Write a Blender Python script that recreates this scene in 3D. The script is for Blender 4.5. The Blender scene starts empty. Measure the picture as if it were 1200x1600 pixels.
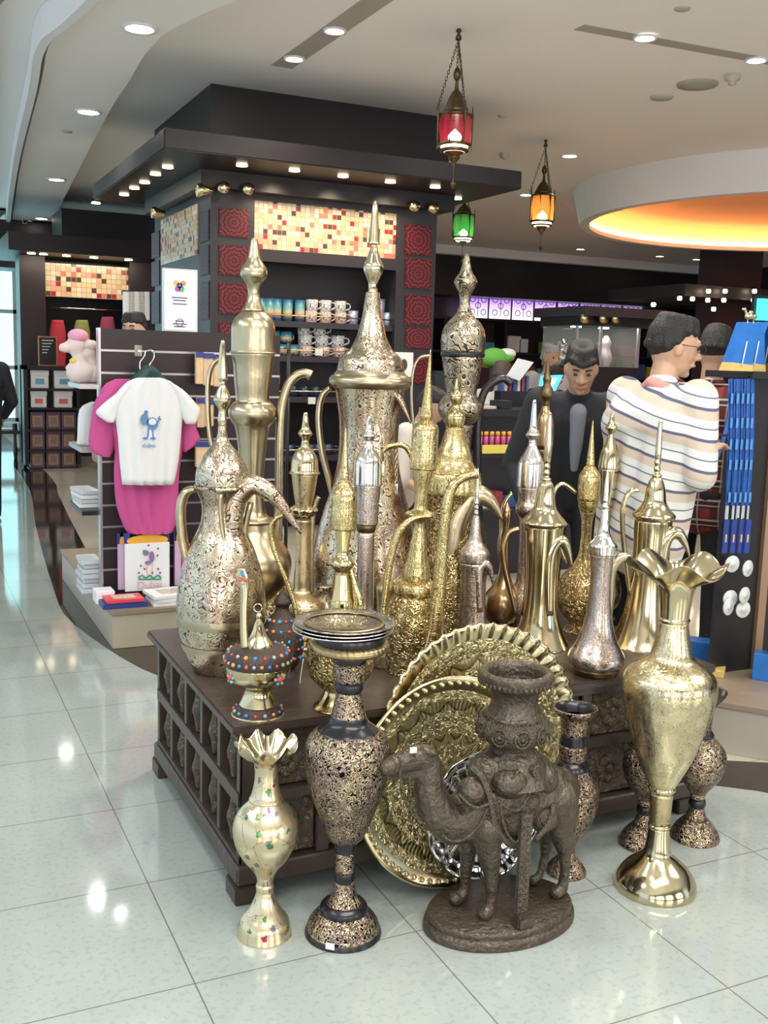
import bpy, bmesh, math, random
from mathutils import Vector, Matrix, Euler
random.seed(7)
PI = math.pi
S = bpy.context.scene
C = S.collection
# ------------------------------------------------------------------ camera
F, PITCH, ROLL, CAMH, TH = 1602.0, .14832, .02967, 1.59, .44446
_c, _s, _cr, _sr, _ct, _st = math.cos(PITCH), math.sin(PITCH), math.cos(ROLL), math.sin(ROLL), math.cos(TH), math.sin(TH)
def _w(X, Y, Z): return Vector((X*_ct+Y*_st, -X*_st+Y*_ct, Z))
x0, u0, f0 = _w(1, 0, 0), _w(0, _s, _c), _w(0, _c, -_s)
right = x0*_cr+u0*_sr; up = u0*_cr-x0*_sr
cam = bpy.data.cameras.new('camera'); co = bpy.data.objects.new('camera', cam); C.objects.link(co)
cam.sensor_fit = 'VERTICAL'; cam.sensor_height = 24; cam.lens = F/1600*24; cam.clip_start = .05; cam.clip_end = 100
co.matrix_world = Matrix(((right.x, up.x, -f0.x, 0), (right.y, up.y, -f0.y, 0), (right.z, up.z, -f0.z, CAMH), (0, 0, 0, 1)))
S.camera = co
# ------------------------------------------------------------------ world, exposure
w = bpy.data.worlds.new('world'); S.world = w; w.use_nodes = True
w.node_tree.nodes['Background'].inputs[0].default_value = (.72, .86, 1, 1)
w.node_tree.nodes['Background'].inputs[1].default_value = 1.3
S.view_settings.view_transform = 'Standard'; S.view_settings.look = 'None'
S.view_settings.gamma = 1; S.view_settings.use_curve_mapping = False; S.view_settings.exposure = .15
def area(name, loc, size, sizey, power, col, rot=(0, 0, 0)):
    l = bpy.data.lights.new(name, 'AREA'); l.shape = 'RECTANGLE'; l.size = size; l.size_y = sizey; l.energy = power; l.color = col
    o = bpy.data.objects.new(name, l); o.location = loc; o.rotation_euler = rot; C.objects.link(o); return o
ZC, ZS = 3.75, 3.6          # main ceiling, left dropped ceiling
area('ceiling_fill_light', (1.2, .2, 3.55), 3.2, 1.2, 130, (1, .98, .94))  # added fill lamps for the main illumination, no light panels hang there
area('ceiling_fill_light', (-2.2, 3.2, 3.55), 1.0, 4, 90, (.85, .93, 1))
area('ceiling_fill_light', (5.2, 1.2, 3.7), 2.2, 1.2, 60, (1, .97, .92))
area('ceiling_fill_light', (2.9, 4.7, 3.72), .5, .3, 45, (1, .93, .82))

# ------------------------------------------------------------------ measuring helpers (photo pixel -> point on a known real plane)
def ray(px, py):
    a = (px-600)/F; b = -(py-800)/F
    r = a*_cr-b*_sr; u = a*_sr+b*_cr
    return _w(r, _c+u*_s, -_s+u*_c)
O = Vector((0, 0, CAMH))
def atZ(px, py, z=0.): v = ray(px, py); return O+v*((z-CAMH)/v.z)
def onB(px, py, b): v = ray(px, py); return O+v*(b/v.y)
def onA(px, py, a): v = ray(px, py); return O+v*(a/v.x)
def atY(px, py, Y):
    v = ray(px, py); return O+v*(Y/(v.x*_st+v.y*_ct))
def Yof(p): return p[0]*_st+p[1]*_ct
def dep(a, b, z): return (a*_st+b*_ct)*_c-(z-CAMH)*_s
def rowof(a, b, z):
    x = a*_ct-b*_st; y = a*_st+b*_ct; z -= CAMH
    d = y*_c-z*_s; u = y*_s+z*_c; u2 = -x*_sr+u*_cr
    return 800-F*u2/d
def zat(row, a, b):
    lo, hi = -1., 5.
    for _ in range(40):
        m = (lo+hi)/2
        if rowof(a, b, m) > row: lo = m
        else: hi = m
    return lo
# ------------------------------------------------------------------ materials
def M(name):
    m = bpy.data.materials.new(name); m.use_nodes = True
    return m, m.node_tree, m.node_tree.nodes['Principled BSDF']
def node(t, kind, **kw):
    n = t.nodes.new(kind)
    for k, v in kw.items():
        if k in n.inputs: n.inputs[k].default_value = v
        else: setattr(n, k, v)
    return n
def rgba(c): return (c[0], c[1], c[2], 1)
def plain(name, col, rough=.5, metal=0., noise=0., nscale=20., bump=0., bscale=60., emit=None, es=0., coat=0., alpha=1., trans=0.):
    m, t, p = M(name)
    p.inputs['Base Color'].default_value = rgba(col); p.inputs['Roughness'].default_value = rough; p.inputs['Metallic'].default_value = metal
    p.inputs['Coat Weight'].default_value = coat; p.inputs['Alpha'].default_value = alpha; p.inputs['Transmission Weight'].default_value = trans
    if emit: p.inputs['Emission Color'].default_value = rgba(emit); p.inputs['Emission Strength'].default_value = es
    if noise or bump:
        tc = node(t, 'ShaderNodeTexCoord')
    if noise:
        n = node(t, 'ShaderNodeTexNoise', Scale=nscale, Detail=4.); t.links.new(tc.outputs['Object'], n.inputs['Vector'])
        mx = node(t, 'ShaderNodeMix', data_type='RGBA'); t.links.new(n.outputs['Fac'], mx.inputs[0])
        mx.inputs[6].default_value = rgba([max(0, c*(1-noise)) for c in col]); mx.inputs[7].default_value = rgba([min(1, c*(1+noise)) for c in col])
        t.links.new(mx.outputs[2], p.inputs['Base Color'])
    if bump:
        n = node(t, 'ShaderNodeTexNoise', Scale=bscale, Detail=3.); t.links.new(tc.outputs['Object'], n.inputs['Vector'])
        b = node(t, 'ShaderNodeBump', Strength=bump, Distance=.01); t.links.new(n.outputs['Fac'], b.inputs['Height']); t.links.new(b.outputs[0], p.inputs['Normal'])
    return m
def math_(t, op, a, b=None, c=None):
    n = t.nodes.new('ShaderNodeMath'); n.operation = op
    for i, v in enumerate((a, b, c)):
        if v is None: continue
        if hasattr(v, 'links'): t.links.new(v, n.inputs[i])
        else: n.inputs[i].default_value = v
    return n.outputs[0]
def mixc(t, fac, a, b):
    mx = node(t, 'ShaderNodeMix', data_type='RGBA')
    for i, v in ((0, fac), (6, a), (7, b)):
        if hasattr(v, 'links'): t.links.new(v, mx.inputs[i])
        else: mx.inputs[i].default_value = rgba(v) if i else v
    return mx.outputs[2]
def engraved(name, col, dark, scale=60., width=.05, rough=.22, distort=.5, bump=.25, metal=1., second=None, darkrough=.4, fill=1., coord='UV', ros_=.24):
    """metal with scroll engraving: contour lines of a swirling field and small rosettes; second = (colour, share)"""
    m, t, p = M(name)
    tc = node(t, 'ShaderNodeTexCoord')
    n = node(t, 'ShaderNodeTexNoise', Scale=scale, Detail=0., Distortion=distort); t.links.new(tc.outputs[coord], n.inputs['Vector'])
    c1 = math_(t, 'ABSOLUTE', math_(t, 'SUBTRACT', math_(t, 'FRACT', math_(t, 'MULTIPLY', n.outputs['Fac'], 5.)), .5))
    v = node(t, 'ShaderNodeTexVoronoi', Scale=scale*.42, feature='F1'); t.links.new(tc.outputs[coord], v.inputs['Vector'])
    ring = math_(t, 'ABSOLUTE', math_(t, 'SUBTRACT', math_(t, 'FRACT', math_(t, 'MULTIPLY', v.outputs['Distance'], 5.)), .5))
    ros = math_(t, 'LESS_THAN', v.outputs['Distance'], ros_)
    fld = mixf(t, ros, c1, ring)
    mask = math_(t, 'LESS_THAN', fld, width*1.9)
    if fill < 1:
        n3 = node(t, 'ShaderNodeTexNoise', Scale=scale*.25, Detail=0.); t.links.new(tc.outputs[coord], n3.inputs['Vector'])
        mask = math_(t, 'MULTIPLY', mask, math_(t, 'LESS_THAN', n3.outputs['Fac'], fill))
    base = col
    if second:
        sep = node(t, 'ShaderNodeSeparateColor'); t.links.new(v.outputs['Color'], sep.inputs[0])
        base = mixc(t, math_(t, 'MULTIPLY', math_(t, 'LESS_THAN', sep.outputs[0], second[1]*1.3), math_(t, 'GREATER_THAN', fld, .2)), col, second[0])
    nz = node(t, 'ShaderNodeTexNoise', Scale=9., Detail=3.); t.links.new(tc.outputs['Object'], nz.inputs['Vector'])
    t.links.new(mixc(t, mask, base, dark), p.inputs['Base Color'])
    p.inputs['Metallic'].default_value = metal
    r0 = math_(t, 'MULTIPLY_ADD', nz.outputs['Fac'], .18, rough-.09)
    t.links.new(math_(t, 'MAXIMUM', r0, math_(t, 'MULTIPLY', mask, darkrough)), p.inputs['Roughness'])
    hgt = math_(t, 'MINIMUM', fld, width*4)
    b = node(t, 'ShaderNodeBump', Strength=bump, Distance=.25/scale); t.links.new(hgt, b.inputs['Height']); t.links.new(b.outputs[0], p.inputs['Normal'])
    return m
def mixf(t, fac, a, b):
    d = math_(t, 'SUBTRACT', b, a); return math_(t, 'MULTIPLY_ADD', fac, d, a)
BRASS = (.58, .49, .31); GOLD = (.60, .49, .25); PALE = (.62, .55, .41); SILV = (.58, .54, .51)
m_brass = engraved('engraved_pale_brass', PALE, (.12, .065, .05), 34, .06, .2, .9, .28, second=((.52, .38, .29), .3), fill=.68)
m_brass2 = engraved('engraved_old_brass', (.58, .47, .28), (.14, .09, .05), 55, .05, .28, .7, .3, fill=.5)
m_pbrass = plain('polished_brass', (.60, .52, .34), .14, 1, noise=.06, nscale=9)
m_obrass = plain('aged_brass', (.47, .40, .27), .28, 1, noise=.16, nscale=16, bump=.12, bscale=30)
m_gold = engraved('chased_gold', GOLD, (.30, .20, .06), 60, .06, .17, .9, .6, fill=.62)
m_gold2 = engraved('embossed_gold', (.56, .45, .23), (.22, .14, .05), 42, .10, .2, 1.2, 1.0)
m_pgold = plain('polished_gold', GOLD, .13, 1, noise=.05, nscale=9)
m_silver = engraved('engraved_silver', SILV, (.32, .22, .18), 90, .07, .18, .8, .3, second=((.56, .46, .41), .4))
m_psilver = plain('polished_silver', (.78, .75, .72), .13, 1, noise=.05, nscale=9)
m_tan = engraved('dark_outlined_tan_brass', (.46, .39, .29), (.05, .04, .03), 26, .075, .28, 1.0, .4)
m_bidri = engraved('black_vase_with_gold_scroll_engraving', (.60, .48, .33), (.012, .010, .010), 50, .12, .26, 2.0, .5, second=((.46, .34, .28), .4), darkrough=.2, ros_=0.)
m_black = plain('black_enamel', (.010, .010, .014), .24, 0)
m_rope = plain('antique_gold_ring', (.42, .32, .18), .3, 1, noise=.3, nscale=90)
m_bronze = plain('dark_bronze', (.16, .11, .06), .33, 1, noise=.4, nscale=40, bump=.2, bscale=60)
m_bronze2 = plain('brown_bronze', (.38, .26, .15), .24, 1, noise=.2, nscale=20)
def floral_mat():
    m, t, p = M('cream_gold_enamel_with_small_flowers')
    tc = node(t, 'ShaderNodeTexCoord')
    v = node(t, 'ShaderNodeTexVoronoi', Scale=27., feature='F1'); t.links.new(tc.outputs['UV'], v.inputs['Vector'])
    # petals: distance warped by angle noise
    n = node(t, 'ShaderNodeTexNoise', Scale=160., Detail=0.); t.links.new(tc.outputs['UV'], n.inputs['Vector'])
    d = math_(t, 'MULTIPLY_ADD', n.outputs['Fac'], .34, v.outputs['Distance'])
    mk = math_(t, 'LESS_THAN', d, .42)
    sep = node(t, 'ShaderNodeSeparateColor'); t.links.new(v.outputs['Color'], sep.inputs[0])
    fc = mixc(t, math_(t, 'LESS_THAN', sep.outputs[0], .4), (.20, .20, .24), (.30, .03, .07))
    fc = mixc(t, math_(t, 'LESS_THAN', sep.outputs[1], .3), fc, (.10, .26, .10))
    v2 = node(t, 'ShaderNodeTexVoronoi', Scale=11., feature='DISTANCE_TO_EDGE'); t.links.new(tc.outputs['UV'], v2.inputs['Vector'])
    vine = math_(t, 'MULTIPLY', math_(t, 'LESS_THAN', v2.outputs['Distance'], .008), math_(t, 'GREATER_THAN', n.outputs['Fac'], .42))
    base = mixc(t, vine, (.66, .57, .38), (.36, .26, .16))
    t.links.new(mixc(t, mk, base, fc), p.inputs['Base Color'])
    p.inputs['Metallic'].default_value = .85; p.inputs['Roughness'].default_value = .24
    return m
m_floral = floral_mat()
def tray_mat(name, col, scale=26):
    m, t, p = M(name)
    tc = node(t, 'ShaderNodeTexCoord'); g = node(t, 'ShaderNodeVectorMath', operation='LENGTH'); t.links.new(tc.outputs['Object'], g.inputs[0])
    R = g.outputs['Value']
    sp = node(t, 'ShaderNodeSeparateXYZ'); t.links.new(tc.outputs['Object'], sp.inputs[0])
    ang = math_(t, 'ARCTAN2', sp.outputs[1], sp.outputs[0])
    pet = math_(t, 'ABSOLUTE', math_(t, 'SINE', math_(t, 'MULTIPLY', ang, 8.)))
    rr = math_(t, 'MULTIPLY_ADD', pet, .03, R)
    rings = math_(t, 'SINE', math_(t, 'MULTIPLY', rr, 150.))
    cx = node(t, 'ShaderNodeCombineXYZ'); t.links.new(math_(t, 'MULTIPLY', ang, 1.9), cx.inputs[0]); t.links.new(math_(t, 'MULTIPLY', R, 11.), cx.inputs[1])
    v = node(t, 'ShaderNodeTexVoronoi', Scale=3., feature='F1', Randomness=.35); t.links.new(cx.outputs[0], v.inputs['Vector'])
    n = node(t, 'ShaderNodeTexNoise', Scale=scale*2.2, Detail=0., Distortion=1.2); t.links.new(tc.outputs['Object'], n.inputs['Vector'])
    scroll = math_(t, 'ABSOLUTE', math_(t, 'SUBTRACT', math_(t, 'FRACT', math_(t, 'MULTIPLY', n.outputs['Fac'], 6.)), .5))
    ring = math_(t, 'ABSOLUTE', math_(t, 'SUBTRACT', math_(t, 'FRACT', math_(t, 'MULTIPLY', v.outputs['Distance'], 4.)), .5))
    plainband = math_(t, 'GREATER_THAN', math_(t, 'SINE', math_(t, 'MULTIPLY', R, 62.)), .55)
    fld = mixf(t, math_(t, 'LESS_THAN', v.outputs['Distance'], .36), scroll, ring); fld = mixf(t, plainband, fld, math_(t, 'MULTIPLY_ADD', rings, .25, .28))
    beads = math_(t, 'MULTIPLY', math_(t, 'SINE', math_(t, 'MULTIPLY', ang, 110.)), plainband)
    h = math_(t, 'ADD', fld, math_(t, 'MULTIPLY', beads, .2))
    b = node(t, 'ShaderNodeBump', Strength=.75, Distance=.0035); t.links.new(h, b.inputs['Height']); t.links.new(b.outputs[0], p.inputs['Normal'])
    t.links.new(mixc(t, math_(t, 'LESS_THAN', fld, .10), col, [c*.38 for c in col]), p.inputs['Base Color'])
    p.inputs['Metallic'].default_value = 1; p.inputs['Roughness'].default_value = .3
    return m
m_tray = tray_mat('hammered_gold_tray', (.58, .50, .28))
m_traysil = plain('polished_dark_silver', (.42, .42, .43), .1, 1)
def stone_floor(name, base, var, grout, speck=True, ga=.632, gb=.5475, oa=0., ob=2.365):
    m, t, p = M(name)
    tc = node(t, 'ShaderNodeTexCoord'); sp = node(t, 'ShaderNodeSeparateXYZ'); t.links.new(tc.outputs['Object'], sp.inputs[0])
    n = node(t, 'ShaderNodeTexNoise', Scale=2.2, Detail=5.); t.links.new(tc.outputs['Object'], n.inputs['Vector'])
    n2 = node(t, 'ShaderNodeTexNoise', Scale=55., Detail=2.); t.links.new(tc.outputs['Object'], n2.inputs['Vector'])
    c = mixc(t, n.outputs['Fac'], base, var)
    if speck: c = mixc(t, math_(t, 'MULTIPLY', math_(t, 'LESS_THAN', n2.outputs['Fac'], .42), .25), c, [q*.72 for q in base])
    if grout:
        fa = math_(t, 'ABSOLUTE', math_(t, 'SUBTRACT', math_(t, 'FRACT', math_(t, 'ADD', math_(t, 'DIVIDE', math_(t, 'SUBTRACT', sp.outputs[0], oa), ga), .5)), .5))
        fb = math_(t, 'ABSOLUTE', math_(t, 'SUBTRACT', math_(t, 'FRACT', math_(t, 'ADD', math_(t, 'DIVIDE', math_(t, 'SUBTRACT', sp.outputs[1], ob), gb), .5)), .5))
        g = math_(t, 'MAXIMUM', math_(t, 'LESS_THAN', fa, .0032), math_(t, 'LESS_THAN', fb, .0036))
        c = mixc(t, g, c, grout)
    t.links.new(c, p.inputs['Base Color']); p.inputs['Roughness'].default_value = .07; p.inputs['Specular IOR Level'].default_value = .75
    return m
m_floor = stone_floor('cream_marble_tiles', (.32, .355, .33), (.39, .43, .405), (.16, .155, .14))
m_floor2 = stone_floor('cream_shop_marble', (.52, .47, .38), (.60, .55, .45), (.34, .30, .24), ga=.6, gb=.6)
m_granite = stone_floor('black_granite', (.020, .013, .011), (.045, .028, .022), None)
m_ceil = plain('white_ceiling_plaster', (.93, .91, .87), .9)
m_ceilw = plain('white_cove_plaster', (.86, .86, .86), .8)
m_dwood = plain('black_brown_wood', (.012, .008, .010), .42, noise=.3, nscale=12)
m_dwood2 = plain('dark_plum_laminate', (.022, .012, .015), .4, noise=.2, nscale=8)
m_slate = plain('grey_brown_frame', (.038, .031, .036), .42)
m_pl = plain('antique_dark_wood', (.052, .036, .028), .34, noise=.45, nscale=18, bump=.2, bscale=40)
m_plc = engraved('carved_dark_wood_with_gilt_flowers', (.05, .036, .026), (.16, .115, .05), 34, .06, .4, 1.1, 1., metal=0., coord='Object')
m_beige = plain('beige_laminate', (.42, .37, .28), .35, noise=.06)
m_greyb = plain('grey_beige_plinth', (.38, .35, .30), .4, noise=.08, nscale=4)
m_taupe = plain('taupe_shelf_board', (.26, .20, .145), .4, noise=.1)
m_groove = plain('aluminium_groove', (.55, .53, .55), .3, .8)
m_white = plain('white', (.80, .80, .80), .6)
m_cotton = plain('white_cotton', (.78, .78, .79), .9, noise=.03, nscale=6)
m_pink = plain('pink_cotton', (.56, .085, .27), .9, noise=.06, nscale=6)
m_chrome = plain('chrome', (.8, .8, .8), .12, 1)
m_blackp = plain('black_plastic', (.012, .012, .013), .35)
m_lampon = plain('lit_lamp_lens', (1, 1, 1), .5, emit=(1, .95, .85), es=30)
m_lampw = plain('lit_warm_lamp_lens', (1, .9, .7), .5, emit=(1, .83, .55), es=9)
m_copper = plain('copper_knob', (.80, .66, .40), .25, 1)
def redpanel(name='red_carved_lattice', c1=(.25, .010, .022), c2=(.035, .008, .010)):
    m, t, p = M(name)
    tc = node(t, 'ShaderNodeTexCoord'); sp = node(t, 'ShaderNodeSeparateXYZ'); t.links.new(tc.outputs['UV'], sp.inputs[0])
    def cell(o, k): return math_(t, 'SUBTRACT', math_(t, 'FRACT', math_(t, 'MULTIPLY', o, k)), .5)
    x, y = cell(sp.outputs[0], 1.), cell(sp.outputs[1], 1.)
    r = math_(t, 'SQRT', math_(t, 'ADD', math_(t, 'MULTIPLY', x, x), math_(t, 'MULTIPLY', y, y)))
    ang = math_(t, 'ARCTAN2', y, x)
    s1 = math_(t, 'ABSOLUTE', math_(t, 'SINE', math_(t, 'MULTIPLY', ang, 6.)))
    k = math_(t, 'SINE', math_(t, 'ADD', math_(t, 'MULTIPLY', r, 44.), math_(t, 'MULTIPLY', s1, 2.8)))
    mk = math_(t, 'GREATER_THAN', k, -.05)
    t.links.new(mixc(t, mk, c2, c1), p.inputs['Base Color']); p.inputs['Roughness'].default_value = .5
    b = node(t, 'ShaderNodeBump', Strength=.6, Distance=.01); t.links.new(mk, b.inputs['Height']); t.links.new(b.outputs[0], p.inputs['Normal'])
    return m
m_red = redpanel()
m_redc = redpanel('grey_carved_lattice', (.10, .05, .08), (.03, .02, .03))
def mosaic(name, cols, n=1., rough=.2):
    m, t, p = M(name)
    tc = node(t, 'ShaderNodeTexCoord'); sc = node(t, 'ShaderNodeVectorMath', operation='SCALE'); t.links.new(tc.outputs['UV'], sc.inputs[0]); sc.inputs['Scale'].default_value = n
    fl = node(t, 'ShaderNodeVectorMath', operation='FLOOR'); t.links.new(sc.outputs[0], fl.inputs[0])
    wn = node(t, 'ShaderNodeTexWhiteNoise', noise_dimensions='2D'); t.links.new(fl.outputs[0], wn.inputs['Vector'])
    cr = node(t, 'ShaderNodeValToRGB'); cr.color_ramp.interpolation = 'CONSTANT'; t.links.new(wn.outputs['Value'], cr.inputs[0])
    el = cr.color_ramp.elements
    while len(el) < len(cols): el.new(.5)
    for i, (pos, c) in enumerate(cols): el[i].position = pos; el[i].color = rgba(c)
    fr = node(t, 'ShaderNodeVectorMath', operation='FRACTION'); t.links.new(sc.outputs[0], fr.inputs[0]); sp = node(t, 'ShaderNodeSeparateXYZ'); t.links.new(fr.outputs[0], sp.inputs[0])
    e = math_(t, 'MAXIMUM', math_(t, 'LESS_THAN', sp.outputs[0], .1), math_(t, 'LESS_THAN', sp.outputs[1], .1))
    t.links.new(mixc(t, e, cr.outputs[0], (.45, .35, .25)), p.inputs['Base Color']); p.inputs['Roughness'].default_value = rough
    return m
MC = [(0, (.80, .62, .38)), (.33, (.85, .74, .58)), (.52, (.78, .45, .30)), (.66, (.75, .22, .16)), (.76, (.12, .06, .04)), (.86, (.82, .66, .30)), (.95, (.45, .03, .05))]
m_mos = mosaic('cream_red_brown_glass_mosaic', MC)
# ------------------------------------------------------------------ mesh helpers
def link(name, bm, mat, parent=None, smooth=False, loc=None, bevel=0.):
    me = bpy.data.meshes.new(name)
    if bevel: bmesh.ops.bevel(bm, geom=[e for e in bm.edges], offset=bevel, segments=1, affect='EDGES', clamp_overlap=True)
    bm.normal_update(); bm.to_mesh(me); bm.free()
    for m in (mat if isinstance(mat, (list, tuple)) else [mat]): me.materials.append(m)
    if smooth:
        for p in me.polygons: p.use_smooth = True
    o = bpy.data.objects.new(name, me); C.objects.link(o)
    if parent:
        o.parent = parent
        if parent.type != 'EMPTY': o.location = (0, 0, 0)
    if loc: o.location = loc
    return o
def tag(o, label=None, cat=None, group=None, kind=None):
    if label: o['label'] = label
    if cat: o['category'] = cat
    if group: o['group'] = group
    if kind: o['kind'] = kind
    return o
def thing(name, label, cat, loc=(0, 0, 0), rot=(0, 0, 0), group=None):
    o = bpy.data.objects.new(name, None); C.objects.link(o); o.location = loc; o.rotation_euler = rot; o.empty_display_size = .1
    return tag(o, label, cat, group)
def addbox(bm, x0, x1, y0, y1, z0, z1, mi=0):
    v = [bm.verts.new((x, y, z)) for x in (x0, x1) for y in (y0, y1) for z in (z0, z1)]
    fs = [(0, 1, 3, 2), (4, 6, 7, 5), (0, 4, 5, 1), (2, 3, 7, 6), (0, 2, 6, 4), (1, 5, 7, 3)]
    out = []
    for q in fs:
        f = bm.faces.new([v[i] for i in q]); f.material_index = mi; out.append(f)
    return v, out
def uvbox(bm, cell, cellz=None):
    uv = bm.loops.layers.uv.verify(); cellz = cellz or cell
    ox, oy, oz = (min(v.co[i] for v in bm.verts) for i in range(3))
    for f in bm.faces:
        n = f.normal
        for l in f.loops:
            c = l.vert.co-Vector((ox, oy, oz))
            if abs(n.y) > .5: l[uv].uv = (c.x/cell, c.z/cellz)
            elif abs(n.x) > .5: l[uv].uv = (c.y/cell, c.z/cellz)
            else: l[uv].uv = (c.x/cell, c.y/cell)
def box(name, b6, mat, parent=None, bevel=0., cell=None, cellz=None, org=None):
    """b6 in world axes; parent Empty location is subtracted"""
    bm = bmesh.new(); L = Vector(parent.location) if parent and parent.type == 'EMPTY' else (Vector(org) if org else Vector((0, 0, 0)))
    x0_, x1_, y0_, y1_, z0_, z1_ = b6
    addbox(bm, x0_-L.x, x1_-L.x, y0_-L.y, y1_-L.y, z0_-L.z, z1_-L.z)
    bm.normal_update(); bmesh.ops.recalc_face_normals(bm, faces=bm.faces)
    o = None
    if bevel: bmesh.ops.bevel(bm, geom=list(bm.edges), offset=bevel, segments=2, affect='EDGES', clamp_overlap=True)
    bm.normal_update()
    if cell: uvbox(bm, cell, cellz)
    return link(name, bm, mat, parent, False, loc=(org if org and not parent else None))
def boxes(name, lst, mat, parent=None, bevel=0., cell=None):
    bm = bmesh.new(); L = Vector(parent.location) if parent and parent.type == 'EMPTY' else Vector((0, 0, 0))
    for b in lst: addbox(bm, b[0]-L.x, b[1]-L.x, b[2]-L.y, b[3]-L.y, b[4]-L.z, b[5]-L.z)
    bmesh.ops.recalc_face_normals(bm, faces=bm.faces)
    if bevel: bmesh.ops.bevel(bm, geom=list(bm.edges), offset=bevel, segments=1, affect='EDGES', clamp_overlap=True)
    bm.normal_update()
    if cell: uvbox(bm, cell)
    return link(name, bm, mat, parent)
def spline(pts, sub=4):
    """Catmull-Rom through n-D points; a point repeated twice is a corner"""
    segs = [[pts[0]]]
    for p in pts[1:]:
        if p == segs[-1][-1]: segs.append([p])
        else: segs[-1].append(p)
    out = []
    for s in segs:
        if len(s) < 2: out.append(s[0]); continue
        for i in range(len(s)-1):
            p0 = s[max(0, i-1)]; p1 = s[i]; p2 = s[i+1]; p3 = s[min(len(s)-1, i+2)]
            for k in range(sub):
                t = k/sub
                out.append(tuple(.5*((2*b)+(-a+c)*t+(2*a-5*b+4*c-d)*t*t+(-a+3*b-3*c+d)*t**3) for a, b, c, d in zip(p0, p1, p2, p3)))
        out.append(tuple(s[-1]))
    return out
def lathe_bm(prof, seg=40, mod=None, bm=None, cx=0., cy=0.):
    bm = bm or bmesh.new(); uv = bm.loops.layers.uv.verify()
    R = max(r for z, r in prof); L = 0; rings = []
    for i, (z, r) in enumerate(prof):
        if i: L += math.hypot(z-prof[i-1][0], r-prof[i-1][1])
        ring = []
        if r < 1e-5:
            zz = z if not mod else mod(0, z, 0)[0]
            ring = [bm.verts.new((cx, cy, zz))]
        else:
            for k in range(seg):
                th = 2*PI*k/seg
                z2, r2 = mod(th, z, r) if mod else (z, r)
                ring.append(bm.verts.new((cx+r2*math.cos(th), cy+r2*math.sin(th), z2)))
        rings.append((ring, L))
    for (r1, l1), (r2, l2) in zip(rings, rings[1:]):
        if len(r1) == 1 and len(r2) == 1: continue
        for k in range(seg):
            k2 = (k+1) % seg; u1, u2 = k/seg*2*PI*R, (k+1)/seg*2*PI*R
            if len(r1) == 1: vs = [(r1[0], (u1, l1)), (r2[k2], (u2, l2)), (r2[k], (u1, l2))]
            elif len(r2) == 1: vs = [(r1[k], (u1, l1)), (r1[k2], (u2, l1)), (r2[0], (u1, l2))]
            else: vs = [(r1[k], (u1, l1)), (r1[k2], (u2, l1)), (r2[k2], (u2, l2)), (r2[k], (u1, l2))]
            try:
                f = bm.faces.new([v for v, _ in vs])
                for l, (_, q) in zip(f.loops, vs): l[uv].uv = q
            except ValueError: pass
    return bm
def lathe(name, prof, mat, parent=None, seg=40, mod=None, sub=4, loc=None):
    if sub: prof = [(z, max(0., r)) for z, r in spline(prof, sub)]
    return link(name, lathe_bm(prof, seg, mod), mat, parent, True, loc=loc)
def sweep_bm(pts, ws, ts, n, seg=10, bm=None, sub=4, closed_ends=True):
    """pts Vectors in one plane with normal n; ws half width in plane, ts half thickness along n"""
    bm = bm or bmesh.new(); uv = bm.loops.layers.uv.verify()
    rows = [tuple(p)+(w_, t_) for p, w_, t_ in zip(pts, ws, ts)]
    if sub: rows = spline(rows, sub)
    P = [Vector(r[:3]) for r in rows]; rings = []; L = 0; n = Vector(n).normalized()
    for i, r in enumerate(rows):
        T = (P[min(i+1, len(P)-1)]-P[max(0, i-1)]).normalized()
        nn = (n-T*n.dot(T))
        if nn.length < 1e-3: nn = Vector((0, 0, 1)).cross(T)
        nn.normalize(); B_ = T.cross(nn)
        if i: L += (P[i]-P[i-1]).length
        rings.append(([bm.verts.new(P[i]+B_*(r[3]*math.cos(2*PI*k/seg))+nn*(r[4]*math.sin(2*PI*k/seg))) for k in range(seg)], L, max(r[3], r[4])))
    for (a, l1, w1), (b, l2, w2) in zip(rings, rings[1:]):
        for k in range(seg):
            k2 = (k+1) % seg
            f = bm.faces.new((a[k], a[k2], b[k2], b[k]))
            for l, q in zip(f.loops, ((k/seg*4*w1, l1), ((k+1)/seg*4*w1, l1), ((k+1)/seg*4*w1, l2), (k/seg*4*w1, l2))): l[uv].uv = q
    if closed_ends:
        bm.faces.new(rings[0][0][::-1]); bm.faces.new(rings[-1][0])
    bmesh.ops.recalc_face_normals(bm, faces=bm.faces)
    return bm
NF = Vector((_st, _ct, 0))       # horizontal viewing direction, used only as a plane normal for the handles
def rootloc(parent): return Vector(parent.location) if parent and parent.type == 'EMPTY' else Vector((0, 0, 0))
def tube(name, pts, r, mat, parent=None, n=None, t=None, seg=8, sub=4, org=None):
    L = rootloc(parent)
    if not parent and org: L = Vector(org)
    pts = [Vector(p)-L for p in pts]
    ws = r if isinstance(r, (list, tuple)) else [r]*len(pts)
    ts = ws if t is None else (t if isinstance(t, (list, tuple)) else [t]*len(pts))
    return link(name, sweep_bm(pts, ws, ts, n or NF, seg, sub=sub), mat, parent, True, loc=(L if not parent else None))
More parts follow.
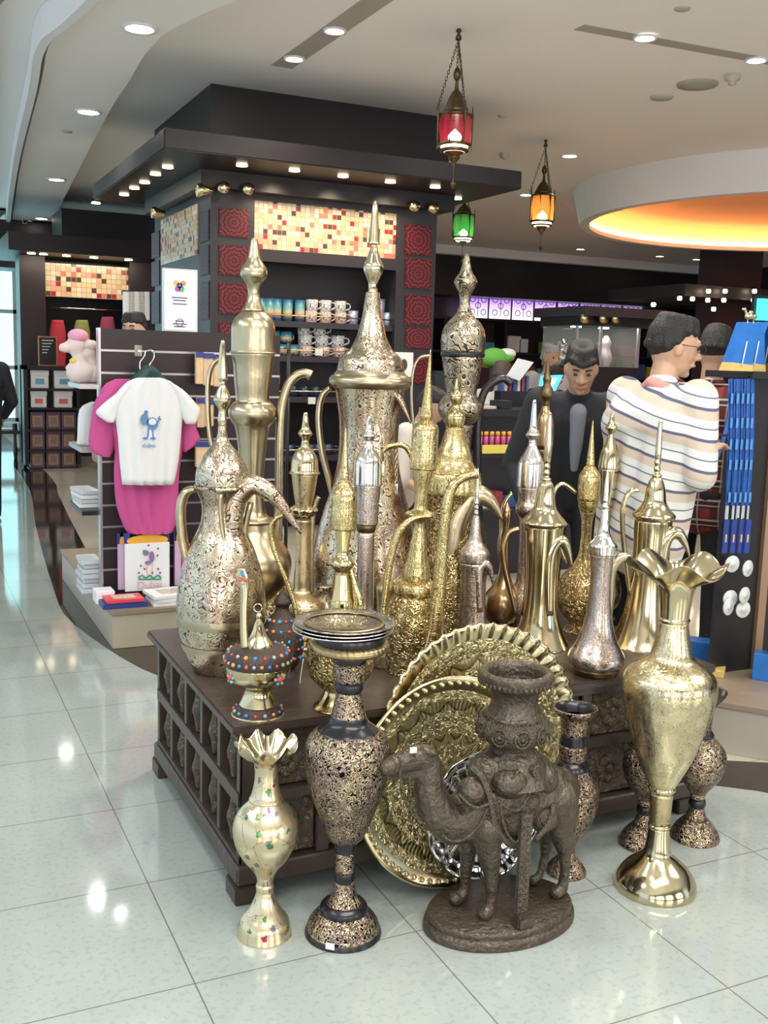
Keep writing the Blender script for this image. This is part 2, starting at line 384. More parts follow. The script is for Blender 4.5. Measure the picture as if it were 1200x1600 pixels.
# ------------------------------------------------------------------ vessels
class Pot:
    """a turned vessel standing at (a,b,z0); rows/half-widths are its measured silhouette, turned into metres at its own distance"""
    def __init__(s, name, label, cat, base, z0, group=None, lean=0.):
        p = atZ(base[0], base[1], z0); s.p = p; s.k = dep(p.x, p.y, p.z+.3)/F
        s.row0 = base[1]; s.px = base[0]
        s.root = thing(name, label, cat, p, (0, 0, 0), group)
        s.lean = lean; s.lid = None
        if lean: s.root.rotation_euler = Euler((0, 0, -TH)).to_matrix().to_4x4().to_euler(); s.root.rotation_euler = (Matrix.Rotation(lean, 4, NF)).to_euler()
    def z(s, row): return zat(row, s.p.x, s.p.y)-s.p.z
    def par(s, name, parent): return parent or s.root
    def rr(s, hw, row): z = s.z(row); return hw*dep(s.p.x, s.p.y, z+s.p.z)/F
    def part(s, name, mat, rows, seg=40, mod=None, parent=None, capb=True, capt=True, sub=4, sharp=False):
        pr = [(max(0., s.z(r)), s.rr(h, r)) for r, h in rows]
        if sharp: pr = [q for q in pr for _ in (0, 1)]
        pr = spline(pr, sub) if not sharp else [pr[i] for i in range(0, len(pr), 2)]
        pr = [(z, max(.0004, r)) for z, r in pr]
        if capb: pr = [(pr[0][0], 0)]+pr
        if capt: pr = pr+[(pr[-1][0], 0)]
        o = link(name, lathe_bm(pr, seg, mod), mat, (s.lid if name in ('finial', 'lid_knob') and s.lid else None) or parent or s.root, True)
        if name == 'lid': s.lid = o
        return o
    def pt(s, px, py, off=0.):
        v = ray(px, py); Y = Yof(s.p)+off; q = O+v*(Y/(v.x*_st+v.y*_ct)); return q
    def tube(s, name, mat, path, w_, t=None, off=0., parent=None, seg=10):
        """path in photo pixels in the vertical plane through the pot's axis"""
        n = len(path); k = s.k
        ws = [q*k for q in (w_ if isinstance(w_, (list, tuple)) else [w_]*n)]
        ts = ws if t is None else [q*k for q in (t if isinstance(t, (list, tuple)) else [t]*n)]
        pts = [s.pt(a, b, off)-s.p for a, b in path]
        return link(name, sweep_bm(pts, ws, ts, NF, seg), mat, parent or s.root, True)
ZP = .55
exec_parts = []
# ================================================================== THE SETTING
def flat_poly(name, pts, z0, z1, mat, kind='structure'):
    bm = bmesh.new(); lo = [bm.verts.new((x, y, z0)) for x, y in pts]; hi = [bm.verts.new((x, y, z1)) for x, y in pts]
    bm.faces.new(hi); bm.faces.new(lo[::-1])
    for i in range(len(pts)): j = (i+1) % len(pts); bm.faces.new((lo[i], lo[j], hi[j], hi[i]))
    bmesh.ops.triangulate(bm, faces=[f for f in bm.faces if len(f.verts) > 4]); bmesh.ops.recalc_face_normals(bm, faces=bm.faces)
    return tag(link(name, bm, mat), kind=kind)
tag(box('floor', (-7, 17, -5, 26, -.1, 0), m_floor), kind='structure')
outer = [(37, 749), (56, 824), (71, 880), (84, 921), (97, 955), (120, 979), (176, 1019), (225, 1047), (267, 1064)]
inner = [(75, 741), (92, 775), (112, 816), (142, 872)]
po = [atZ(*q).xy for q in outer]; pi_ = [atZ(*q).xy for q in inner]
po = [Vector((po[0].x+.02, 20))]+po; pi_ = [Vector((pi_[0].x+.02, 20))]+pi_
ro = [Vector((1.35, 4.15)), Vector((1.9, 3.72)), Vector((2.4, 3.25)), atZ(1110, 1228).xy, atZ(1200, 1238).xy, Vector((3.2, 2.42)), Vector((4.6, 1.2))]
ri = [Vector((1.5, 5.2)), Vector((1.75, 4.8)), Vector((2.2, 4.25)), Vector((2.7, 3.6)), atZ(1130, 1187).xy, atZ(1200, 1199).xy, Vector((3.6, 2.8)), Vector((5.0, 1.6))]
def smooth2(v): return [Vector(q) for q in spline([tuple(p) for p in v], 5)]
lo_, li_ = smooth2(po)+smooth2(ro), smooth2(pi_)+smooth2(ri)
def strip(name, A_, B_, z, mat):
    bm = bmesh.new(); n = 80
    def res(v):
        L = [0]
        for p, q in zip(v, v[1:]): L.append(L[-1]+(q-p).length)
        out = []
        for i in range(n+1):
            d = L[-1]*i/n; j = max(k for k in range(len(L)) if L[k] <= d+1e-9); j = min(j, len(v)-2); t = (d-L[j])/max(1e-9, L[j+1]-L[j]); out.append(v[j].lerp(v[j+1], t))
        return out
    a, b = res(A_), res(B_)
    va = [[bm.verts.new((p.x, p.y, zz)) for p in a] for zz in (.0, z)]; vb = [[bm.verts.new((p.x, p.y, zz)) for p in b] for zz in (.0, z)]
    for i in range(n):
        bm.faces.new((va[1][i], va[1][i+1], vb[1][i+1], vb[1][i])); bm.faces.new((va[0][i], va[1][i], va[1][i+1], va[0][i+1])); bm.faces.new((vb[0][i], vb[0][i+1], vb[1][i+1], vb[1][i]))
    bmesh.ops.recalc_face_normals(bm, faces=bm.faces)
    return tag(link(name, bm, mat), kind='structure')
strip('trim_1', lo_, li_, .002, m_granite)
strip('floor_shop', li_, [Vector((p.x+12, max(p.y, 20) if i < 3 else p.y+12)) for i, p in enumerate(li_)], .0012, m_floor2)
# main ceiling (with the round opening's drum), dropped strip on the left
CX, CY, CR = None, None, None
pL = onA  # placeholder
dn = atZ(1200, 303, 3.4); dl = atZ(903, 345, 3.4); df = atZ(1150, 392, 3.4)
CX, CY = 10.3, 9.52
tag(box('ceiling', (-7, 17, -5, 26, ZC, ZC+.1), m_ceil), kind='structure')
L1 = [atZ(*q, ZS).xy for q in ((150, 0), (81, 62), (62, 140), (31, 265), (15, 372))]
R1 = [atZ(*q, ZS).xy for q in ((300, 30), (235, 75), (200, 130), (165, 185), (100, 310), (67, 375))]
Lp = [Vector((2.6, -3)), Vector((1.6, 2.2))]+L1; Rp = [Vector((3.4, -3)), Vector((2.9, 3.0)), Vector((2.2, 5.0))]+R1
Lp = smooth2(Lp); Rp = smooth2(Rp); end = 17.6
poly = [tuple(p) for p in Lp]+[(Lp[-1].x, end), (Rp[-1].x+.05, end)]+[tuple(p) for p in Rp[::-1]]
flat_poly('ceiling_left', poly, ZS, ZC-.001, m_ceil)
def vwall(name, line, z0, z1, mat, th=.02):
    bm = bmesh.new(); v = [[bm.verts.new((p[0]+dx, p[1], z)) for p in line] for dx in (0, -th) for z in (z0, z1)]
    for i in range(len(line)-1):
        for a, b in ((0, 1), (1, 3), (3, 2), (2, 0)): bm.faces.new((v[a][i], v[a][i+1], v[b][i+1], v[b][i]))
    bmesh.ops.recalc_face_normals(bm, faces=bm.faces)
    return tag(link(name, bm, mat), kind='structure')
vwall('trim_2', [(p.x-.03, p.y) for p in Lp]+[(Lp[-1].x-.03, end)], ZS-.05, ZC-.002, m_ceilw, .06)
m_rail = plain('brown_curtain_rail', (.34, .25, .21), .6)
vwall('trim_3', [(p.x-.34, p.y) for p in Lp]+[(Lp[-1].x-.34, end)], ZC-.04, ZC-.002, m_rail, .16)
# round drum in the ceiling at right with a lit orange cove
R0 = 2.86
bm = bmesh.new(); prof = [(3.748, R0+.1), (3.35, R0), (3.35, R0-.12), (3.40, R0-.12)]
lathe_bm(prof[:4], 96, bm=bm)
dr = tag(link('ceiling_drum', bm, m_ceilw, None, False, loc=(CX, CY, 0)), kind='structure')
m_orange = plain('orange_glow_tinted_dome', (.95, .55, .32), .8)  # glow of the orange cove is put into the dome colour
m_orstrip = plain('lit_orange_tube', (1, .5, .2), .5, emit=(1, .55, .2), es=22)
bm = lathe_bm([(3.405, R0-.03), (3.58, R0-.06), (3.68, R0-.3), (3.72, R0-.9), (3.73, 0)], 96)
tag(link('ceiling_dome', bm, m_orange, None, True, loc=(CX, CY, 0)), kind='structure')
bm = bmesh.new(); lathe_bm([(3.42, R0-.06), (3.45, R0-.06), (3.45, R0-.10), (3.42, R0-.10), (3.42, R0-.06)], 96, bm=bm)
tag(link('cove_light', bm, m_orstrip, None, False, loc=(CX, CY, 0)), 'orange tube of light hidden in the round ceiling opening', 'cove light')
lp = bpy.data.lights.new('dome_glow', 'POINT'); lp.energy = 90; lp.color = (1, .52, .2); lp.shadow_soft_size = .5
# slots in the main ceiling
m_slot = plain('grey_recess', (.42, .39, .33), .8)
def slot(name, p1, p2, w_):
    a, b = atZ(*p1, ZC), atZ(*p2, ZC); d = (b-a).normalized(); n = Vector((-d.y, d.x, 0))*w_
    bm = bmesh.new()
    pts = [a-n, b-n, b+n, a+n]; lo = [bm.verts.new((p.x, p.y, ZC-.004)) for p in pts]; hi = [bm.verts.new((p.x, p.y, ZC+.002)) for p in pts]
    bm.faces.new(lo); bm.faces.new(hi[::-1])
    for i in range(4): bm.faces.new((lo[i], lo[(i+1) % 4], hi[(i+1) % 4], hi[i]))
    bmesh.ops.recalc_face_normals(bm, faces=bm.faces)
    tag(link(name, bm, m_slot), kind='structure')
slot('trim_4', (440, 104), (600, -8), .085)
slot('trim_5', (905, 42), (1210, 97), .06)
# far wall with cornice, left concourse end wall with window
FB = 18.6
tag(box('wall_back', (2.25, 17, FB, FB+.15, 0, ZC), m_dwood2), kind='structure')
tag(box('wall_right', (16.8, 17, -5, 26, 0, ZC), m_dwood2), kind='structure')
tag(box('trim_6', (6.2, 17, FB-1.1, FB, ZC-.16, ZC-.001), m_ceilw), kind='structure')
tag(box('trim_7', (1.45, 17, FB-.9, FB, 2.85, ZC-.16), m_dwood), kind='structure')
m_sky = plain('bright_window_glass', (.6, .9, .95), .1, emit=(.45, .95, 1), es=1.6)
wd = tag(box('window_1', (-2.2, 2.2, 20.0, 20.05, .3, 3.3), m_sky), kind='structure')
boxes('window_frame', [(-2.2, 2.25, 19.93, 20.0, z, z+.07) for z in (.25, 1.2, 2.2, 3.3)]+[(a, a+.08, 19.93, 20.0, .25, 3.37) for a in (-2.2, -1, .1, 1.3, 1.95)], m_white, wd)
tag(box('wall_left', (-3, 2.4, 20.05, 20.2, 0, ZC), m_ceilw), kind='structure')
# ---------------------------------------------------------------- downlights
def disc(name, r, h, mat, parent, z=0., seg=24):
    return link(name, lathe_bm([(z-h, 0), (z-h, r*.9), (z, r), (z, 0)], seg), mat, parent, True)
def downlight(p, r, label, group, mat=None, spot=0., name='downlight', col=(1, .93, .82), ang=2.3):
    t = thing(name, label, 'ceiling light', p, (0, 0, 0), group)
    link('rim', lathe_bm([(0, r), (-.012, r*1.02), (-.014, r*1.3), (0, r*1.34), (0, r)], 24), m_white, t, True)
    disc('lamp_lens', r*.97, .008, mat or m_lampon, t, -.002)
    if spot:
        l = bpy.data.lights.new('lamp_beam', 'SPOT'); l.energy = spot; l.spot_size = ang; l.spot_blend = 1; l.shadow_soft_size = .05; l.color = col
        o = bpy.data.objects.new('lamp_beam', l); C.objects.link(o); o.parent = t; o.location = (0, 0, -.05)
    return t
for q, nm in (((218, 43), 'nearest of the four round downlights in the curving left ceiling strip'), ((138, 174), 'second nearest round downlight in the left ceiling strip'), ((88, 280), 'third round downlight in the left ceiling strip'), ((65, 341), 'farthest round downlight in the left ceiling strip, near the mosaic wall')):
    downlight(atZ(*q, ZS), .085, nm, 'downlights in the left ceiling strip', spot=70, col=(1, .95, .88))
for q, nm in (((460, 91), 'lower lamp in the slanting grey slot above the dark canopy'), ((523, 47), 'upper lamp in the slanting grey slot above the dark canopy'), ((1008, 58), 'left lamp in the grey ceiling slot at upper right'), ((1182, 93), 'right lamp in the grey ceiling slot at upper right')):
    p = atZ(*q, ZC-.004); downlight(p, .06, nm, 'lamps in the ceiling slots', spot=60)
for q, nm in (((890, 243), 'bright round downlight right of the amber lantern'), ((822, 304), 'small round downlight left of the amber lantern'), ((907, 389), 'far ceiling light just above the dark wall, left one'), ((1031, 400), 'far ceiling light just above the dark wall, middle one'), ((1088, 405), 'far ceiling light just above the dark wall beside the square column')):
    downlight(atZ(*q, ZC), .07, nm, 'round downlights of the main ceiling', spot=60 if q[1] < 330 else 25)
# added spots without fittings, to brighten the display and the shop floor
for p in ((.6, 1.6), (1.6, 1.9), (.35, 2.9), (2.9, 2.3), (3.5, 3.6), (1.5, 3.3), (2.6, 4.4), (4.7, 5.5), (1.7, 9.0), (1.6, 11.2), (4.2, 7.2)):
    l = bpy.data.lights.new('overhead_fill_spot', 'SPOT'); l.energy = 44; l.spot_size = 2.3; l.spot_blend = 1; l.shadow_soft_size = .05; l.color = (1, .96, .90)
    o = bpy.data.objects.new('overhead_fill_spot', l); C.objects.link(o); o.location = (p[0], p[1], ZC-.05 if p[0] > 2.9 else ZS-.05)
# ceiling fittings
m_fit = plain('off_white_fitting', (.50, .47, .42), .6)
def fitting(px, py, label, prof, cat='ceiling fitting', name='ceiling_fitting', z=ZC, mat=None):
    p = atZ(px, py, z); k = dep(*p)/F
    t = thing(name, label, cat, p); link('base', lathe_bm([(-h*k, r*k) for h, r in prof], 28), mat or m_fit, t, True)
fitting(1145, 116, 'white smoke detector on the ceiling below the slot lamp', [(0, 12), (4, 13), (9, 11), (10, 7), (16, 6), (18, 0)], 'smoke detector', 'smoke_detector')
fitting(1090, 131, 'wide round ceiling speaker with grey centre', [(0, 32), (3, 31), (3, 20), (6, 14), (6, 0)], 'ceiling speaker', 'ceiling_speaker', mat=m_slot)
fitting(1034, 151, 'small flat round ceiling cap left of the speaker', [(0, 18), (3, 17), (4, 0)])
fitting(788, 239, 'white smoke detector on the ceiling right of the canopy', [(0, 8), (4, 8), (8, 6), (11, 0)], 'smoke detector', 'smoke_detector')
fitting(1066, 13, 'small flat ceiling cap at the top edge', [(0, 13), (2, 12), (3, 0)])
fitting(785, 181, 'tiny flat ceiling cap beside the ruby lantern', [(0, 7), (2, 6), (3, 0)])
fitting(105, 205, 'tiny flat cap in the left ceiling strip', [(0, 8), (2, 7), (2, 0)], z=ZS)
# ================================================================== CENTRAL DARK SHOP UNIT WITH CANOPY
PB = atZ(330, 130, ZC); BA, BB = PB.x, PB.y            # column corner (2.39, 8.5)
BR = onB(683, 340, BB).x; BBK = atZ(240, 203, ZC).y
def cb(px, py): return onB(px, py, BB)
kz = (ZC-CAMH)/1.61
zs0 = CAMH+1.09*kz; zs1 = zs0+.15
sl = atZ(256, 232, zs0); sr_ = atZ(803, 299, zs0); sbk = atZ(145, 312, zs0)
U = thing('display_pillar', 'large dark square shop pillar with mosaic panels and lit overhanging canopy', 'display pillar', (BA, BB, 0))
box('upper_block', (BA, BR+.1, BB, BBK, zs1, ZC-.002), m_dwood, U)
box('canopy', (sl.x, sr_.x, sl.y, sbk.y, zs0, zs1), m_dwood, U, bevel=.01)
zf = cb(328, 300).z
box('frieze', (BA-.12, BR+.1, BB-.14, BBK-.1, zf+.02, zs0), m_dwood, U)
c1 = cb(398, 312).x; c2 = cb(622, 330).x
box('column', (BA, c1, BB, BB+.5, 0, zf+.02), m_slate, U); box('column', (c2, BR, BB, BB+.5, 0, zf+.02), m_slate, U)
box('back_panel', (BA+.02, BR-.02, BB+.5, BB+.56, 0, zf), m_dwood2, U)
box('side_wall', (BA, BA+.06, BB+.5, BBK, 0, zf+.02), m_slate, U)
def redp(x0_, x1_, y0_, y1_):
    a = cb(x0_, y0_); b = cb(x1_, y1_); box('carved_panel', (a.x, b.x, BB-.015, BB, b.z, a.z), m_red, U, cell=(b.x-a.x), cellz=(a.z-b.z))
for y0_, y1_ in ((324, 372), (382, 432), (442, 492), (503, 553), (565, 615)): redp(342, 388, y0_, y1_)
for y0_, y1_ in ((350, 400), (403, 452), (460, 509), (511, 545), (556, 600)): redp(633, 672, y0_, y1_)
mz1, mz0 = cb(398, 312).z, cb(398, 388).z
box('mosaic_panel', (c1, c2, BB+.03, BB+.5, mz0, mz1), m_mos, U, cell=.042)
boxes('mosaic_frame', [(c1, c2, BB, BB+.06, mz0-.1, mz0), (c1, c2, BB, BB+.06, mz1, zf+.02)], m_slate, U)
# left side face
sa = lambda px, py: onA(px, py, BA)
q0, q1 = sa(310, 318), sa(253, 345); q2 = sa(310, 398)
box('mosaic_panel', (BA-.012, BA, q0.y, q1.y, q2.z, q0.z), m_mos, U, cell=.042)
for (xa, xb) in ((314, 327), (238, 250)):
    for (ya, yb) in ((330, 378), (384, 430), (440, 500)):
        p_, q_ = sa(xa, ya), sa(xb, yb); y0_, y1_ = sorted((p_.y, q_.y)); zc = sa(320, ya).z; zd = sa(320, yb).z
        box('carved_panel', (BA-.01, BA, y0_, y1_, zd, zc), m_redc, U, cell=max(.05, y1_-y0_), cellz=(zc-zd))
# knobs on the frieze
for px, py in ((350, 293), (388, 295), (648, 322), (677, 325)):
    p = onB(px, py, BB-.2)
    bm = bmesh.new(); lathe_bm([(0, .0), (0, .045), (.03, .05), (.08, .02), (.12, .02), (.12, 0)], 20, bm=bm)
    bmesh.ops.rotate(bm, verts=bm.verts, cent=(0, 0, 0), matrix=Matrix.Rotation(-PI/2, 3, 'X')); bmesh.ops.translate(bm, verts=bm.verts, vec=p+Vector((0, -.02, 0))-U.location)
    link('gilt_knob', bm, m_copper, U, True)
for px, py in ((308, 297), (237, 332)):
    p = onA(px, py, BA-.2)
    bm = bmesh.new(); lathe_bm([(0, .0), (0, .05), (.03, .055), (.08, .03), (.12, .03), (.12, 0)], 20, bm=bm)
    bmesh.ops.rotate(bm, verts=bm.verts, cent=(0, 0, 0), matrix=Matrix.Rotation(PI/2, 3, 'Y')); bmesh.ops.translate(bm, verts=bm.verts, vec=p-U.location)
    link('gilt_knob', bm, m_copper, U, True)
for px, py in ((378, 257), (460, 265), (536, 274), (610, 283), (680, 291), (714, 309), (262, 260), (243, 271), (226, 284), (210, 293), (194, 303), (150, 316)):
    p = atZ(px, py, zs0)
    link('spotlight_lens', lathe_bm([(0, 0), (0, .04), (-.012, .045), (-.012, 0)], 16), m_lampw, U, True, loc=p-U.location)
for k in range(3):
    l = bpy.data.lights.new('canopy_beam', 'SPOT'); l.energy = 20; l.spot_size = 2.0; l.spot_blend = 1; l.shadow_soft_size = .05; l.color = (1, .85, .62)
    o = bpy.data.objects.new('canopy_beam', l); C.objects.link(o); o.parent = U; o.location = Vector((c1+.15+k*(c2-c1-.3)/2, BB-.35, zs0-.05))-U.location; o.rotation_euler = (.45, 0, 0)
# shelves with gilt rails
SH = []
for i, (py, d) in enumerate(((502, .3), (556, .3), (620, .3), (712, .3))):
    z = onB(455, py, BB+.05).z
    box('shelf', (c1, c2, BB+.04, BB+.5, z-.05, z), m_slate, U)
    tube('gilt_rail', [Vector((c1, BB+.05, z+.05)), Vector((c2, BB+.05, z+.05))], .006, m_copper, U, sub=0, seg=6, n=(0, 0, 1))
    SH.append(z)
# mugs and cans
def sunset():
    m, t, p = M('teal_and_orange_sunset_print'); tc = node(t, 'ShaderNodeTexCoord'); sp = node(t, 'ShaderNodeSeparateXYZ'); t.links.new(tc.outputs['Generated'], sp.inputs[0])
    n = node(t, 'ShaderNodeTexNoise', Scale=5.); t.links.new(tc.outputs['Generated'], n.inputs['Vector']); cr = node(t, 'ShaderNodeValToRGB'); t.links.new(math_(t, 'MULTIPLY_ADD', n.outputs['Fac'], .3, math_(t, 'SUBTRACT', sp.outputs[2], .15)), cr.inputs[0])
    el = cr.color_ramp.elements; el[0].color = (.02, .10, .22, 1); el[0].position = .12; el[1].color = (.03, .14, .30, 1); el[1].position = .95
    for q, c in ((.28, (.60, .30, .10, 1)), (.42, (.65, .55, .38, 1)), (.62, (.12, .42, .45, 1))): e = el.new(q); e.color = c
    t.links.new(cr.outputs[0], p.inputs['Base Color']); p.inputs['Roughness'].default_value = .3; return m
m_mugb = sunset(); m_mugt = engraved('white_mug_with_dark_print', (.78, .76, .76), (.03, .03, .05), 26, .07, .3, .4, 0, metal=0., fill=.52)
m_mugp = engraved('pinkish_mug_with_dark_print', (.80, .58, .52), (.05, .04, .05), 26, .07, .3, .4, 0, metal=0., fill=.52); m_mugs = plain('pale_blue_tin', (.42, .50, .66), .3, .5, noise=.3, nscale=12)
m_mugd = plain('dark_blue_glaze', (.02, .035, .08), .25, noise=.5, nscale=20)
protos = {}
def mug(kind, p, r, h, label, group, rot=0.):
    key = (kind, round(r, 3), round(h, 3))
    mt = dict(b=m_mugb, w=m_mugt, p=m_mugp, s=m_mugs, d=m_mugd)[kind]
    t = thing('mug' if kind != 's' else 'tin', label, 'mug' if kind != 's' else 'tin', p, (0, 0, rot), group)
    if key in protos:
        for o in protos[key]:
            c = o.copy(); C.objects.link(c); c.parent = t
        return t
    lst = [link('cup', lathe_bm([(0, 0), (0, r*.85), (h*.04, r*.92), (h, r), (h, r*.93), (h*.1, r*.85), (h*.1, 0)], 20), mt, t, True)]
    if kind != 's': lst.append(link('handle', sweep_bm([Vector((r*.9, 0, h*.8)), Vector((r*1.5, 0, h*.75)), Vector((r*1.6, 0, h*.4)), Vector((r*.9, 0, h*.2))], [r*.13]*4, [r*.18]*4, (0, 1, 0), 6), mt, t, True))
    protos[key] = lst; return t
def shelfp(px, shelf, dy=.16, dz=0.):
    return Vector((onB(px, 500, BB+dy).x, BB+dy, SH[shelf]+dz))
for px in (407, 420, 432, 449, 468): mug('b', shelfp(px, 0), .045, .19, 'teal and orange printed travel mug on the upper shelf, beside its look-alikes', 'teal printed mugs on the upper shelf', PI/2)
for px in (486, 508, 532): mug('p', shelfp(px, 0), .055, .10, 'pink tinted printed mug on the upper shelf under a grey one', 'pink printed mugs on the upper shelf', -.3)
for px in (487, 508, 531): mug('w', shelfp(px, 0, .17, .101), .055, .10, 'white printed mug stacked on top of a pink mug, upper shelf', 'white printed mugs stacked on the upper shelf', -.3)
for px in (551, 592, 605): mug('s', shelfp(px, 0), .05, .12, 'pale blue metallic tin standing on the upper shelf', 'pale blue tins on the upper shelf')
mug('s', shelfp(594, 0, .2, .121), .045, .12, 'greenish tin stacked on the pale blue tins, upper shelf', None)
for px, dz in ((440, .0), (458, .0), (428, .11), (447, .11)): mug('b', shelfp(px, 1, .16, dz), .055, .10, 'small teal printed mug on the middle shelf behind the tall ewer', 'small teal mugs on the middle shelf', .4)
for px, dz in ((478, 0), (505, 0), (530, 0)): mug('p', shelfp(px, 1, .16, dz), .066, .09, 'round pinkish cup in the bottom row of the middle shelf', 'pinkish cups in the bottom row of the middle shelf', -.3)
for px, dz in ((477, .091), (503, .091), (528, .091)): mug('w', shelfp(px, 1, .16, dz), .064, .10, 'white printed cup in the second row of the middle shelf', 'white printed cups in the second row of the middle shelf', -.2)
for px, dz in ((475, .192), (500, .192)): mug('w', shelfp(px, 1, .16, dz), .06, .085, 'wide white cup topmost in the stack on the middle shelf', 'wide white cups topmost on the middle shelf', -.2)
for px in (458, 476, 494, 590, 606): mug('d', shelfp(px, 2), .06, .09, 'dark blue glazed cup on the third shelf', 'dark blue cups on the third shelf', -.5)
for px in (455, 488, 500, 516): mug('d', shelfp(px, 3), .06, .09, 'dark blue glazed cup on the lowest shelf', 'dark blue cups on the lowest shelf', -.5)
# price cards hanging on rails
for (px, py) in ((498, 550), (487, 626)):
    p = onB(px, py, BB+.03); tag(box('price_tag', (p.x-.035, p.x+.035, p.y-.004, p.y, p.z-.03, p.z+.03), m_white, org=p), 'small white round price tag on the gilt rail of the '+('middle' if py < 600 else 'third')+' shelf', 'price tag')
# ================================================================== HANGING LANTERNS
m_iron = plain('blackened_brass', (.10, .075, .04), .4, .9, noise=.3, nscale=60)
def chain_bm(bm, p, q, link_, r):
    d = q-p; n = int(d.length/(link_*.72)); T = d.normalized()
    for i in range(n):
        c = p+d*((i+.5)/n); side = Vector((0, 0, 1)).cross(T)
        if side.length < .1: side = Vector((1, 0, 0))
        side.normalize(); s2 = T.cross(side) if i % 2 else side
        pts = [c+T*(link_*.5*math.cos(a))+s2*(link_*.24*math.sin(a)) for a in [2*PI*k/8 for k in range(9)]]
        sweep_bm(pts, [r]*9, [r]*9, T.cross(s2), 4, bm, sub=0, closed_ends=False)
def lantern(top, rows, hw, col, emitc, label, es):
    p = atZ(top[0], top[1], ZC); k = dep(p.x, p.y, ZC-.5)/F
    t = thing('hanging_lantern', label, 'lantern', p, (0, 0, 0), 'ornate glass lanterns hanging from the ceiling')
    z = lambda r: zat(r, p.x, p.y)-ZC
    y0_, yd, yg0, yg1, yb = rows      # crown start, dome base/glass top, glass bottom ...
    zt, zg1, zg0, zb = z(y0_), z(yd), z(yg0), z(yg1)
    R = hw*k
    link('ceiling_hook', lathe_bm([(0, .012), (-.015, .02), (-.03, .008), (-.05, .02), (-.07, .02), (-.07, 0)], 10), m_iron, t, True)
    link('dome', lathe_bm(spline([(zt+.10*1, .003), (zt+.05, .01), (zt, .015), (zt-.02, .03), ((zt*2+zg1)/3, R*.42), ((zt+zg1*2)/3, R*.62), (zg1+.03, R*.72), (zg1+.02, R*.72), (zg1+.0, R), (zg1-.01, R)], 3), 18, lambda th, z_, r_: (z_, r_*(1+.05*math.cos(8*th)))), m_iron, t, True)
    m_g = plain('lantern_glass_'+label.split()[0], col, .3, emit=emitc, es=es, alpha=.62)
    link('glass', lathe_bm([(zg1-.005, R*.9), ((zg1+zg0)/2, R*.95), (zg0, R*.88)], 24), m_g, t, True)
    bm = bmesh.new()
    for i in range(8):
        a = 2*PI*i/8; v = Vector((math.cos(a)*R, math.sin(a)*R, 0))
        sweep_bm([v+Vector((0, 0, zg1)), v*1.02+Vector((0, 0, (zg1+zg0)/2)), v+Vector((0, 0, zg0))], [R*.05]*3, [R*.05]*3, (0, 0, 1), 6, bm, sub=0)
        if i % 2 == 0: sweep_bm([v*1.12+Vector((0, 0, zg1+.07)), v*1.14+Vector((0, 0, zg1)), v*1.14+Vector((0, 0, zg0-.06))], [R*.02, R*.06, R*.02], [R*.02, R*.06, R*.02], (0, 0, 1), 6, bm, sub=0)
    lathe_bm([(zg0+.005, R*.96), (zg0-.005, R*1.03), (zg0-.015, R*.96)], 24, bm=bm)
    link('cage', bm, m_iron, t, True)
    m_b = plain('lantern_lit_frosted_cup_'+label.split()[0], (1, 1, .85), .4, emit=(1, .95, .6) if col[0] > col[1] else (.8, 1, .6), es=5)
    link('frosted_cup', lathe_bm([(zg0-.012, R*.8), (zg0-.03, R*.78), (zg0-.05, R*.6)], 20), m_b, t, True)
    link('bottom_bowl', lathe_bm(spline([(zg0-.03, R*.82), (zg0-.045, R*.84), ((zg0*2+zb)/3, R*.6), ((zg0+zb)/2, R*.3), ((zg0+zb)/2-.01, R*.36), (zb+.03, R*.12), (zb, .008)], 3)+[(zb, 0)], 20), m_iron, t, True)
    link('pendant_drop', lathe_bm(spline([(zb, .003), (z(yb)+.06, .004), (z(yb)+.04, R*.16), (z(yb)+.01, R*.1), (z(yb), .001)], 3), 10), m_iron, t, True)
    link('bulb', lathe_bm(spline([(zg0+.0, .01), (zg0+.03, R*.33), (zg0+.06, R*.36), (zg0+.1, .001)], 3), 12), plain('lantern_bulb_'+label.split()[0], (1, 1, .9), .5, emit=(1, .9, .75), es=30), t, True)
    bm = bmesh.new(); top_ = Vector((0, 0, -.07))
    for i in range(3):
        a = 2*PI*i/3+.5; v = Vector((math.cos(a)*R*1.1, math.sin(a)*R*1.1, zg1+.03)); chain_bm(bm, top_, v, .03, .0022)
    chain_bm(bm, top_, Vector((0, 0, zt+.1)), .03, .0022)
    link('chain', bm, m_iron, t, True)
    zm = (top_.z+zt)/2*1.0-.06
    bm = lathe_bm(spline([(zm-.05, .002), (zm-.03, .018), (zm, .026), (zm+.03, .018), (zm+.05, .002)], 3), 10); link('openwork_drop', bm, m_iron, t, True)
    l = bpy.data.lights.new('lantern_light', 'POINT'); l.energy = 1; l.color = emitc; l.shadow_soft_size = .12
    o = bpy.data.objects.new('lantern_light', l); C.objects.link(o); o.parent = t; o.location = (0, 0, zb-.1)
lantern((717, 45), (140, 180, 226, 262, 296), 27, (.22, .005, .02), (.9, .03, .08), 'ruby red glass hanging lantern, the nearest and largest of three', .05)
lantern((853, 218), (282, 306, 346, 368, 392), 19, (.75, .25, .03), (1, .35, .05), 'amber orange glass hanging lantern, right of the canopy', .55)
lantern((727, 285), (318, 336, 371, 386, 413), 17, (.05, .4, .05), (.10, .9, .15), 'green glass hanging lantern just below the canopy corner', .12)
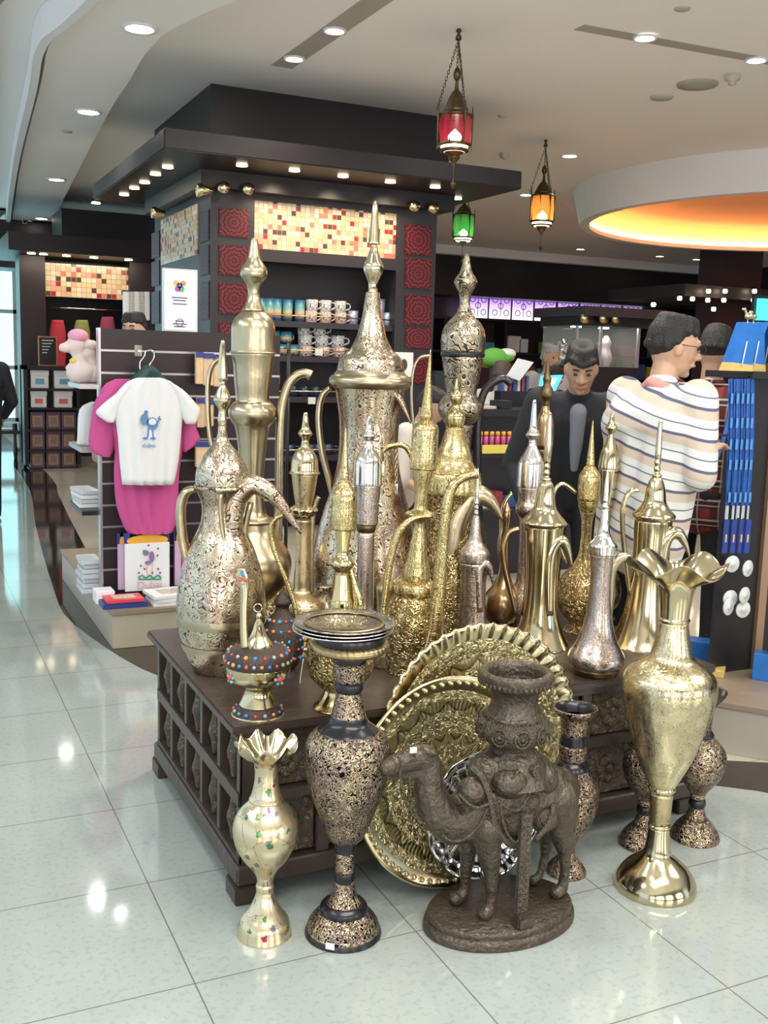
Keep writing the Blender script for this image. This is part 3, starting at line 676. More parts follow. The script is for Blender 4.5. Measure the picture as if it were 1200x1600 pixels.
# ================================================================== LEFT: SLATWALL GONDOLA
G0 = atZ(176, 1015); GX = G0.x; GY = G0.y; GZ = .19; SB = GY+.36
gl = onB(153, 513, SB); gr = onB(352, 520, SB); GT = gl.z; GA0 = gl.x; GA1 = 2.05
U2 = thing('display_gondola', 'dark slatted display board on a beige base, hung with T-shirts', 'display stand', (GX, GY, 0))
box('base', (GX+.0, 2.15, GY, 7.3, 0, GZ), m_beige, U2, bevel=.004)
box('base_top', (GX-.01, 2.16, GY-.01, 7.31, GZ, GZ+.02), m_taupe, U2)
grv = []; zz = GT-.1; slats = [(GA0, GA1, SB, SB+.04, GZ+.02, GT)]
step = (onB(200, 540, SB).z-onB(200, 575, SB).z)
box('slat_board', (GA0+.01, GA1, SB+.006, SB+.05, GZ+.02, GT), m_dwood2, U2)
bd = []; gv = []
z = GT
while z-step > GZ+.05:
    bd.append((GA0+.012, GA1, SB-.006, SB+.006, z-step+.012, z)); gv.append((GA0+.012, GA1, SB-.001, SB+.004, z-step-.001, z-step+.012)); z -= step
boxes('slats', bd, m_dwood2, U2); boxes('metal_grooves', gv, m_groove, U2)
box('edge_trim', (GA0, GA0+.012, SB-.012, SB+.06, GZ+.02, GT+.004), m_groove, U2)
box('side_board', (GA0+.012, GA0+.04, SB+.052, SB+.12, GZ+.02, GT-.02), m_dwood2, U2)
# hook and T-shirts
def clothmesh(name, rows, b, thick, mat, parent=None, fold=.008, label=None, cat=None, nx=26, sub=3, nf=5):
    """rows: (py, pxL, pxR) measured in plane b -> closed soft shell"""
    R = []
    for py, xl, xr in rows:
        l, r = onB(xl, py, b), onB(xr, py, b); R.append((l.x, l.z, r.x, r.z))
    R = spline(R, sub); c = Vector((sum(r[0] for r in R)/len(R), b, R[-1][1])) if not parent else rootloc(parent)
    bm = bmesh.new(); G_ = []
    for i, (xl, zl, xr, zr) in enumerate(R):
        f_, k_ = [], []
        for j in range(nx+1):
            u = j/nx; e = math.sqrt(max(0, 1-(2*u-1)**2)); v = i/len(R)
            x, z_ = xl+(xr-xl)*u, zl+(zr-zl)*u; w_ = fold*math.sin(nf*2*PI*u+2*math.sin(3*v))*(.2+v)*e
            f_.append(bm.verts.new((x-c.x, b-thick*e+w_-c.y, z_-c.z)))
            k_.append(bm.verts.new((x-c.x, b+thick*e+w_+.003-c.y, z_-c.z)))
        G_.append((f_, k_))
    for (f1, k1), (f2, k2) in zip(G_, G_[1:]):
        for j in range(nx):
            bm.faces.new((f1[j], f2[j], f2[j+1], f1[j+1])); bm.faces.new((k1[j], k1[j+1], k2[j+1], k2[j]))
        bm.faces.new((f1[0], k1[0], k2[0], f2[0])); bm.faces.new((f1[-1], f2[-1], k2[-1], k1[-1]))
    for f_, k_ in (G_[0], G_[-1]):
        for j in range(nx): bm.faces.new((f_[j], f_[j+1], k_[j+1], k_[j]))
    bmesh.ops.recalc_face_normals(bm, faces=bm.faces)
    o = link(name, bm, mat, parent, True, loc=None if parent else c)
    if label: tag(o, label, cat)
    return o
TB = SB-.16
def tee(name, lab, mat, rows, sl1, sl2, b, thick):
    c = onB(rows[0][1], rows[-1][0], b); t = thing(name, lab, 'T-shirt', (c.x, b, c.z))
    clothmesh('shirt_body', rows, b, thick, mat, t)
    for s in (sl1, sl2): clothmesh('sleeve', s, b-.0, thick*.8, mat, t, fold=.002, nx=8)
    return t
tw = tee('t_shirt', 'white T-shirt with blue cartoon print on a hanger', m_cotton,
   [(590, 215, 250), (592, 207, 258), (600, 195, 272), (618, 180, 283), (640, 178, 286), (680, 184, 283), (720, 187, 279), (757, 191, 272)],
   [(596, 205, 206), (612, 185, 201), (632, 160, 190), (646, 150, 184), (660, 168, 178)],
   [(594, 258, 260), (608, 265, 285), (630, 275, 306), (642, 279, 313), (662, 290, 306)], TB, .035)
tp = tee('t_shirt', 'longer magenta pink T-shirt hanging behind the white one', m_pink,
   [(592, 180, 255), (605, 160, 270), (640, 155, 290), (690, 178, 287), (740, 178, 280), (790, 182, 278), (828, 196, 272), (834, 205, 262)],
   [(595, 190, 192), (620, 152, 185), (660, 142, 180), (700, 140, 178), (714, 160, 172)],
   [(610, 268, 270), (640, 275, 300), (670, 280, 308), (690, 283, 312), (706, 286, 290)], TB+.08, .03)
pc = onB(232, 590, TB-.045)
t = thing('clothes_hanger', 'dark green plastic hanger with chrome hook holding the shirts', 'hanger', onB(232, 592, TB))
tube('shoulder_bar', [onB(x, y, TB-.0) for x, y in ((200, 603), (215, 592), (232, 580), (248, 592), (264, 600))], [.012, .03, .035, .03, .012], plain('dark_green_plastic', (.01, .05, .045), .4), t, t=.012)
tube('hook', [onB(x, y, TB) for x, y in ((219, 578), (219, 566), (226, 556), (228, 549), (238, 548), (241, 558), (234, 570), (233, 580))], .004, m_chrome, t)
t = thing('display_hook', 'chrome slatwall hook above the T-shirts', 'hook', onB(215, 548, SB))
p = onB(215, 548, SB); boxes('plate', [(p.x-.02, p.x+.02, SB-.02, SB-.007, p.z-.03, p.z+.03)], m_chrome, t)
tube('arm', [p+Vector((0, -.01, 0)), p+Vector((.02, -.1, -.01)), p+Vector((.05, -.18, 0))], .005, m_chrome, t, n=(0, 0, 1))
# print on the shirt: a small blue camel-like drawing and a word
m_bluep = plain('blue_print_ink', (.12, .25, .50), .8)
def text(name, s, p, size, mat, parent, ry=0., ext=.0008, align='CENTER', rotz=0.):
    cu = bpy.data.curves.new(name, 'FONT'); cu.body = s; cu.size = size; cu.align_x = align; cu.extrude = ext; cu.resolution_u = 3
    o = bpy.data.objects.new(name, cu); C.objects.link(o); dg = bpy.context.evaluated_depsgraph_get(); me = bpy.data.meshes.new_from_object(o.evaluated_get(dg))
    bpy.data.objects.remove(o); me.materials.append(mat); o = bpy.data.objects.new(name, me); C.objects.link(o)
    o.rotation_euler = (PI/2, 0, rotz); o.location = p-rootloc(parent); o.parent = parent
    return o
def blobs2d(name, lst, b, mat, parent, th=.003):
    bm = bmesh.new(); L = rootloc(parent)
    for q in lst:
        if q[0] == 'e':
            _, x, y, rx, ry = q; c = onB(x, y, b); k = dep(*c)/F
            vs = [bm.verts.new((c.x+rx*k*math.cos(a)-L.x, b-L.y, c.z+ry*k*math.sin(a)-L.z)) for a in [2*PI*i/16 for i in range(16)]]; f = bm.faces.new(vs)
        else:
            k = dep(*onB(*q[1][0], b))/F
            sweep_bm([onB(x, y, b)-L for x, y in q[1]], [q[2]*k]*len(q[1]), [.0015]*len(q[1]), (0, 1, 0), 6, bm, sub=3)
    r = bmesh.ops.extrude_face_region(bm, geom=[f for f in bm.faces if len(f.verts) == 16]); bmesh.ops.translate(bm, verts=[v for v in r['geom'] if isinstance(v, bmesh.types.BMVert)], vec=(0, -th, 0))
    bmesh.ops.recalc_face_normals(bm, faces=bm.faces)
    return link(name, bm, mat, parent)
bT = TB-.042
blobs2d('blue_camel_print', [('e', 226, 655, 6, 9), ('e', 238, 662, 9, 10), ('e', 228, 644, 3, 3), ('s', [(232, 668), (231, 680), (230, 684)], 1.2), ('s', [(238, 670), (239, 680), (240, 684)], 1.2), ('e', 227, 685, 4, 2), ('e', 239, 685, 4.5, 2), ('s', [(246, 660), (249, 655), (249, 650)], 1), ('s', [(246, 653), (252, 656)], .8)], bT, m_bluep, tw)
blobs2d('white_belly_print', [('e', 238, 659, 6, 5)], bT-.004, m_cotton, tw)
text('printed_word', 'dubai', onB(233, 699, bT-.004), .035, m_bluep, tw)
# framed sign on top of the board
s0, s1 = onB(254, 514, SB+.02), onB(308, 422, SB+.02)
sg = thing('poster_sign', 'white framed notice with small round emblem standing on the slatted board', 'sign', (s0.x, SB+.02, GT))
m_sign = plain('white_blue_sign_face', (.80, .84, .92), .3, emit=(.85, .9, 1), es=.25)
box('sign_frame', (s0.x, s1.x, SB+.01, SB+.035, GT, s1.z), m_groove, sg); box('sign_face', (s0.x+.01, s1.x-.01, SB+.006, SB+.01, GT+.01, s1.z-.01), m_sign, sg)
cols = [((.1, .2, .6), 0, 0), ((.8, .3, .1), .02, .012), ((.7, .5, .1), -.02, .012), ((.1, .5, .3), .012, -.02), ((.5, .1, .4), -.012, -.02)]
sc_ = onB(281, 446, SB)
for i, (c_, dx, dz) in enumerate(cols):
    bm = lathe_bm([(0, 0), (0, .016), (.002, .016), (.002, 0)], 12); bmesh.ops.rotate(bm, verts=bm.verts, cent=(0, 0, 0), matrix=Matrix.Rotation(PI/2, 3, 'X'))
    link('emblem_petal', bm, plain('emblem_ink', c_, .6), sg, False, loc=Vector((sc_.x+dx, SB+.004, sc_.z+dz))-sg.location)
m_ink = plain('dark_grey_ink', (.08, .08, .1), .7)
boxes('printed_lines', [(sc_.x-.045+e, sc_.x+.045-e, SB+.003, SB+.006, zq, zq+.006) for zq, e in ((sc_.z-.07, 0), (sc_.z-.085, .01), (sc_.z-.105, .005), (sc_.z-.2, .02), (sc_.z-.215, .005), (sc_.z-.23, .012))], m_ink, sg)
bm = lathe_bm([(0, .018), (0, .022), (.002, .022), (.002, .018), (0, .018)], 20); bmesh.ops.rotate(bm, verts=bm.verts, cent=(0, 0, 0), matrix=Matrix.Rotation(PI/2, 3, 'X'))
p = onB(281, 504, SB); link('round_stamp', bm, plain('maroon_ink', (.3, .05, .08), .7), sg, False, loc=Vector((p.x, SB+.004, p.z))-sg.location)
# packaged pictures below the shirt
m_orng = plain('orange_header_card', (.80, .40, .05), .5); m_navy = plain('navy_card', (.03, .05, .25), .4); m_lilac = plain('lilac_card', (.62, .42, .60), .5); m_pkg = plain('white_card', (.80, .81, .83), .35)
def pack(x0_, x1_, y0_, y1_, b, label, face=m_pkg, deco=True):
    a, c_ = onB(x0_, y1_, b), onB(x1_, y0_, b); t = thing('boxed_picture', label, 'packaged picture', (a.x, b, a.z), (0, 0, 0))
    box('card', (a.x, c_.x, b, b+.02, a.z, c_.z), face, t, bevel=.002)
    k = dep(*a)/F
    hd = [('e', (x0_+x1_)/2, y0_-3, (x1_-x0_)/2-2, 9)]
    blobs2d('header_card', hd, b+.01, m_orng, t, .006)
    boxes('navy_corner', [(a.x-.002, a.x+.03, b+.012, b+.018, c_.z, c_.z+.06), (c_.x-.03, c_.x+.002, b+.012, b+.018, c_.z, c_.z+.06)], m_navy, t)
    return t
pk = pack(196, 265, 847, 925, SB-.10, 'white packaged picture with cartoon bird print and orange header, hung below the pink T-shirt')
bp = SB-.105
blobs2d('bird_print', [('e', 228, 864, 5, 4), ('e', 237, 870, 4, 9), ('e', 231, 879, 5, 3)], bp, plain('purple_ink', (.25, .15, .35), .7), pk)
blobs2d('green_grass_print', [('s', [(216, 903), (222, 899), (228, 903), (234, 899), (240, 903), (246, 899), (252, 903)], 1.3), ('s', [(216, 905), (252, 905)], 1.2), ('e', 226, 861, 3, 2)], bp-.001, plain('green_ink', (.05, .30, .15), .7), pk)
blobs2d('heart_prints', [('e', x, y, 1.6, 1.6) for x, y in ((232, 852), (247, 857), (246, 868), (220, 884), (226, 889), (247, 889), (217, 895), (250, 895), (238, 895))], bp-.001, plain('dark_red_ink', (.35, .05, .15), .7), pk)
blobs2d('leg_prints', [('s', [(230, 880), (230, 899)], .7), ('s', [(238, 880), (238, 899)], .7)], bp-.001, plain('pink_ink', (.75, .4, .35), .7), pk)
text('printed_name', 'Dubai', onB(234, 919, bp-.002), .06, plain('rose_ink', (.75, .35, .42), .7), pk)
pack(185, 197, 850, 922, SB-.06, 'pale lilac packaged card half hidden left of the white bird picture', m_lilac)
pack(273, 283, 845, 915, SB-.06, 'pale pink packaged card half hidden right of the white bird picture', m_lilac)
c_ = clothmesh('hanging_shirt', [(850, 282, 300), (880, 283, 300), (915, 284, 298)], SB-.05, .02, m_pink, None, label='magenta cloth hanging low behind the tall engraved ewer', cat='shirt', nx=10)
# things on the base
def bk(x, y, w_, d, z, h, mat, label, rot=0., cat='book', extra=None):
    t = thing(cat, label, cat, (x, y, z), (0, 0, rot)); bm = bmesh.new(); addbox(bm, -w_/2, w_/2, -d/2, d/2, 0, h); bmesh.ops.recalc_face_normals(bm, faces=bm.faces); link('cover', bm, mat, t, bevel=.002)
    if extra: bm = bmesh.new(); addbox(bm, -w_*.3, w_*.3, -d*.3, d*.3, h, h+.001); bmesh.ops.recalc_face_normals(bm, faces=bm.faces); link('cover_print', bm, extra, t)
    return t
zb0 = GZ+.02; pz = lambda x, y: atZ(x, y, zb0)
m_redbk = plain('red_cover', (.70, .06, .08), .35); m_photo = plain('pale_photo_print', (.55, .50, .40), .4, noise=.6, nscale=60)
p = pz(182, 952); bk(p.x+.05, p.y+.08, .24, .15, zb0, .03, m_navy, 'navy book lying under the red one on the beige base', .0)
bk(p.x+.05, p.y+.07, .2, .14, zb0+.031, .02, m_redbk, 'red paperback lying on the navy book on the beige base', .0, extra=m_photo)
for i, (dx, h0) in enumerate(((0, 0), (.01, .021), (-.01, .042))): bk(1.36+dx, p.y+.08, .27, .2, zb0+h0, .02, m_white, 'white picture book in a flat pile on the beige base, '+('lowest', 'middle', 'topmost')[i]+' of its pile', .06*i, extra=m_photo)
for i in range(2): bk(1.66+.01*i, p.y+.1, .25, .2, zb0+.021*i, .02, m_white, 'white picture book beside the triple pile, '+('lower', 'upper')[i]+' of the two', .1*i, extra=m_photo)
q = onB(198, 935, SB-.1); bk(q.x-.13, SB-.12, .10, .12, zb0, .07, m_white, 'small stack-high white booklet block against the slatted board', 0)
# orange hanging packs right of the shirts
m_tanp = plain('tan_gift_pack', (.72, .50, .30), .45, noise=.25, nscale=30)
for i, (x0_, x1_, y0_, y1_) in enumerate(((306, 318, 550, 600), (318, 334, 552, 602), (308, 320, 622, 668), (320, 334, 624, 666), (306, 330, 690, 730), (334, 346, 556, 604))):
    a, c_ = onB(x0_, y1_, SB-.1), onB(x1_, y0_, SB-.1); t = thing('souvenir_pack', 'tan souvenir pack with blue header hanging on the slatted board, '+('top row left', 'top row middle', 'second row left', 'second row right', 'third row', 'top row right')[i], 'souvenir pack', (a.x, SB-.1, a.z), (0, 0, 0), 'tan packs hanging right of the T-shirts')
    box('card', (a.x, c_.x, SB-.1, SB-.07, a.z, c_.z), m_tanp, t, bevel=.003); box('header', (a.x, c_.x, SB-.104, SB-.1, c_.z-.03, c_.z), m_navy, t)
# side of the gondola: shelves with folded goods seen left of the board
m_fold = plain('folded_pale_cloth', (.60, .62, .66), .9, noise=.1, nscale=9)
for i, (py, lab) in enumerate(((600, 'top'), (697, 'upper'), (792, 'lower'))):
    a_ = onA(152, py, GA0+.02); z_ = a_.z
    box('side_shelf', (GA0-.09, GA0+.03, SB+.055, SB+.5, z_-.025, z_), m_groove if i < 2 else m_blackp, U2)
for i in range(7):
    z_ = zb0+i*.028; bk(GA0-.035+.008*(i % 3), SB+.2+.01*(i % 3), .11, .2, z_, .025, m_fold, 'pale folded garment in the stack at the left foot of the board, '+('bottom', 'second', 'third', 'fourth', 'fifth', 'sixth', 'top')[i]+' layer', .05*(i % 2), cat='folded_garment')
zc_ = onA(152, 792, GA0+.02).z
for i in range(4): bk(GA0-.03, SB+.3, .11, .26, zc_+.001+i*.025, .022, m_fold if i % 2 else m_white, 'pale folded garment on the lower side shelf of the slatted board, '+('bottom', 'second', 'third', 'top')[i]+' of four', .04*i, cat='folded_garment')
clothmesh('hanging_shirt', [(628, 142, 150), (640, 124, 152), (680, 121, 152), (694, 120, 150)], SB+.22, .03, m_cotton, None, label='white shirt hanging left of the slatted board', cat='shirt', nx=10)
for i in range(2):
    zc2 = onA(152, 690, GA0+.02).z
# plush toys above the side shelf
m_plp = plain('pink_plush', (.85, .38, .52), .95, bump=.4, bscale=120); m_plw = plain('pale_plush', (.80, .66, .62), .95, bump=.4, bscale=120); m_ply = plain('yellow_plush', (.75, .6, .15), .95)
# unseen wall behind the camera, with glowing panels added to light ceiling and brass
tag(box('wall_front', (-7, 9, -4.2, -4.0, 0, ZC), plain('dark_shopfront_wall', (.10, .085, .08), .5)), kind='structure')
m_fillpanel = plain('glowing_fill_panel', (.8, .8, .8), .5, emit=(1, .95, .88), es=5)  # added glowing surface that fills in light from behind the camera
for i, (xa_, xb_) in enumerate(((-5.5, -3.4), (-2.2, .2), (1.2, 3.0), (4.6, 7.2))):
    wd = tag(box('window_%d' % (i+2), (xa_, xb_, -4.0, -3.97, .5, 2.7), m_fillpanel), kind='structure')
# slim garment rail between the slatted board and the pillar
gp = onB(432, 560, 6.25); gz1, gz2 = onB(432, 548, 6.25).z, onB(432, 640, 6.25).z
t = thing('garment_rail', 'slim dark garment rail holding white tops between the board and the pillar', 'garment rail', (gp.x, 6.25, 0))
tube('pole', [Vector((gp.x+.10, 6.3, 0)), Vector((gp.x+.10, 6.3, gz1+.05))], .012, m_blackp, t, sub=0); box('rail_foot', (gp.x+.0, gp.x+.25, 6.1, 6.5, 0, .02), m_blackp, t)
tube('arm', [Vector((gp.x-.06, 6.3, gz1+.02)), Vector((gp.x+.11, 6.3, gz1+.02))], .006, m_chrome, t, sub=0, n=(0, 1, 0)); tube('arm', [Vector((gp.x-.12, 6.3, gz2+.02)), Vector((gp.x+.11, 6.3, gz2+.02))], .006, m_chrome, t, sub=0, n=(0, 1, 0))
clothmesh('hanging_shirt', [(555, 412, 432), (575, 405, 436), (600, 404, 437), (620, 408, 432)], 6.28, .03, m_cotton, None, label='white top hanging high behind the very tall plain ewer', cat='shirt', nx=12)
clothmesh('hanging_shirt', [(648, 410, 424), (680, 404, 428), (740, 404, 434), (800, 406, 440), (836, 410, 444)], 6.28, .03, m_cotton, None, label='long white top hanging low behind the very tall plain ewer', cat='shirt', nx=12)
# ------------------------------------------------------------------ organic shapes: overlapping tapered limbs fused into one continuous surface
def cap_bm(bm, p, q, r1, r2, seg=12):
    p, q = Vector(p), Vector(q); d = q-p; L = d.length
    if L < 1e-6: return
    rot = Vector((0, 0, 1)).rotation_difference(d).to_matrix().to_4x4()
    prof = []
    for i in range(5): a = -PI/2+PI/2*i/4; prof.append((r1*math.sin(a), r1*math.cos(a)))
    for i in range(5): a = PI/2*i/4; prof.append((L+r2*math.sin(a), r2*math.cos(a)))
    prof[0] = (prof[0][0], 0); prof[-1] = (prof[-1][0], 0)
    n0 = len(bm.verts); lathe_bm(prof, seg, bm=bm); bm.verts.ensure_lookup_table()
    bmesh.ops.transform(bm, matrix=Matrix.Translation(p) @ rot, verts=bm.verts[n0:])
def ell_bm(bm, c, r, rot=None, seg=16):
    n0 = len(bm.verts); lathe_bm([(math.sin(-PI/2+PI*i/10), math.cos(-PI/2+PI*i/10) if 0 < i < 10 else 0) for i in range(11)], seg, bm=bm); bm.verts.ensure_lookup_table()
    bmesh.ops.transform(bm, matrix=Matrix.Translation(Vector(c)) @ (rot or Matrix.Identity(4)) @ Matrix.Diagonal((r[0], r[1], r[2], 1)), verts=bm.verts[n0:])
def fuse(name, prims, mat, parent=None, voxel=.012, smooth=3, loc=None, disp=None):
    bm = bmesh.new()
    for q in prims:
        if q[0] == 'c': cap_bm(bm, *q[1:])
        else: ell_bm(bm, *q[1:])
    me = bpy.data.meshes.new('t'); bm.to_mesh(me); bm.free(); o = bpy.data.objects.new('t', me); C.objects.link(o)
    m = o.modifiers.new('r', 'REMESH'); m.mode = 'VOXEL'; m.voxel_size = voxel
    s = o.modifiers.new('s', 'SMOOTH'); s.factor = .5; s.iterations = smooth
    dg = bpy.context.evaluated_depsgraph_get(); me2 = bpy.data.meshes.new_from_object(o.evaluated_get(dg)); bpy.data.objects.remove(o)
    me2.name = name; me2.materials.clear()
    for mm in (mat if isinstance(mat, list) else [mat]): me2.materials.append(mm)
    for p in me2.polygons: p.use_smooth = True
    o = bpy.data.objects.new(name, me2); C.objects.link(o)
    if parent: o.parent = parent
    if loc: o.location = loc
    return o
# plush toys
p = onB(140, 600, 6.6)
tz = onA(152, 600, GA0+.02).z
def plush(px, py, lab, m1, m2, k=1.):
    c = onB(px, py, SB+.3); c.x = max(c.x, GA0-.06); t = thing('plush_toy', lab, 'plush toy', (c.x, c.y, tz)); h = (c.z-tz)
    fuse('plush_body', [('e', (0, 0, h*.25), (.09*k, .08*k, h*.27)), ('c', (.0, 0, h*.35), (-.02, 0, h*.8), .05*k, .035*k), ('e', (-.03, 0, h*.88), (.055*k, .05*k, .06*k)), ('e', (-.09*k, -.01, h*.82), (.04*k, .03*k, .03*k))], m1, t, .012)
    fuse('plush_mane', [('e', (-.02, -.01, h*.88+.055*k), (.06*k, .05*k, .04*k)), ('e', (.04*k, 0, h*.75), (.03*k, .03*k, .07*k))], m2, t, .012)
plush(127, 532, 'pale pink plush pony with bright pink mane left of the slatted board', m_plw, m_plp)
plush(146, 545, 'pale plush animal close behind the left edge of the slatted board', m_plw, m_plw, .8)
plush(112, 570, 'small yellow and white plush beside the pink pony', m_plw, m_ply, .6)
# ================================================================== FAR LEFT: CABINET WITH BOXES
cq = atZ(44, 733); CB_ = cq.y
k1, k2 = onB(36, 571, CB_), onB(126, 571, CB_)
cabn = thing('product_cabinet', 'dark product cabinet filled with white and purple boxes', 'cabinet', (k1.x, CB_, 0))
cz = k1.z; cx1 = onB(126, 650, CB_).x
boxes('cabinet_body', [(k1.x, cx1, CB_+.25, CB_+.4, .05, cz), (k1.x, k1.x+.05, CB_, CB_+.4, .05, cz), (cx1-.05, cx1, CB_, CB_+.4, .05, cz), (k1.x, cx1, CB_, CB_+.4, cz-.05, cz)], m_dwood2, cabn)
rowsz = [onB(80, y, CB_).z for y in (607, 637, 671, 702, 731)]
boxes('cabinet_shelf', [(k1.x+.05, cx1-.05, CB_+.0, CB_+.25, z-.03, z) for z in rowsz], m_dwood2, cabn)
m_bluel = plain('blue_label', (.15, .38, .5), .5); m_redl = plain('coral_label', (.75, .15, .12), .5); m_purp = plain('purple_box', (.12, .07, .12), .4); m_orl = plain('orange_box_frame', (.45, .22, .10), .4); m_grl = plain('grey_box_centre', (.20, .18, .17), .4)
def crate(px0, px1, py0, py1, rz, kind, label, group):
    a, c_ = onB(px0, py1, CB_-.0), onB(px1, py0, CB_); h = c_.z-a.z; t = thing('gift_box', label, 'gift box', (a.x, CB_+.03, rz), (0, 0, 0), group); w_ = c_.x-a.x
    if kind in 'br':
        box('carton', (a.x, c_.x, CB_+.03, CB_+.2, rz, rz+h), m_white, t, bevel=.006); box('label_patch', (a.x+w_*.25, c_.x-w_*.25, CB_+.025, CB_+.03, rz+h*.25, rz+h*.55), m_bluel if kind == 'b' else m_redl, t)
        box('carton_lid', (a.x-.005, c_.x+.005, CB_+.022, CB_+.205, rz+h*.75, rz+h+.004), m_white, t)
    else:
        box('carton', (a.x, c_.x, CB_+.03, CB_+.2, rz, rz+h), m_purp, t, bevel=.004); boxes('frame_print', [(a.x+w_*.15, c_.x-w_*.15, CB_+.026, CB_+.03, rz+h*.15, rz+h*.8)], m_orl, t); boxes('window_print', [(a.x+w_*.28, c_.x-w_*.28, CB_+.022, CB_+.026, rz+h*.28, rz+h*.7)], m_grl, t)
for i, (x0_, x1_) in enumerate(((49, 76), (86, 116))):
    crate(x0_, x1_, 579, 606, rowsz[0], 'b', 'white box with blue label in the top row of the cabinet, '+('left', 'right')[i], 'white boxes in the cabinet')
    crate(x0_, x1_-3, 611, 636, rowsz[1], 'r', 'white box with coral red label in the second row of the cabinet, '+('left', 'right')[i], 'white boxes in the cabinet')
for r_, (y0_, y1_) in enumerate(((643, 670), (673, 701), (703, 730))):
    for i, x0_ in enumerate((48, 73, 97)): crate(x0_, x0_+22, y0_, y1_, rowsz[2+r_], 'p', 'purple box with orange frame in the '+('upper', 'middle', 'lowest')[r_]+' purple row, '+('left', 'centre', 'right')[i], 'purple boxes in the cabinet')
q = onB(60, 566, CB_+.1); q2 = onB(89, 526, CB_+.1); t = thing('notice_board', 'small black notice in a bronze frame on top of the box cabinet', 'sign', (q.x, CB_+.1, cz))
box('frame', (q.x, q2.x, CB_+.1, CB_+.12, cz, q2.z), m_orl, t); box('notice_face', (q.x+.015, q2.x-.015, CB_+.095, CB_+.1, cz+.015, q2.z-.015), m_blackp, t)
boxes('notice_lines', [(q.x+.05, q2.x-.05-.02*i, CB_+.092, CB_+.095, q2.z-.06-.04*i, q2.z-.05-.04*i) for i in range(5)], m_white, t)
# far left mosaic shop unit
FLB = 15.2
t = thing('display_alcove', 'far left dark shop alcove with mosaic band and lit canopy', 'display alcove', (onB(22, 500, FLB).x, FLB, 0))
def fb(px, py): return onB(px, py, FLB)
a0, a1 = fb(20, 500).x, fb(262, 500).x; zt_ = fb(60, 408).z; zc0 = fb(60, 400).z; zc1 = fb(60, 373).z
box('canopy', (a0-.1, a1, FLB-.7, FLB+1.2, zc0, zc1), m_dwood, t); box('upper_block', (fb(100, 360).x, a1, FLB+.2, FLB+1.2, zc1, ZC-.2), m_dwood, t)
box('column', (a0+.1, fb(72, 500).x, FLB, FLB+.5, 0, zc0), m_dwood2, t); box('back_panel', (fb(72, 500).x, a1, FLB+.7, FLB+.75, 0, zc0), m_dwood, t)
box('mosaic_panel', (fb(73, 500).x, fb(203, 500).x, FLB+.1, FLB+.2, fb(130, 465).z, fb(130, 413).z), m_mos, t, cell=.07)
box('column', (fb(203, 500).x, fb(262, 500).x, FLB, FLB+.5, 0, zc0), m_dwood2, t)
tube('clothes_rail', [Vector((fb(73, 480).x, FLB+.2, fb(73, 479).z)), Vector((fb(200, 480).x, FLB+.2, fb(73, 479).z))], .012, m_chrome, t, sub=0, n=(0, 0, 1))
for px, py in ((97, 402), (139, 405), (192, 409), (44, 412), (62, 412)):
    p = fb(px, py); link('spotlight_lens', lathe_bm([(0, 0), (0, .05), (-.012, .055), (-.012, 0)], 14), m_lampw, t, True, loc=Vector((p.x, FLB-.4, zc0))-t.location)
l = bpy.data.lights.new('alcove_beam', 'AREA'); l.size = 1.6; l.size_y = .2; l.shape = 'RECTANGLE'; l.energy = 14; l.color = (1, .85, .65)
o = bpy.data.objects.new('alcove_beam', l); C.objects.link(o); o.parent = t; o.location = Vector((fb(130, 400).x, FLB-.5, zc0-.02))-t.location; o.rotation_euler = (.5, 0, 0)
for px, col, lab in ((90, (.6, .05, .08), 'red'), (128, (.32, .34, .10), 'olive green'), (168, (.35, .06, .12), 'dark crimson')):
    clothmesh('hanging_shirt', [(500 if px != 168 else 495, px-9, px+9), (520, px-13, px+13), (560, px-13, px+13), (590, px-12, px+12)], FLB+.2, .06, plain('cloth_'+lab, col, .9), None, label=lab+' garment hanging on the rail in the far left alcove', cat='shirt', nx=10)
# white packages above the person's head left of the column
for i, px in enumerate((198, 206, 214, 222, 230)):
    a, c_ = onB(px-4, 500, 10.2), onB(px+4, 456, 10.2)
    tag(box('hanging_pack', (a.x, c_.x, 10.2, 10.26, a.z, c_.z), m_photo if i % 2 else m_white, org=(a.x, 10.2, a.z), bevel=.004), 'pale hanging pack left of the dark pillar, '+('leftmost', 'second', 'middle', 'fourth', 'rightmost')[i]+' of five', 'souvenir pack', 'pale packs left of the pillar')
tg = box('pack_rack', (onB(193, 478, 10.26).x, onB(236, 478, 10.26).x, 10.27, 10.31, 0, onB(214, 455, 10.3).z), m_dwood2, org=(onB(193, 478, 10.26).x, 10.27, 0)); tag(tg, 'dark narrow rack board holding pale packs left of the pillar', 'rack')
# small left counter table + standing person (see people)
p = atZ(18, 700, 0.); tt = thing('console_table', 'small dark table with magazines at the left edge', 'table', atZ(22, 716, 0))
TX, TY = tt.location.x, tt.location.y; TZ_ = onB(15, 672, TY).z
box('tabletop', (TX-1.2, TX+.12, TY-.1, TY+.5, TZ_-.05, TZ_), m_pl, tt, bevel=.005)
link('leg', lathe_bm(spline([(0, .02), (.1, .03), (.3, .02), (.5, .035), (TZ_-.05, .03)], 3)+[(TZ_-.05, 0)], 12), m_pl, tt, True, loc=(0.02, .0, 0))
bk(TX-.1, TY+.12, .3, .22, TZ_, .015, m_photo, 'glossy magazine lying on the small dark table at the left edge', .2, cat='magazine')
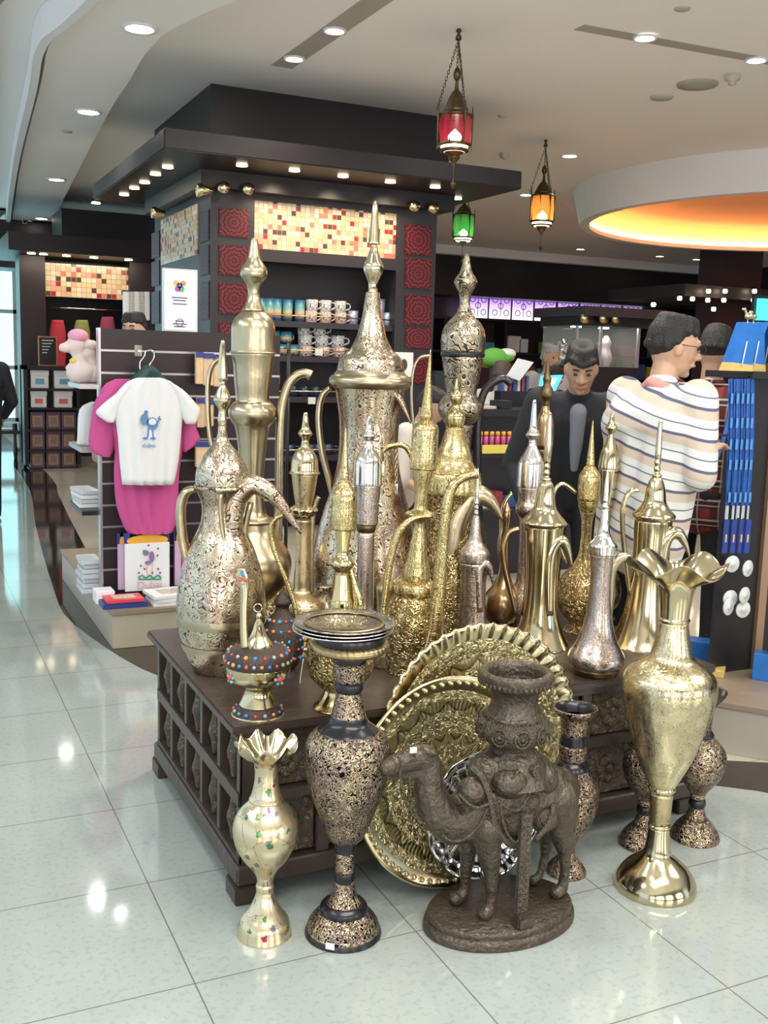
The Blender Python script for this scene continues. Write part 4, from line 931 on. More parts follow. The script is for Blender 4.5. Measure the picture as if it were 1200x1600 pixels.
# ================================================================== FAR WALL: lit purple panels and shelves
W_ = lambda px, py: onB(px, py, FB-.3)
xa, xb = W_(700, 450).x, W_(1012, 460).x
ws = thing('shelf_unit', 'long dark shelf unit with lamp rail along the far side of the shop', 'shelves', (xa-1.5, FB-.3, 0))
zr = W_(850, 462).z
box('lamp_rail', (xa-1.5, 16.5, FB-.5, FB-.44, zr, zr+.07), m_copper, ws)
for px in (705, 752, 790, 826, 862, 898, 932, 966, 999, 1028, 1052):
    p = onB(px, 460, FB-.5); link('rail_lamp', lathe_bm([(0, 0), (-.0, .06), (-.06, .07), (-.06, 0)], 12), m_lampw, ws, True, loc=Vector((p.x, FB-.55, zr+.02))-ws.location)
boxes('shelf', [(xa-1.5, 16.5, FB-.4, FB, z, z+.05) for z in (W_(850, 506).z, 1.75, 1.25, .75, .3)], m_dwood, ws)
for i in range(6): box('shelf_divider', (xa-1.5+i*1.4, xa-1.44+i*1.4, FB-.4, FB-.01, .3, W_(850, 506).z), m_dwood, ws)
def purple():
    m, t, p = M('backlit_violet_glass'); tc = node(t, 'ShaderNodeTexCoord'); sp = node(t, 'ShaderNodeSeparateXYZ'); t.links.new(tc.outputs['Generated'], sp.inputs[0])
    cr = node(t, 'ShaderNodeValToRGB'); t.links.new(sp.outputs[2], cr.inputs[0]); e = cr.color_ramp.elements; e[0].position = .05; e[0].color = (1, .85, 1, 1); e[1].position = .75; e[1].color = (.30, .14, .62, 1)
    t.links.new(cr.outputs[0], p.inputs['Emission Color']); p.inputs['Emission Strength'].default_value = 1.5; p.inputs['Base Color'].default_value = (.2, .1, .4, 1); return m
m_vio = purple()
for i, (x0_, x1_) in enumerate(((722, 729), (730, 763), (765, 799), (801, 834), (836, 869), (872, 904), (907, 938), (940, 971), (974, 1004))):
    a, c_ = W_(x0_, 497+(x0_-730)*.035), W_(x1_, 457+(x0_-730)*.04)
    tt = thing('light_box', 'backlit violet ornamental glass light box on the far wall, '+('first', 'second', 'third', 'fourth', 'fifth', 'sixth', 'seventh', 'eighth', 'ninth')[i]+' from the left', 'light box', (a.x, FB-.3, a.z), (0, 0, 0), 'violet light boxes on the far wall')
    box('glass', (a.x, c_.x, FB-.3, FB-.27, a.z, c_.z), m_vio, tt)
    if x1_-x0_ > 10:
        bm = bmesh.new()
        for (u, v) in ((.22, .72), (.78, .72), (.22, .25), (.78, .25), (.5, .5)):
            q = Vector((a.x+(c_.x-a.x)*u, FB-.31, a.z+(c_.z-a.z)*v))-tt.location; s_ = .05
            n0 = len(bm.verts); lathe_bm([(0, s_), (.004, s_), (.004, s_*1.3), (0, s_*1.3), (0, s_)], 12, bm=bm); bm.verts.ensure_lookup_table(); bmesh.ops.transform(bm, matrix=Matrix.Translation(q) @ Matrix.Rotation(PI/2, 4, 'X'), verts=bm.verts[n0:])
        addbox(bm, (c_.x-a.x)/2-.006, (c_.x-a.x)/2+.006, -.012, -.006, .05, (c_.z-a.z)-.03)
        link('tracery', bm, plain('violet_tracery', (.12, .04, .3), .6), tt)
l = bpy.data.lights.new('violet_wash', 'AREA')
# goods on the far shelves
gcols = [((.05, .1, .3), 'dark blue'), ((.25, .5, .1), 'green'), ((.6, .6, .62), 'white'), ((.05, .3, .4), 'teal'), ((.3, .04, .05), 'dark red'), ((.5, .35, .05), 'ochre')]
gm = [plain('goods_'+n.replace(' ', '_'), c_, .5) for c_, n in gcols]
k_ = 0
for zi, zq in enumerate((1.80, 1.30, .8)):
    for i in range(14):
        x = xa-1.2+i*.48+.1*(k_ % 3); h_ = .18+.05*((i*7+zi*3) % 4); ci = (i*5+zi*2+i//3) % 6; k_ += 1
        for d_ in range(6):
            if xa-1.5+1.4*d_-.30 < x < xa-1.42+1.4*d_: x = xa-1.41+1.4*d_ if x > xa-1.56+1.4*d_ else min(x, xa-1.81+1.4*d_)
        tag(box('boxed_souvenir', (x, x+.22+.05*(i % 3), FB-.38, FB-.2, zq+.001, zq+.001+h_), gm[ci], org=(x, FB-.38, zq), bevel=.01), gcols[ci][1]+' boxed souvenir on the '+('upper', 'middle', 'lower')[zi]+' shelf of the far wall', 'boxed souvenir', gcols[ci][1]+' boxed souvenirs on the '+('upper', 'middle', 'lower')[zi]+' far shelf')
# ================================================================== MID GROUND: hooded glass kiosk, checkout counter
KB = 9.6
kq = lambda px, py: onB(px, py, KB)
kx0, kx1 = kq(900, 520).x, kq(1000, 520).x
K = thing('glass_kiosk', 'glass showcase under a dark hood with small lamps', 'showcase', (kx0, KB, 0))
box('hood', (kq(893, 490).x, kq(1018, 490).x, KB-.25, KB+.75, kq(900, 494).z, kq(900, 479).z), m_slate, K)
box('hood_beam', (kq(900, 490).x, kx1+.1, KB-.12, KB+.7, kq(900, 508).z, kq(900, 494).z), m_dwood, K)
zg1 = kq(900, 508).z; zg0 = kq(900, 572).z
m_glass = plain('showcase_glass', (.9, .95, .95), .03, trans=0., alpha=.18)
box('glass_case', (kx0, kx1, KB, KB+.65, zg0, zg1), m_glass, K)
boxes('glass_post', [(x, x+.03, KB-.01, KB+.02, zg0, zg1) for x in (kx0, kx0+.33, kx1-.03)], m_groove, K)
box('counter_base', (kx0, kx1, KB, KB+.65, 0, zg0), m_dwood2, K)
for px in (912, 941, 960):
    p = onB(px, 497, KB-.17); bm = lathe_bm([(0, 0), (0, .055), (.05, .06), (.05, 0)], 16); bmesh.ops.rotate(bm, verts=bm.verts, cent=(0, 0, 0), matrix=Matrix.Rotation(PI/2, 3, 'X')); link('gilt_knob', bm, m_copper, K, True, loc=p-K.location)
for px in (925, 969): p = kq(px, 508); link('spotlight_lens', lathe_bm([(0, 0), (0, .06), (-.01, .06), (-.01, 0)], 12), m_lampon, K, True, loc=Vector((p.x, KB+.3, zg1))-K.location)
m_wr = plain('white_porcelain', (.8, .8, .82), .3)
for i, (px, h_, mt, nm) in enumerate(((905, .30, m_psilver, 'silver'), (925, .22, m_wr, 'white'), (955, .26, m_redbk, 'red'), (975, .36, m_wr, 'large white'))):
    p = kq(px, 560); tag(lathe('ornament', [(0, .05), (h_*.3, .08), (h_*.6, .05), (h_*.8, .06), (h_, .02)], mt, None, 16, loc=Vector((p.x, KB+.35, zg0))), nm+' ornament standing inside the glass showcase', 'ornament')
# checkout counter with tablet screen
CKB = 6.3
ck = lambda px, py: onB(px, py, CKB)
K2 = thing('checkout_counter', 'dark checkout counter behind the brassware with candy shelf', 'counter', (ck(730, 700).x, CKB, 0))
zk = ck(800, 640).z; ckx0, ckx1 = ck(735, 700).x, ck(935, 700).x
box('counter_top', (ckx0, ckx1, CKB, CKB+.7, zk-.05, zk), m_dwood, K2); box('counter_front', (ckx0+.02, ckx1-.02, CKB+.2, CKB+.65, 0, zk-.05), m_dwood2, K2)
zs_ = ck(775, 705).z; box('candy_shelf', (ckx0, ckx1-.3, CKB-.05, CKB+.2, zs_-.04, zs_), m_dwood, K2); box('candy_shelf_front', (ck(748, 700).x, ck(803, 700).x, CKB-.06, CKB-.045, zs_-.01, zs_+.05), plain('yellow_card_strip', (.75, .62, .1), .5), K2)
box('lower_shelf', (ckx0, ckx1-.2, CKB-.05, CKB+.2, .5, .54), m_dwood, K2)
m_cnd = plain('magenta_candy', (.80, .12, .30), .3, noise=.5, nscale=50); m_cap = plain('orange_lid', (.9, .40, .05), .4)
for i in range(6):
    p = Vector((ck(752+i*9, 700).x, CKB+.02, zs_)); tt = thing('candy_jar', 'magenta candy jar with orange lid in the row on the counter shelf', 'candy jar', p, (0, 0, 0), 'candy jars on the counter shelf')
    link('jar', lathe_bm([(0, 0), (0, .017), (.1, .017), (.11, .012), (.11, 0)], 12), m_cnd, tt, True); link('lid', lathe_bm([(.111, 0), (.111, .017), (.14, .015), (.14, 0)], 12), m_cap, tt, True)
p = Vector((ck(727, 700).x, CKB+.03, zs_)); tt = thing('wrapped_gift', 'clear wrapped gift bag left of the candy jars', 'gift', p); fuse('bag', [('e', (0, 0, .07), (.07, .04, .09)), ('c', (0, 0, .12), (.02, 0, .2), .04, .02)], plain('cellophane', (.6, .5, .55), .2, noise=.5, nscale=40), tt, .01)
b_ = zk
ts = thing('tablet_screen', 'tilted checkout screen with a bright cyan border', 'screen', ck(855, 622)); 
bm = bmesh.new(); vs = [onB(x, y, CKB+.1)-ts.location for x, y in ((842, 624), (862, 624), (880, 586), (848, 587))]
f = bm.faces.new([bm.verts.new(v) for v in vs]); r = bmesh.ops.extrude_face_region(bm, geom=[f]); bmesh.ops.translate(bm, verts=[v for v in r['geom'] if isinstance(v, bmesh.types.BMVert)], vec=(0, .03, 0)); bmesh.ops.recalc_face_normals(bm, faces=bm.faces)
link('screen_border', bm, plain('cyan_screen', (.1, .5, .9), .3, emit=(.05, .5, 1), es=.9), ts)
bm = bmesh.new(); vs = [onB(x, y, CKB+.09)-ts.location for x, y in ((842, 620), (855, 620), (870, 591), (850, 592))]
f = bm.faces.new([bm.verts.new(v) for v in vs]); r = bmesh.ops.extrude_face_region(bm, geom=[f]); bmesh.ops.translate(bm, verts=[v for v in r['geom'] if isinstance(v, bmesh.types.BMVert)], vec=(0, -.004, 0)); bmesh.ops.recalc_face_normals(bm, faces=bm.faces)
link('screen_page', bm, plain('white_screen', (.9, .95, 1), .3, emit=(.9, .97, 1), es=1), ts)
tube('stand', [ck(858, 622)+Vector((0, .14, 0)), Vector((ck(858, 622).x, CKB+.14, zk))], .02, m_blackp, ts, sub=0)
pp = ck(812, 580); bm = bmesh.new(); vs = [onB(x, y, CKB+.5) for x, y in ((792, 588), (812, 595), (834, 566), (810, 560))]; c0 = vs[0].copy()
f = bm.faces.new([bm.verts.new(v-c0) for v in vs]); r = bmesh.ops.extrude_face_region(bm, geom=[f]); bmesh.ops.translate(bm, verts=[v for v in r['geom'] if isinstance(v, bmesh.types.BMVert)], vec=(0, .01, 0)); bmesh.ops.recalc_face_normals(bm, faces=bm.faces)
tag(link('paper_sheet', bm, m_white, loc=c0), 'white printed sheet held up beside the boy', 'paper')
for i in range(7):
    p = Vector((ck(845+i*7, 600).x, CKB+.55, ck(850, 583).z-.15)); tag(box('bottle_box', (p.x, p.x+.022, p.y, p.y+.05, p.z, p.z+.12), gm[(i*2) % 6], org=p), 'narrow upright box in the row beside the cyan screen', 'box', 'narrow boxes in a row beside the screen')
tag(box('box_tray', (ck(843, 600).x, ck(897, 600).x, CKB+.53, CKB+.62, zk+.001, ck(850, 583).z-.15), m_dwood, org=(ck(843, 600).x, CKB+.53, 0)), 'dark raised ledge under the row of narrow boxes', 'shelf')
# white card with round photographs, between the tall dallah and the dark ewer
a, c_ = onB(604, 588, 6.2), onB(646, 551, 6.2); tt = thing('picture_card', 'white card with round photographs behind the tallest coffee pot', 'card', (a.x, 6.2, a.z)); box('card', (a.x, c_.x, 6.2, 6.22, a.z, c_.z), m_white, tt); tube('stand_rod', [Vector(((a.x+c_.x)/2, 6.23, 0)), Vector(((a.x+c_.x)/2, 6.23, a.z+.05))], .008, m_chrome, tt, sub=0); box('stand_foot', ((a.x+c_.x)/2-.1, (a.x+c_.x)/2+.1, 6.14, 6.32, 0, .01), m_blackp, tt)
for px in (612, 631): blobs2d('photo_print', [('e', px, 570, 6, 9)], 6.199, m_bronze2, tt)
# far right: square column, hood and lit screen
RB = 14.
a, c_ = onB(1128, 440, RB), onB(1193, 400, RB); t = thing('shop_column', 'dark square far column with wide lamp hood', 'column', (a.x, RB, 0)); box('shaft', (a.x, c_.x, RB, RB+.6, 0, ZC-.002), plain('plum_column', (.07, .035, .04), .5), t)
h0, h1 = onB(1070, 462, RB-.8), onB(1070, 443, RB-.8); box('hood', (h0.x, 14., RB-.8, RB+1.2, h0.z, h1.z), m_slate, t)
for px, py in ((1107, 455), (1133, 455), (1179, 455), (1082, 467), (1106, 469), (1131, 469), (1177, 469), (1062, 466), (1115, 483), (1021, 476)):
    p = onB(px, py, RB-.9); link('spotlight_lens', lathe_bm([(-.03, 0), (-.03, .03), (0, .04), (.03, .03), (.03, 0)], 12), m_lampw, t, True, loc=p-t.location)
a, c_ = onB(1186, 500, 6.4), onB(1215, 468, 6.4); tt = thing('lit_sign', 'bright turquoise lit screen at the right edge', 'screen', (a.x, 6.4, a.z)); box('screen_face', (a.x, c_.x, 6.4, 6.44, a.z, c_.z), plain('turquoise_screen', (.1, .7, .8), .3, emit=(.05, .85, .9), es=1.2), tt)
box('screen_post', (a.x+.05, a.x+.1, 6.44, 6.5, 0, c_.z), m_blackp, tt)
box('screen_back', (a.x-.03, c_.x+.03, 6.44, 6.47, a.z-.03, c_.z+.03), m_blackp, tt)

# clutter on the checkout counter
p = ck(726, 612); t = thing('computer_monitor', 'black computer monitor seen from behind at the left end of the checkout counter', 'monitor', (p.x, CKB+.3, zk)); box('screen_shell', (p.x-.1, p.x+.13, CKB+.28, CKB+.31, zk+.04, zk+.26), m_blackp, t, bevel=.006); box('stand', (p.x-.02, p.x+.04, CKB+.29, CKB+.35, zk, zk+.06), m_blackp, t)
for i, (px, w_, h_, mt, lab) in enumerate(((752, .10, .05, m_white, 'white small box on the checkout counter right of the monitor'), (770, .14, .02, m_photo, 'printed leaflet pile on the checkout counter'), (797, .10, .06, m_blackp, 'black card terminal on the checkout counter'), (886, .20, .02, m_white, 'white papers on the checkout counter in front of the person in the black jacket'))):
    p = ck(px, 640); bk(p.x, CKB+.13, w_, .14, zk, h_, mt, lab, .2*i-.3, cat='counter_item')
for i, (px, w_, h_, c_) in enumerate(((745, .09, .10, 1), (765, .10, .06, 2), (783, .07, .12, 4), (800, .10, .08, 0), (820, .08, .11, 3), (842, .12, .07, 5))):
    p = ck(px, 700); bk(p.x, CKB+.06, w_, .10, .541, h_, gm[c_], gcols[c_][1]+' small box on the lower shelf of the checkout counter, '+('first', 'second', 'third', 'fourth', 'fifth', 'sixth')[i]+' from the left', .1*i, cat='small_box')
# ================================================================== RIGHT: SOUVENIR DISPLAY ON LOW PLATFORM
pa, pb = atZ(1130, 1177), atZ(1200, 1190); dd = (pb-pa).normalized(); p0 = pa-dd*.12; p1 = pa+dd*2.5; nn = Vector((-dd.y, dd.x, 0)); nn = nn if nn.y > 0 else -nn
PZ = .2
D = thing('display_platform', 'low beige platform under the blue souvenir stand', 'platform', p0)
bm = bmesh.new(); q = [p0-dd*0, p1, p1+nn*.8, p0+nn*.8]; lo = [bm.verts.new((v.x-p0.x, v.y-p0.y, 0)) for v in q]; hi = [bm.verts.new((v.x-p0.x, v.y-p0.y, PZ)) for v in q]; bm.faces.new(hi); bm.faces.new(lo[::-1])
for i in range(4): bm.faces.new((lo[i], lo[(i+1) % 4], hi[(i+1) % 4], hi[i]))
bmesh.ops.recalc_face_normals(bm, faces=bm.faces); link('base', bm, m_greyb, D, bevel=.003)
bm = bmesh.new(); q = [p0-dd*.01-nn*.01, p1-nn*.01, p1+nn*.8, p0+nn*.8]; lo = [bm.verts.new((v.x-p0.x, v.y-p0.y, PZ)) for v in q]; hi = [bm.verts.new((v.x-p0.x, v.y-p0.y, PZ+.02)) for v in q]; bm.faces.new(hi); bm.faces.new(lo[::-1])
for i in range(4): bm.faces.new((lo[i], lo[(i+1) % 4], hi[(i+1) % 4], hi[i]))
bmesh.ops.recalc_face_normals(bm, faces=bm.faces); link('base_top', bm, m_taupe, D)
PZ += .02
ps = atZ(1177, 1047, PZ)
t = thing('souvenir_stand', 'dark souvenir stand with bronze edge post at the right', 'stand', ps)
SBk = ps.y
tp_ = onB(1202, 540, SBk); bm = bmesh.new()
zt2_ = lambda: onB(1165, 580, SBk-.05).z-.03
post = plain('bronze_post', (.42, .28, .18), .35, .6)
box('edge_post', (ps.x, ps.x+.045, SBk, SBk+.05, PZ, 1.95), post, t); box('side_panel', (ps.x-.24, ps.x, SBk+.02, SBk+.04, PZ, zt2_()), m_dwood, t); box('stand_panel', (ps.x+.045, ps.x+.9, SBk+.01, SBk+.05, PZ, 1.95), m_dwood2, t)
zt2 = onB(1165, 580, SBk-.05).z
box('shelf', (ps.x-.20, ps.x+.3, SBk-.05, SBk+.24, zt2-.03, zt2), m_dwood, t)
# blue tent shaped bags on top
m_blue = plain('bright_blue_pack', (.015, .15, .52), .35, noise=.3, nscale=20); m_sand = plain('sand_yellow_print', (.62, .45, .15), .5); m_blue2 = plain('lanyard_blue', (.012, .085, .36), .4, noise=.55, nscale=34); m_cyan = plain('pale_blue_print', (.10, .27, .58), .5)
bb = SBk-.05
for i, (x0_, x1_, xt) in enumerate(((1139, 1176, 1170), (1158, 1196, 1188), (1172, 1215, 1205))):
    bo = bb+.10*i; vs0 = [onB(x0_, 580-1*i, bo), onB(x1_, 585, bo), onB(xt+6, 503, bo), onB(xt-3, 503, bo)]
    tt = thing('souvenir_bag', 'bright blue tent shaped souvenir bag with sand coloured foot, '+('front', 'second', 'rearmost')[i]+' of three', 'souvenir bag', Vector((vs0[0].x, bo, zt2)), (0, 0, 0), 'blue tent shaped bags on the stand')
    dz = zt2-vs0[0].z
    def pris(name, f1, f2, mat, o_=0):
        bm = bmesh.new(); L = vs0; V = [L[0].lerp(L[3], f1), L[1].lerp(L[2], f1), L[1].lerp(L[2], f2), L[0].lerp(L[3], f2)]
        for v in V: v.z = max(v.z, zt2)
        A_ = [bm.verts.new(v-tt.location+Vector((0, -o_, 0))) for v in V]; B_ = [bm.verts.new(v-tt.location+Vector((0, .06+o_, 0))) for v in V]
        bm.faces.new(A_); bm.faces.new(B_[::-1])
        for k in range(4): bm.faces.new((A_[k], A_[(k+1) % 4], B_[(k+1) % 4], B_[k]))
        bmesh.ops.recalc_face_normals(bm, faces=bm.faces); return link(name, bm, mat, tt)
    pris('bag_body', .18, 1, m_blue); pris('sand_foot', 0, .18, m_sand, .001)
    a = vs0[0].lerp(vs0[1], .45).lerp((vs0[2]+vs0[3])/2, .12); b = vs0[0].lerp(vs0[1], .5).lerp((vs0[2]+vs0[3])/2, .62)
    tube('white_mast_print', [a+Vector((0, -.004, 0)), b+Vector((0, -.004, 0))], .003, m_white, tt, sub=0)
tt = thing('toy_camel', 'tiny golden camel figurine topping the blue bags', 'figurine', onB(1172, 506, bb)); p = tt.location
fuse('camel_body', [('c', (-.02, 0, .03), (.02, 0, .03), .012, .012), ('c', (-.02, 0, .03), (-.035, 0, .06), .007, .006), ('c', (-.035, 0, .06), (-.05, 0, .058), .007, .004), ('c', (-.015, 0, .03), (-.015, 0, 0), .004, .004), ('c', (.018, 0, .03), (.018, 0, 0), .004, .004), ('e', (0, 0, .045), (.012, .01, .012))], m_pbrass, tt, .004, 1)
# lanyards
for i, x in enumerate((1139, 1148, 1156, 1164, 1171)):
    bo = SBk-.02-.012*(i % 2); a = onB(x+2, 592, bo); b = onB(x-3, 790, bo)
    tt = thing('lanyard', 'blue printed neck lanyard hanging in the row, '+('leftmost', 'second', 'middle', 'fourth', 'rightmost')[i]+' of five', 'lanyard', a, (0, 0, 0), 'blue lanyards hanging on the stand')
    w_ = .0105
    for s in (0, 1):
        link('strap', sweep_bm([a-tt.location+Vector((.009*s, -.004*s, 0)), a.lerp(b, .5)-tt.location+Vector((.006*s+.004, -.008*s, 0)), b-tt.location+Vector((0, -.002*s, 0))], [w_]*3, [.0015]*3, (0, 1, 0), 6), m_blue2, tt)
    for u in (.14, .33, .5, .66, .92): box('printed_patch', (a.x+(b.x-a.x)*u-.006, a.x+(b.x-a.x)*u+.007, bo-.014, bo-.0125, a.z+(b.z-a.z)*u-.028, a.z+(b.z-a.z)*u+.016), m_cyan, tt)
    boxes('metal_clip', [(b.x-.006, b.x+.006, bo-.006, bo+.002, b.z-.06, b.z)], m_chrome, tt)
tt = thing('lanyard', 'loose blue lanyard loop swinging out in front of the plaid shirt', 'lanyard', onB(1128, 668, SBk-.02))
tube('strap', [onB(x, y, SBk-.02) for x, y in ((1140, 650), (1132, 680), (1124, 705), (1118, 717), (1112, 708), (1109, 680))], .010, m_blue2, tt, t=.0015)
# tags and white discs
m_tag = plain('navy_printed_tag', (.02, .05, .28), .3, noise=.6, nscale=40)
for i, x in enumerate((1133, 1145, 1157, 1167)):
    a, b = onB(x-5, 865, SBk-.03-.01*i), onB(x+8, 812, SBk-.03-.01*i); tt = thing('luggage_tag', 'navy printed souvenir tag below the lanyards, '+('leftmost', 'second', 'third', 'rightmost')[i]+' of four', 'luggage tag', (a.x, SBk-.03-.01*i, a.z), (0, 0, 0), 'navy tags below the lanyards')
    box('card', (a.x, b.x, a.y, a.y+.006, a.z, b.z), m_tag, tt, bevel=.002); box('gold_print', (a.x+.012, b.x-.012, a.y-.001, a.y, a.z+.05, a.z+.085), m_sand, tt)
m_disc = plain('pale_porcelain_disc', (.62, .66, .66), .4)
for i, (x, y) in enumerate(((1143, 881), (1167, 888), (1140, 935), (1137, 948), (1160, 952), (1162, 930))):
    p = onB(x, y, SBk-.04-.012*i); tt = thing('souvenir_disc', 'pale round souvenir disc hanging on the stand, '+('upper left', 'upper right', 'middle left', 'lowest left', 'lowest right', 'middle right')[i], 'souvenir disc', p, (0, 0, 0), 'round discs on the stand')
    bm = lathe_bm([(0, 0), (0, .036), (.006, .038), (.008, .034), (.008, .010), (.011, .009), (.011, 0)], 24); bmesh.ops.rotate(bm, verts=bm.verts, cent=(0, 0, 0), matrix=Matrix.Rotation(PI/2, 3, 'X') @ Matrix.Rotation(.3*(i % 2)-.1, 3, 'Y')); link('disc', bm, m_disc, tt, True)
tube('display_rod', [Vector((ps.x-.2, SBk-.03, onB(1150, 588, SBk).z)), Vector((ps.x, SBk-.03, onB(1150, 588, SBk).z))], .004, m_chrome, t, sub=0, n=(0, 0, 1))
# boxes on the platform
b1 = lambda px, py: atZ(px, py, PZ)
for i, (px, py, w_, d_, h_, mt, lab) in enumerate(((1108, 1030, .22, .1, .09, m_blue, 'bright blue carton lying on the platform left of the post'), (1092, 1050, .22, .1, .03, m_sand, 'sand coloured flat carton in front of the blue one'), (1145, 1035, .1, .12, .16, m_cyan, 'pale blue and white box standing left of the bronze post'), (1150, 1015, .1, .1, .20, m_tanp, 'tan and coral box behind the pale blue one'), (1192, 1060, .09, .08, .12, m_blue, 'blue box just right of the bronze post'), (1215, 1062, .09, .08, .16, gm[1], 'green box at the right edge beyond the post'))):
    p = b1(px, py); bk(p.x, p.y, w_, d_, PZ, h_, mt, lab, -.85, cat='souvenir_box')
p = atZ(1110, 886, 0); tt = thing('glue_bottle', 'white and red bottle with pointed cap standing on the far floor beyond the ruffled vase', 'bottle', p); q_ = 3.3
link('bottle_body', lathe_bm(spline([(0, .022*q_), (.01*q_, .025*q_), (.04*q_, .022*q_), (.06*q_, .013*q_)], 3)+[(.06*q_, 0)], 14), m_white, tt, True); link('red_label', lathe_bm([(.008*q_, .0255*q_), (.022*q_, .0255*q_), (.022*q_, .024*q_)], 14), m_redbk, tt, True); link('red_collar', lathe_bm([(.055*q_, .015*q_), (.066*q_, .014*q_), (.066*q_, 0)], 12), m_redbk, tt, True); link('pointed_cap', lathe_bm([(.066*q_, .010*q_), (.090*q_, .002*q_), (.090*q_, 0)], 12), m_white, tt, True)
# ================================================================== CARVED WOODEN PLINTH
fl, bl, fr = atZ(375, 1413), atZ(263, 1225), atZ(1060, 1255)
X0, X1, Y0, Y1 = .855, 2.56, 2.70, 3.74
PL = thing('carved_plinth', 'dark carved wooden plinth carrying the brassware', 'plinth', (X0, Y0, 0))
ov = .035
box('top_board', (X0-ov, X1+ov, Y0-ov, Y1+ov, ZP-.028, ZP), m_pl, PL, bevel=.006)
box('top_moulding', (X0-ov*.4, X1+ov*.4, Y0-ov*.4, Y1+ov*.4, ZP-.055, ZP-.028), m_pl, PL, bevel=.005)
box('carcass', (X0+.031, X1-.031, Y0+.031, Y1-.031, .08, ZP-.055), m_pl, PL)
# skirt with bracket feet
sk = []
sk += [(X0-.015, X0+.03, Y0-.012, Y1+.012, .056, .114), (X0-.013, X1+.013, Y0-.016, Y0+.03, .055, .115), (X0-.013, X1+.013, Y1-.03, Y1+.016, .055, .115), (X1-.03, X1+.015, Y0-.012, Y1+.012, .056, .114)]
box_feet = [(X0-.015, Y0-.015), (X1-.075, Y0-.015), (X0-.015, Y1-.075), (X1-.075, Y1-.075)]
boxes('skirt', sk, m_pl, PL, bevel=.006)
for fx, fy in box_feet: box('foot', (fx-.005, fx+.095, fy-.006, fy+.096, 0, .0545), m_pl, PL, bevel=.004)
# left side: five by two openings
n = 5; zlo, zmid0, zmid1, zhi = .115, .29, .335, ZP-.055
bd = []; L = Y1-Y0; sw = .034
for i in range(n+1): y = Y0+(L-sw)*i/n; bd.append((X0-.003, X0+.03, y, y+sw, zlo, zhi))
for q_ in bd: box('side_stile', q_, m_pl, PL, bevel=.003)
box('side_rail', (X0-.006, X0+.03, Y0+.004, Y1-.004, zmid0, zmid1), m_pl, PL, bevel=.003); box('side_rail', (X0-.005, X0+.032, Y0+.003, Y1-.003, zlo-.002, zlo+.02), m_pl, PL, bevel=.003)
for i in range(n):
    for j, (za, zb_) in enumerate(((zlo+.02, zmid0), (zmid1, zhi))):
        y = Y0+(L-sw)*i/n+sw; bm = bmesh.new()
        lathe_bm(spline([(za+.005, .012), ((za+zb_)/2-.03, .018), ((za+zb_)/2, .026), ((za+zb_)/2+.03, .018), (zb_-.005, .012)], 3), 10, bm=bm, cx=X0+.02-X0, cy=y+(L/n-sw)/2-Y0+.0)
        link('carved_baluster', bm, m_plc, PL, True)
# front: framed carved panels
N = 7; W__ = X1-X0
bd = [(X0+(W__-.04)*i/N, X0+(W__-.04)*i/N+.04, Y0-.003, Y0+.0301, zlo, zhi) for i in range(N+1)]
for q_ in bd: box('front_stile', q_, m_pl, PL, bevel=.003)
box('front_rail', (X0+.002, X1-.002, Y0-.005, Y0+.03, .30, .335), m_pl, PL, bevel=.003)
for i in range(N):
    for za, zb_ in ((zlo+.01, .295), (.34, zhi-.005)):
        x = X0+(W__-.04)*i/N+.045; w_ = (W__-.04)/N-.05; bm = bmesh.new(); addbox(bm, x-X0, x+w_-X0, .015, .04, za, zb_)
        cxm, czm = x+w_/2-X0, (za+zb_)/2
        for k in range(8):
            a = 2*PI*k/8; ell_bm(bm, (cxm+.035*math.cos(a), .014, czm+.035*math.sin(a)), (.02, .012, .02), seg=8)
        ell_bm(bm, (cxm, .012, czm), (.018, .014, .018), seg=8)
        for sx in (-1, 1):
            for sz in (-1, 1): ell_bm(bm, (cxm+sx*w_*.38, .016, czm+sz*(zb_-za)*.38), (.02, .01, .02), seg=8)
        bmesh.ops.recalc_face_normals(bm, faces=bm.faces); link('carved_panel', bm, m_plc, PL)
# ================================================================== TRAYS LEANING ON THE PLINTH
def tray(name, label, px, py, b, R, lean, mat, mrim, scal=0, beads=0, flute=0):
    c = onB(px, py, b); t = thing(name, label, 'tray', c, (PI/2-lean, 0, 0))     # local +z looks out at the room
    pr = [(0, 0), (0, R*.72), (.004, R*.74), (.010, R*.80), (.012, R*.86), (.022, R*.93), (.026, R*.97), (.026, R), (.020, R*1.0), (.008, R*.86), (-.004, R*.74), (-.004, 0)]
    def mod(th, z, r):
        w_ = max(0, (r/R-.86)/.14)
        if scal: z += w_*.007*math.sin(scal*th); r *= 1+.010*w_*math.cos(scal*th)
        if flute: z += .004*math.sin(flute*th)*max(0, min(1, (r/R-.45)/.3))
        return z, r
    sp = [q for q in pr]; link('dish', lathe_bm([(z, r) for z, r in sp[:4]]+[(.012, R*.86)], 144, mod), mat, t, True)
    link('rim', lathe_bm([(z, r) for z, r in sp[4:8]]+[(.020, R), (.006, R*.86), (-.006, R*.74), (-.006, 0)], 180, mod), mrim, t, True)
    if beads:
        bm = bmesh.new()
        for k in range(beads): a = 2*PI*k/beads; ell_bm(bm, (R*.93*math.cos(a), R*.93*math.sin(a), .024), (R*.026, R*.026, .012), seg=8)
        link('beaded_edge', bm, mrim, t, True)
    return t
LE = .13
m_rim = plain('bright_tray_rim', (.64, .55, .34), .2, 1, noise=.1, nscale=20)
tray('round_tray', 'largest gold tray with scalloped edge, rear one of the leaning pair', 749, 1148, 2.635, .352, LE, m_tray, m_rim, scal=48)
tray('round_tray', 'gold tray with beaded edge, front one of the leaning pair, behind the camel', 702, 1219, 2.585, .322, LE, m_tray, m_rim, scal=0, beads=64)
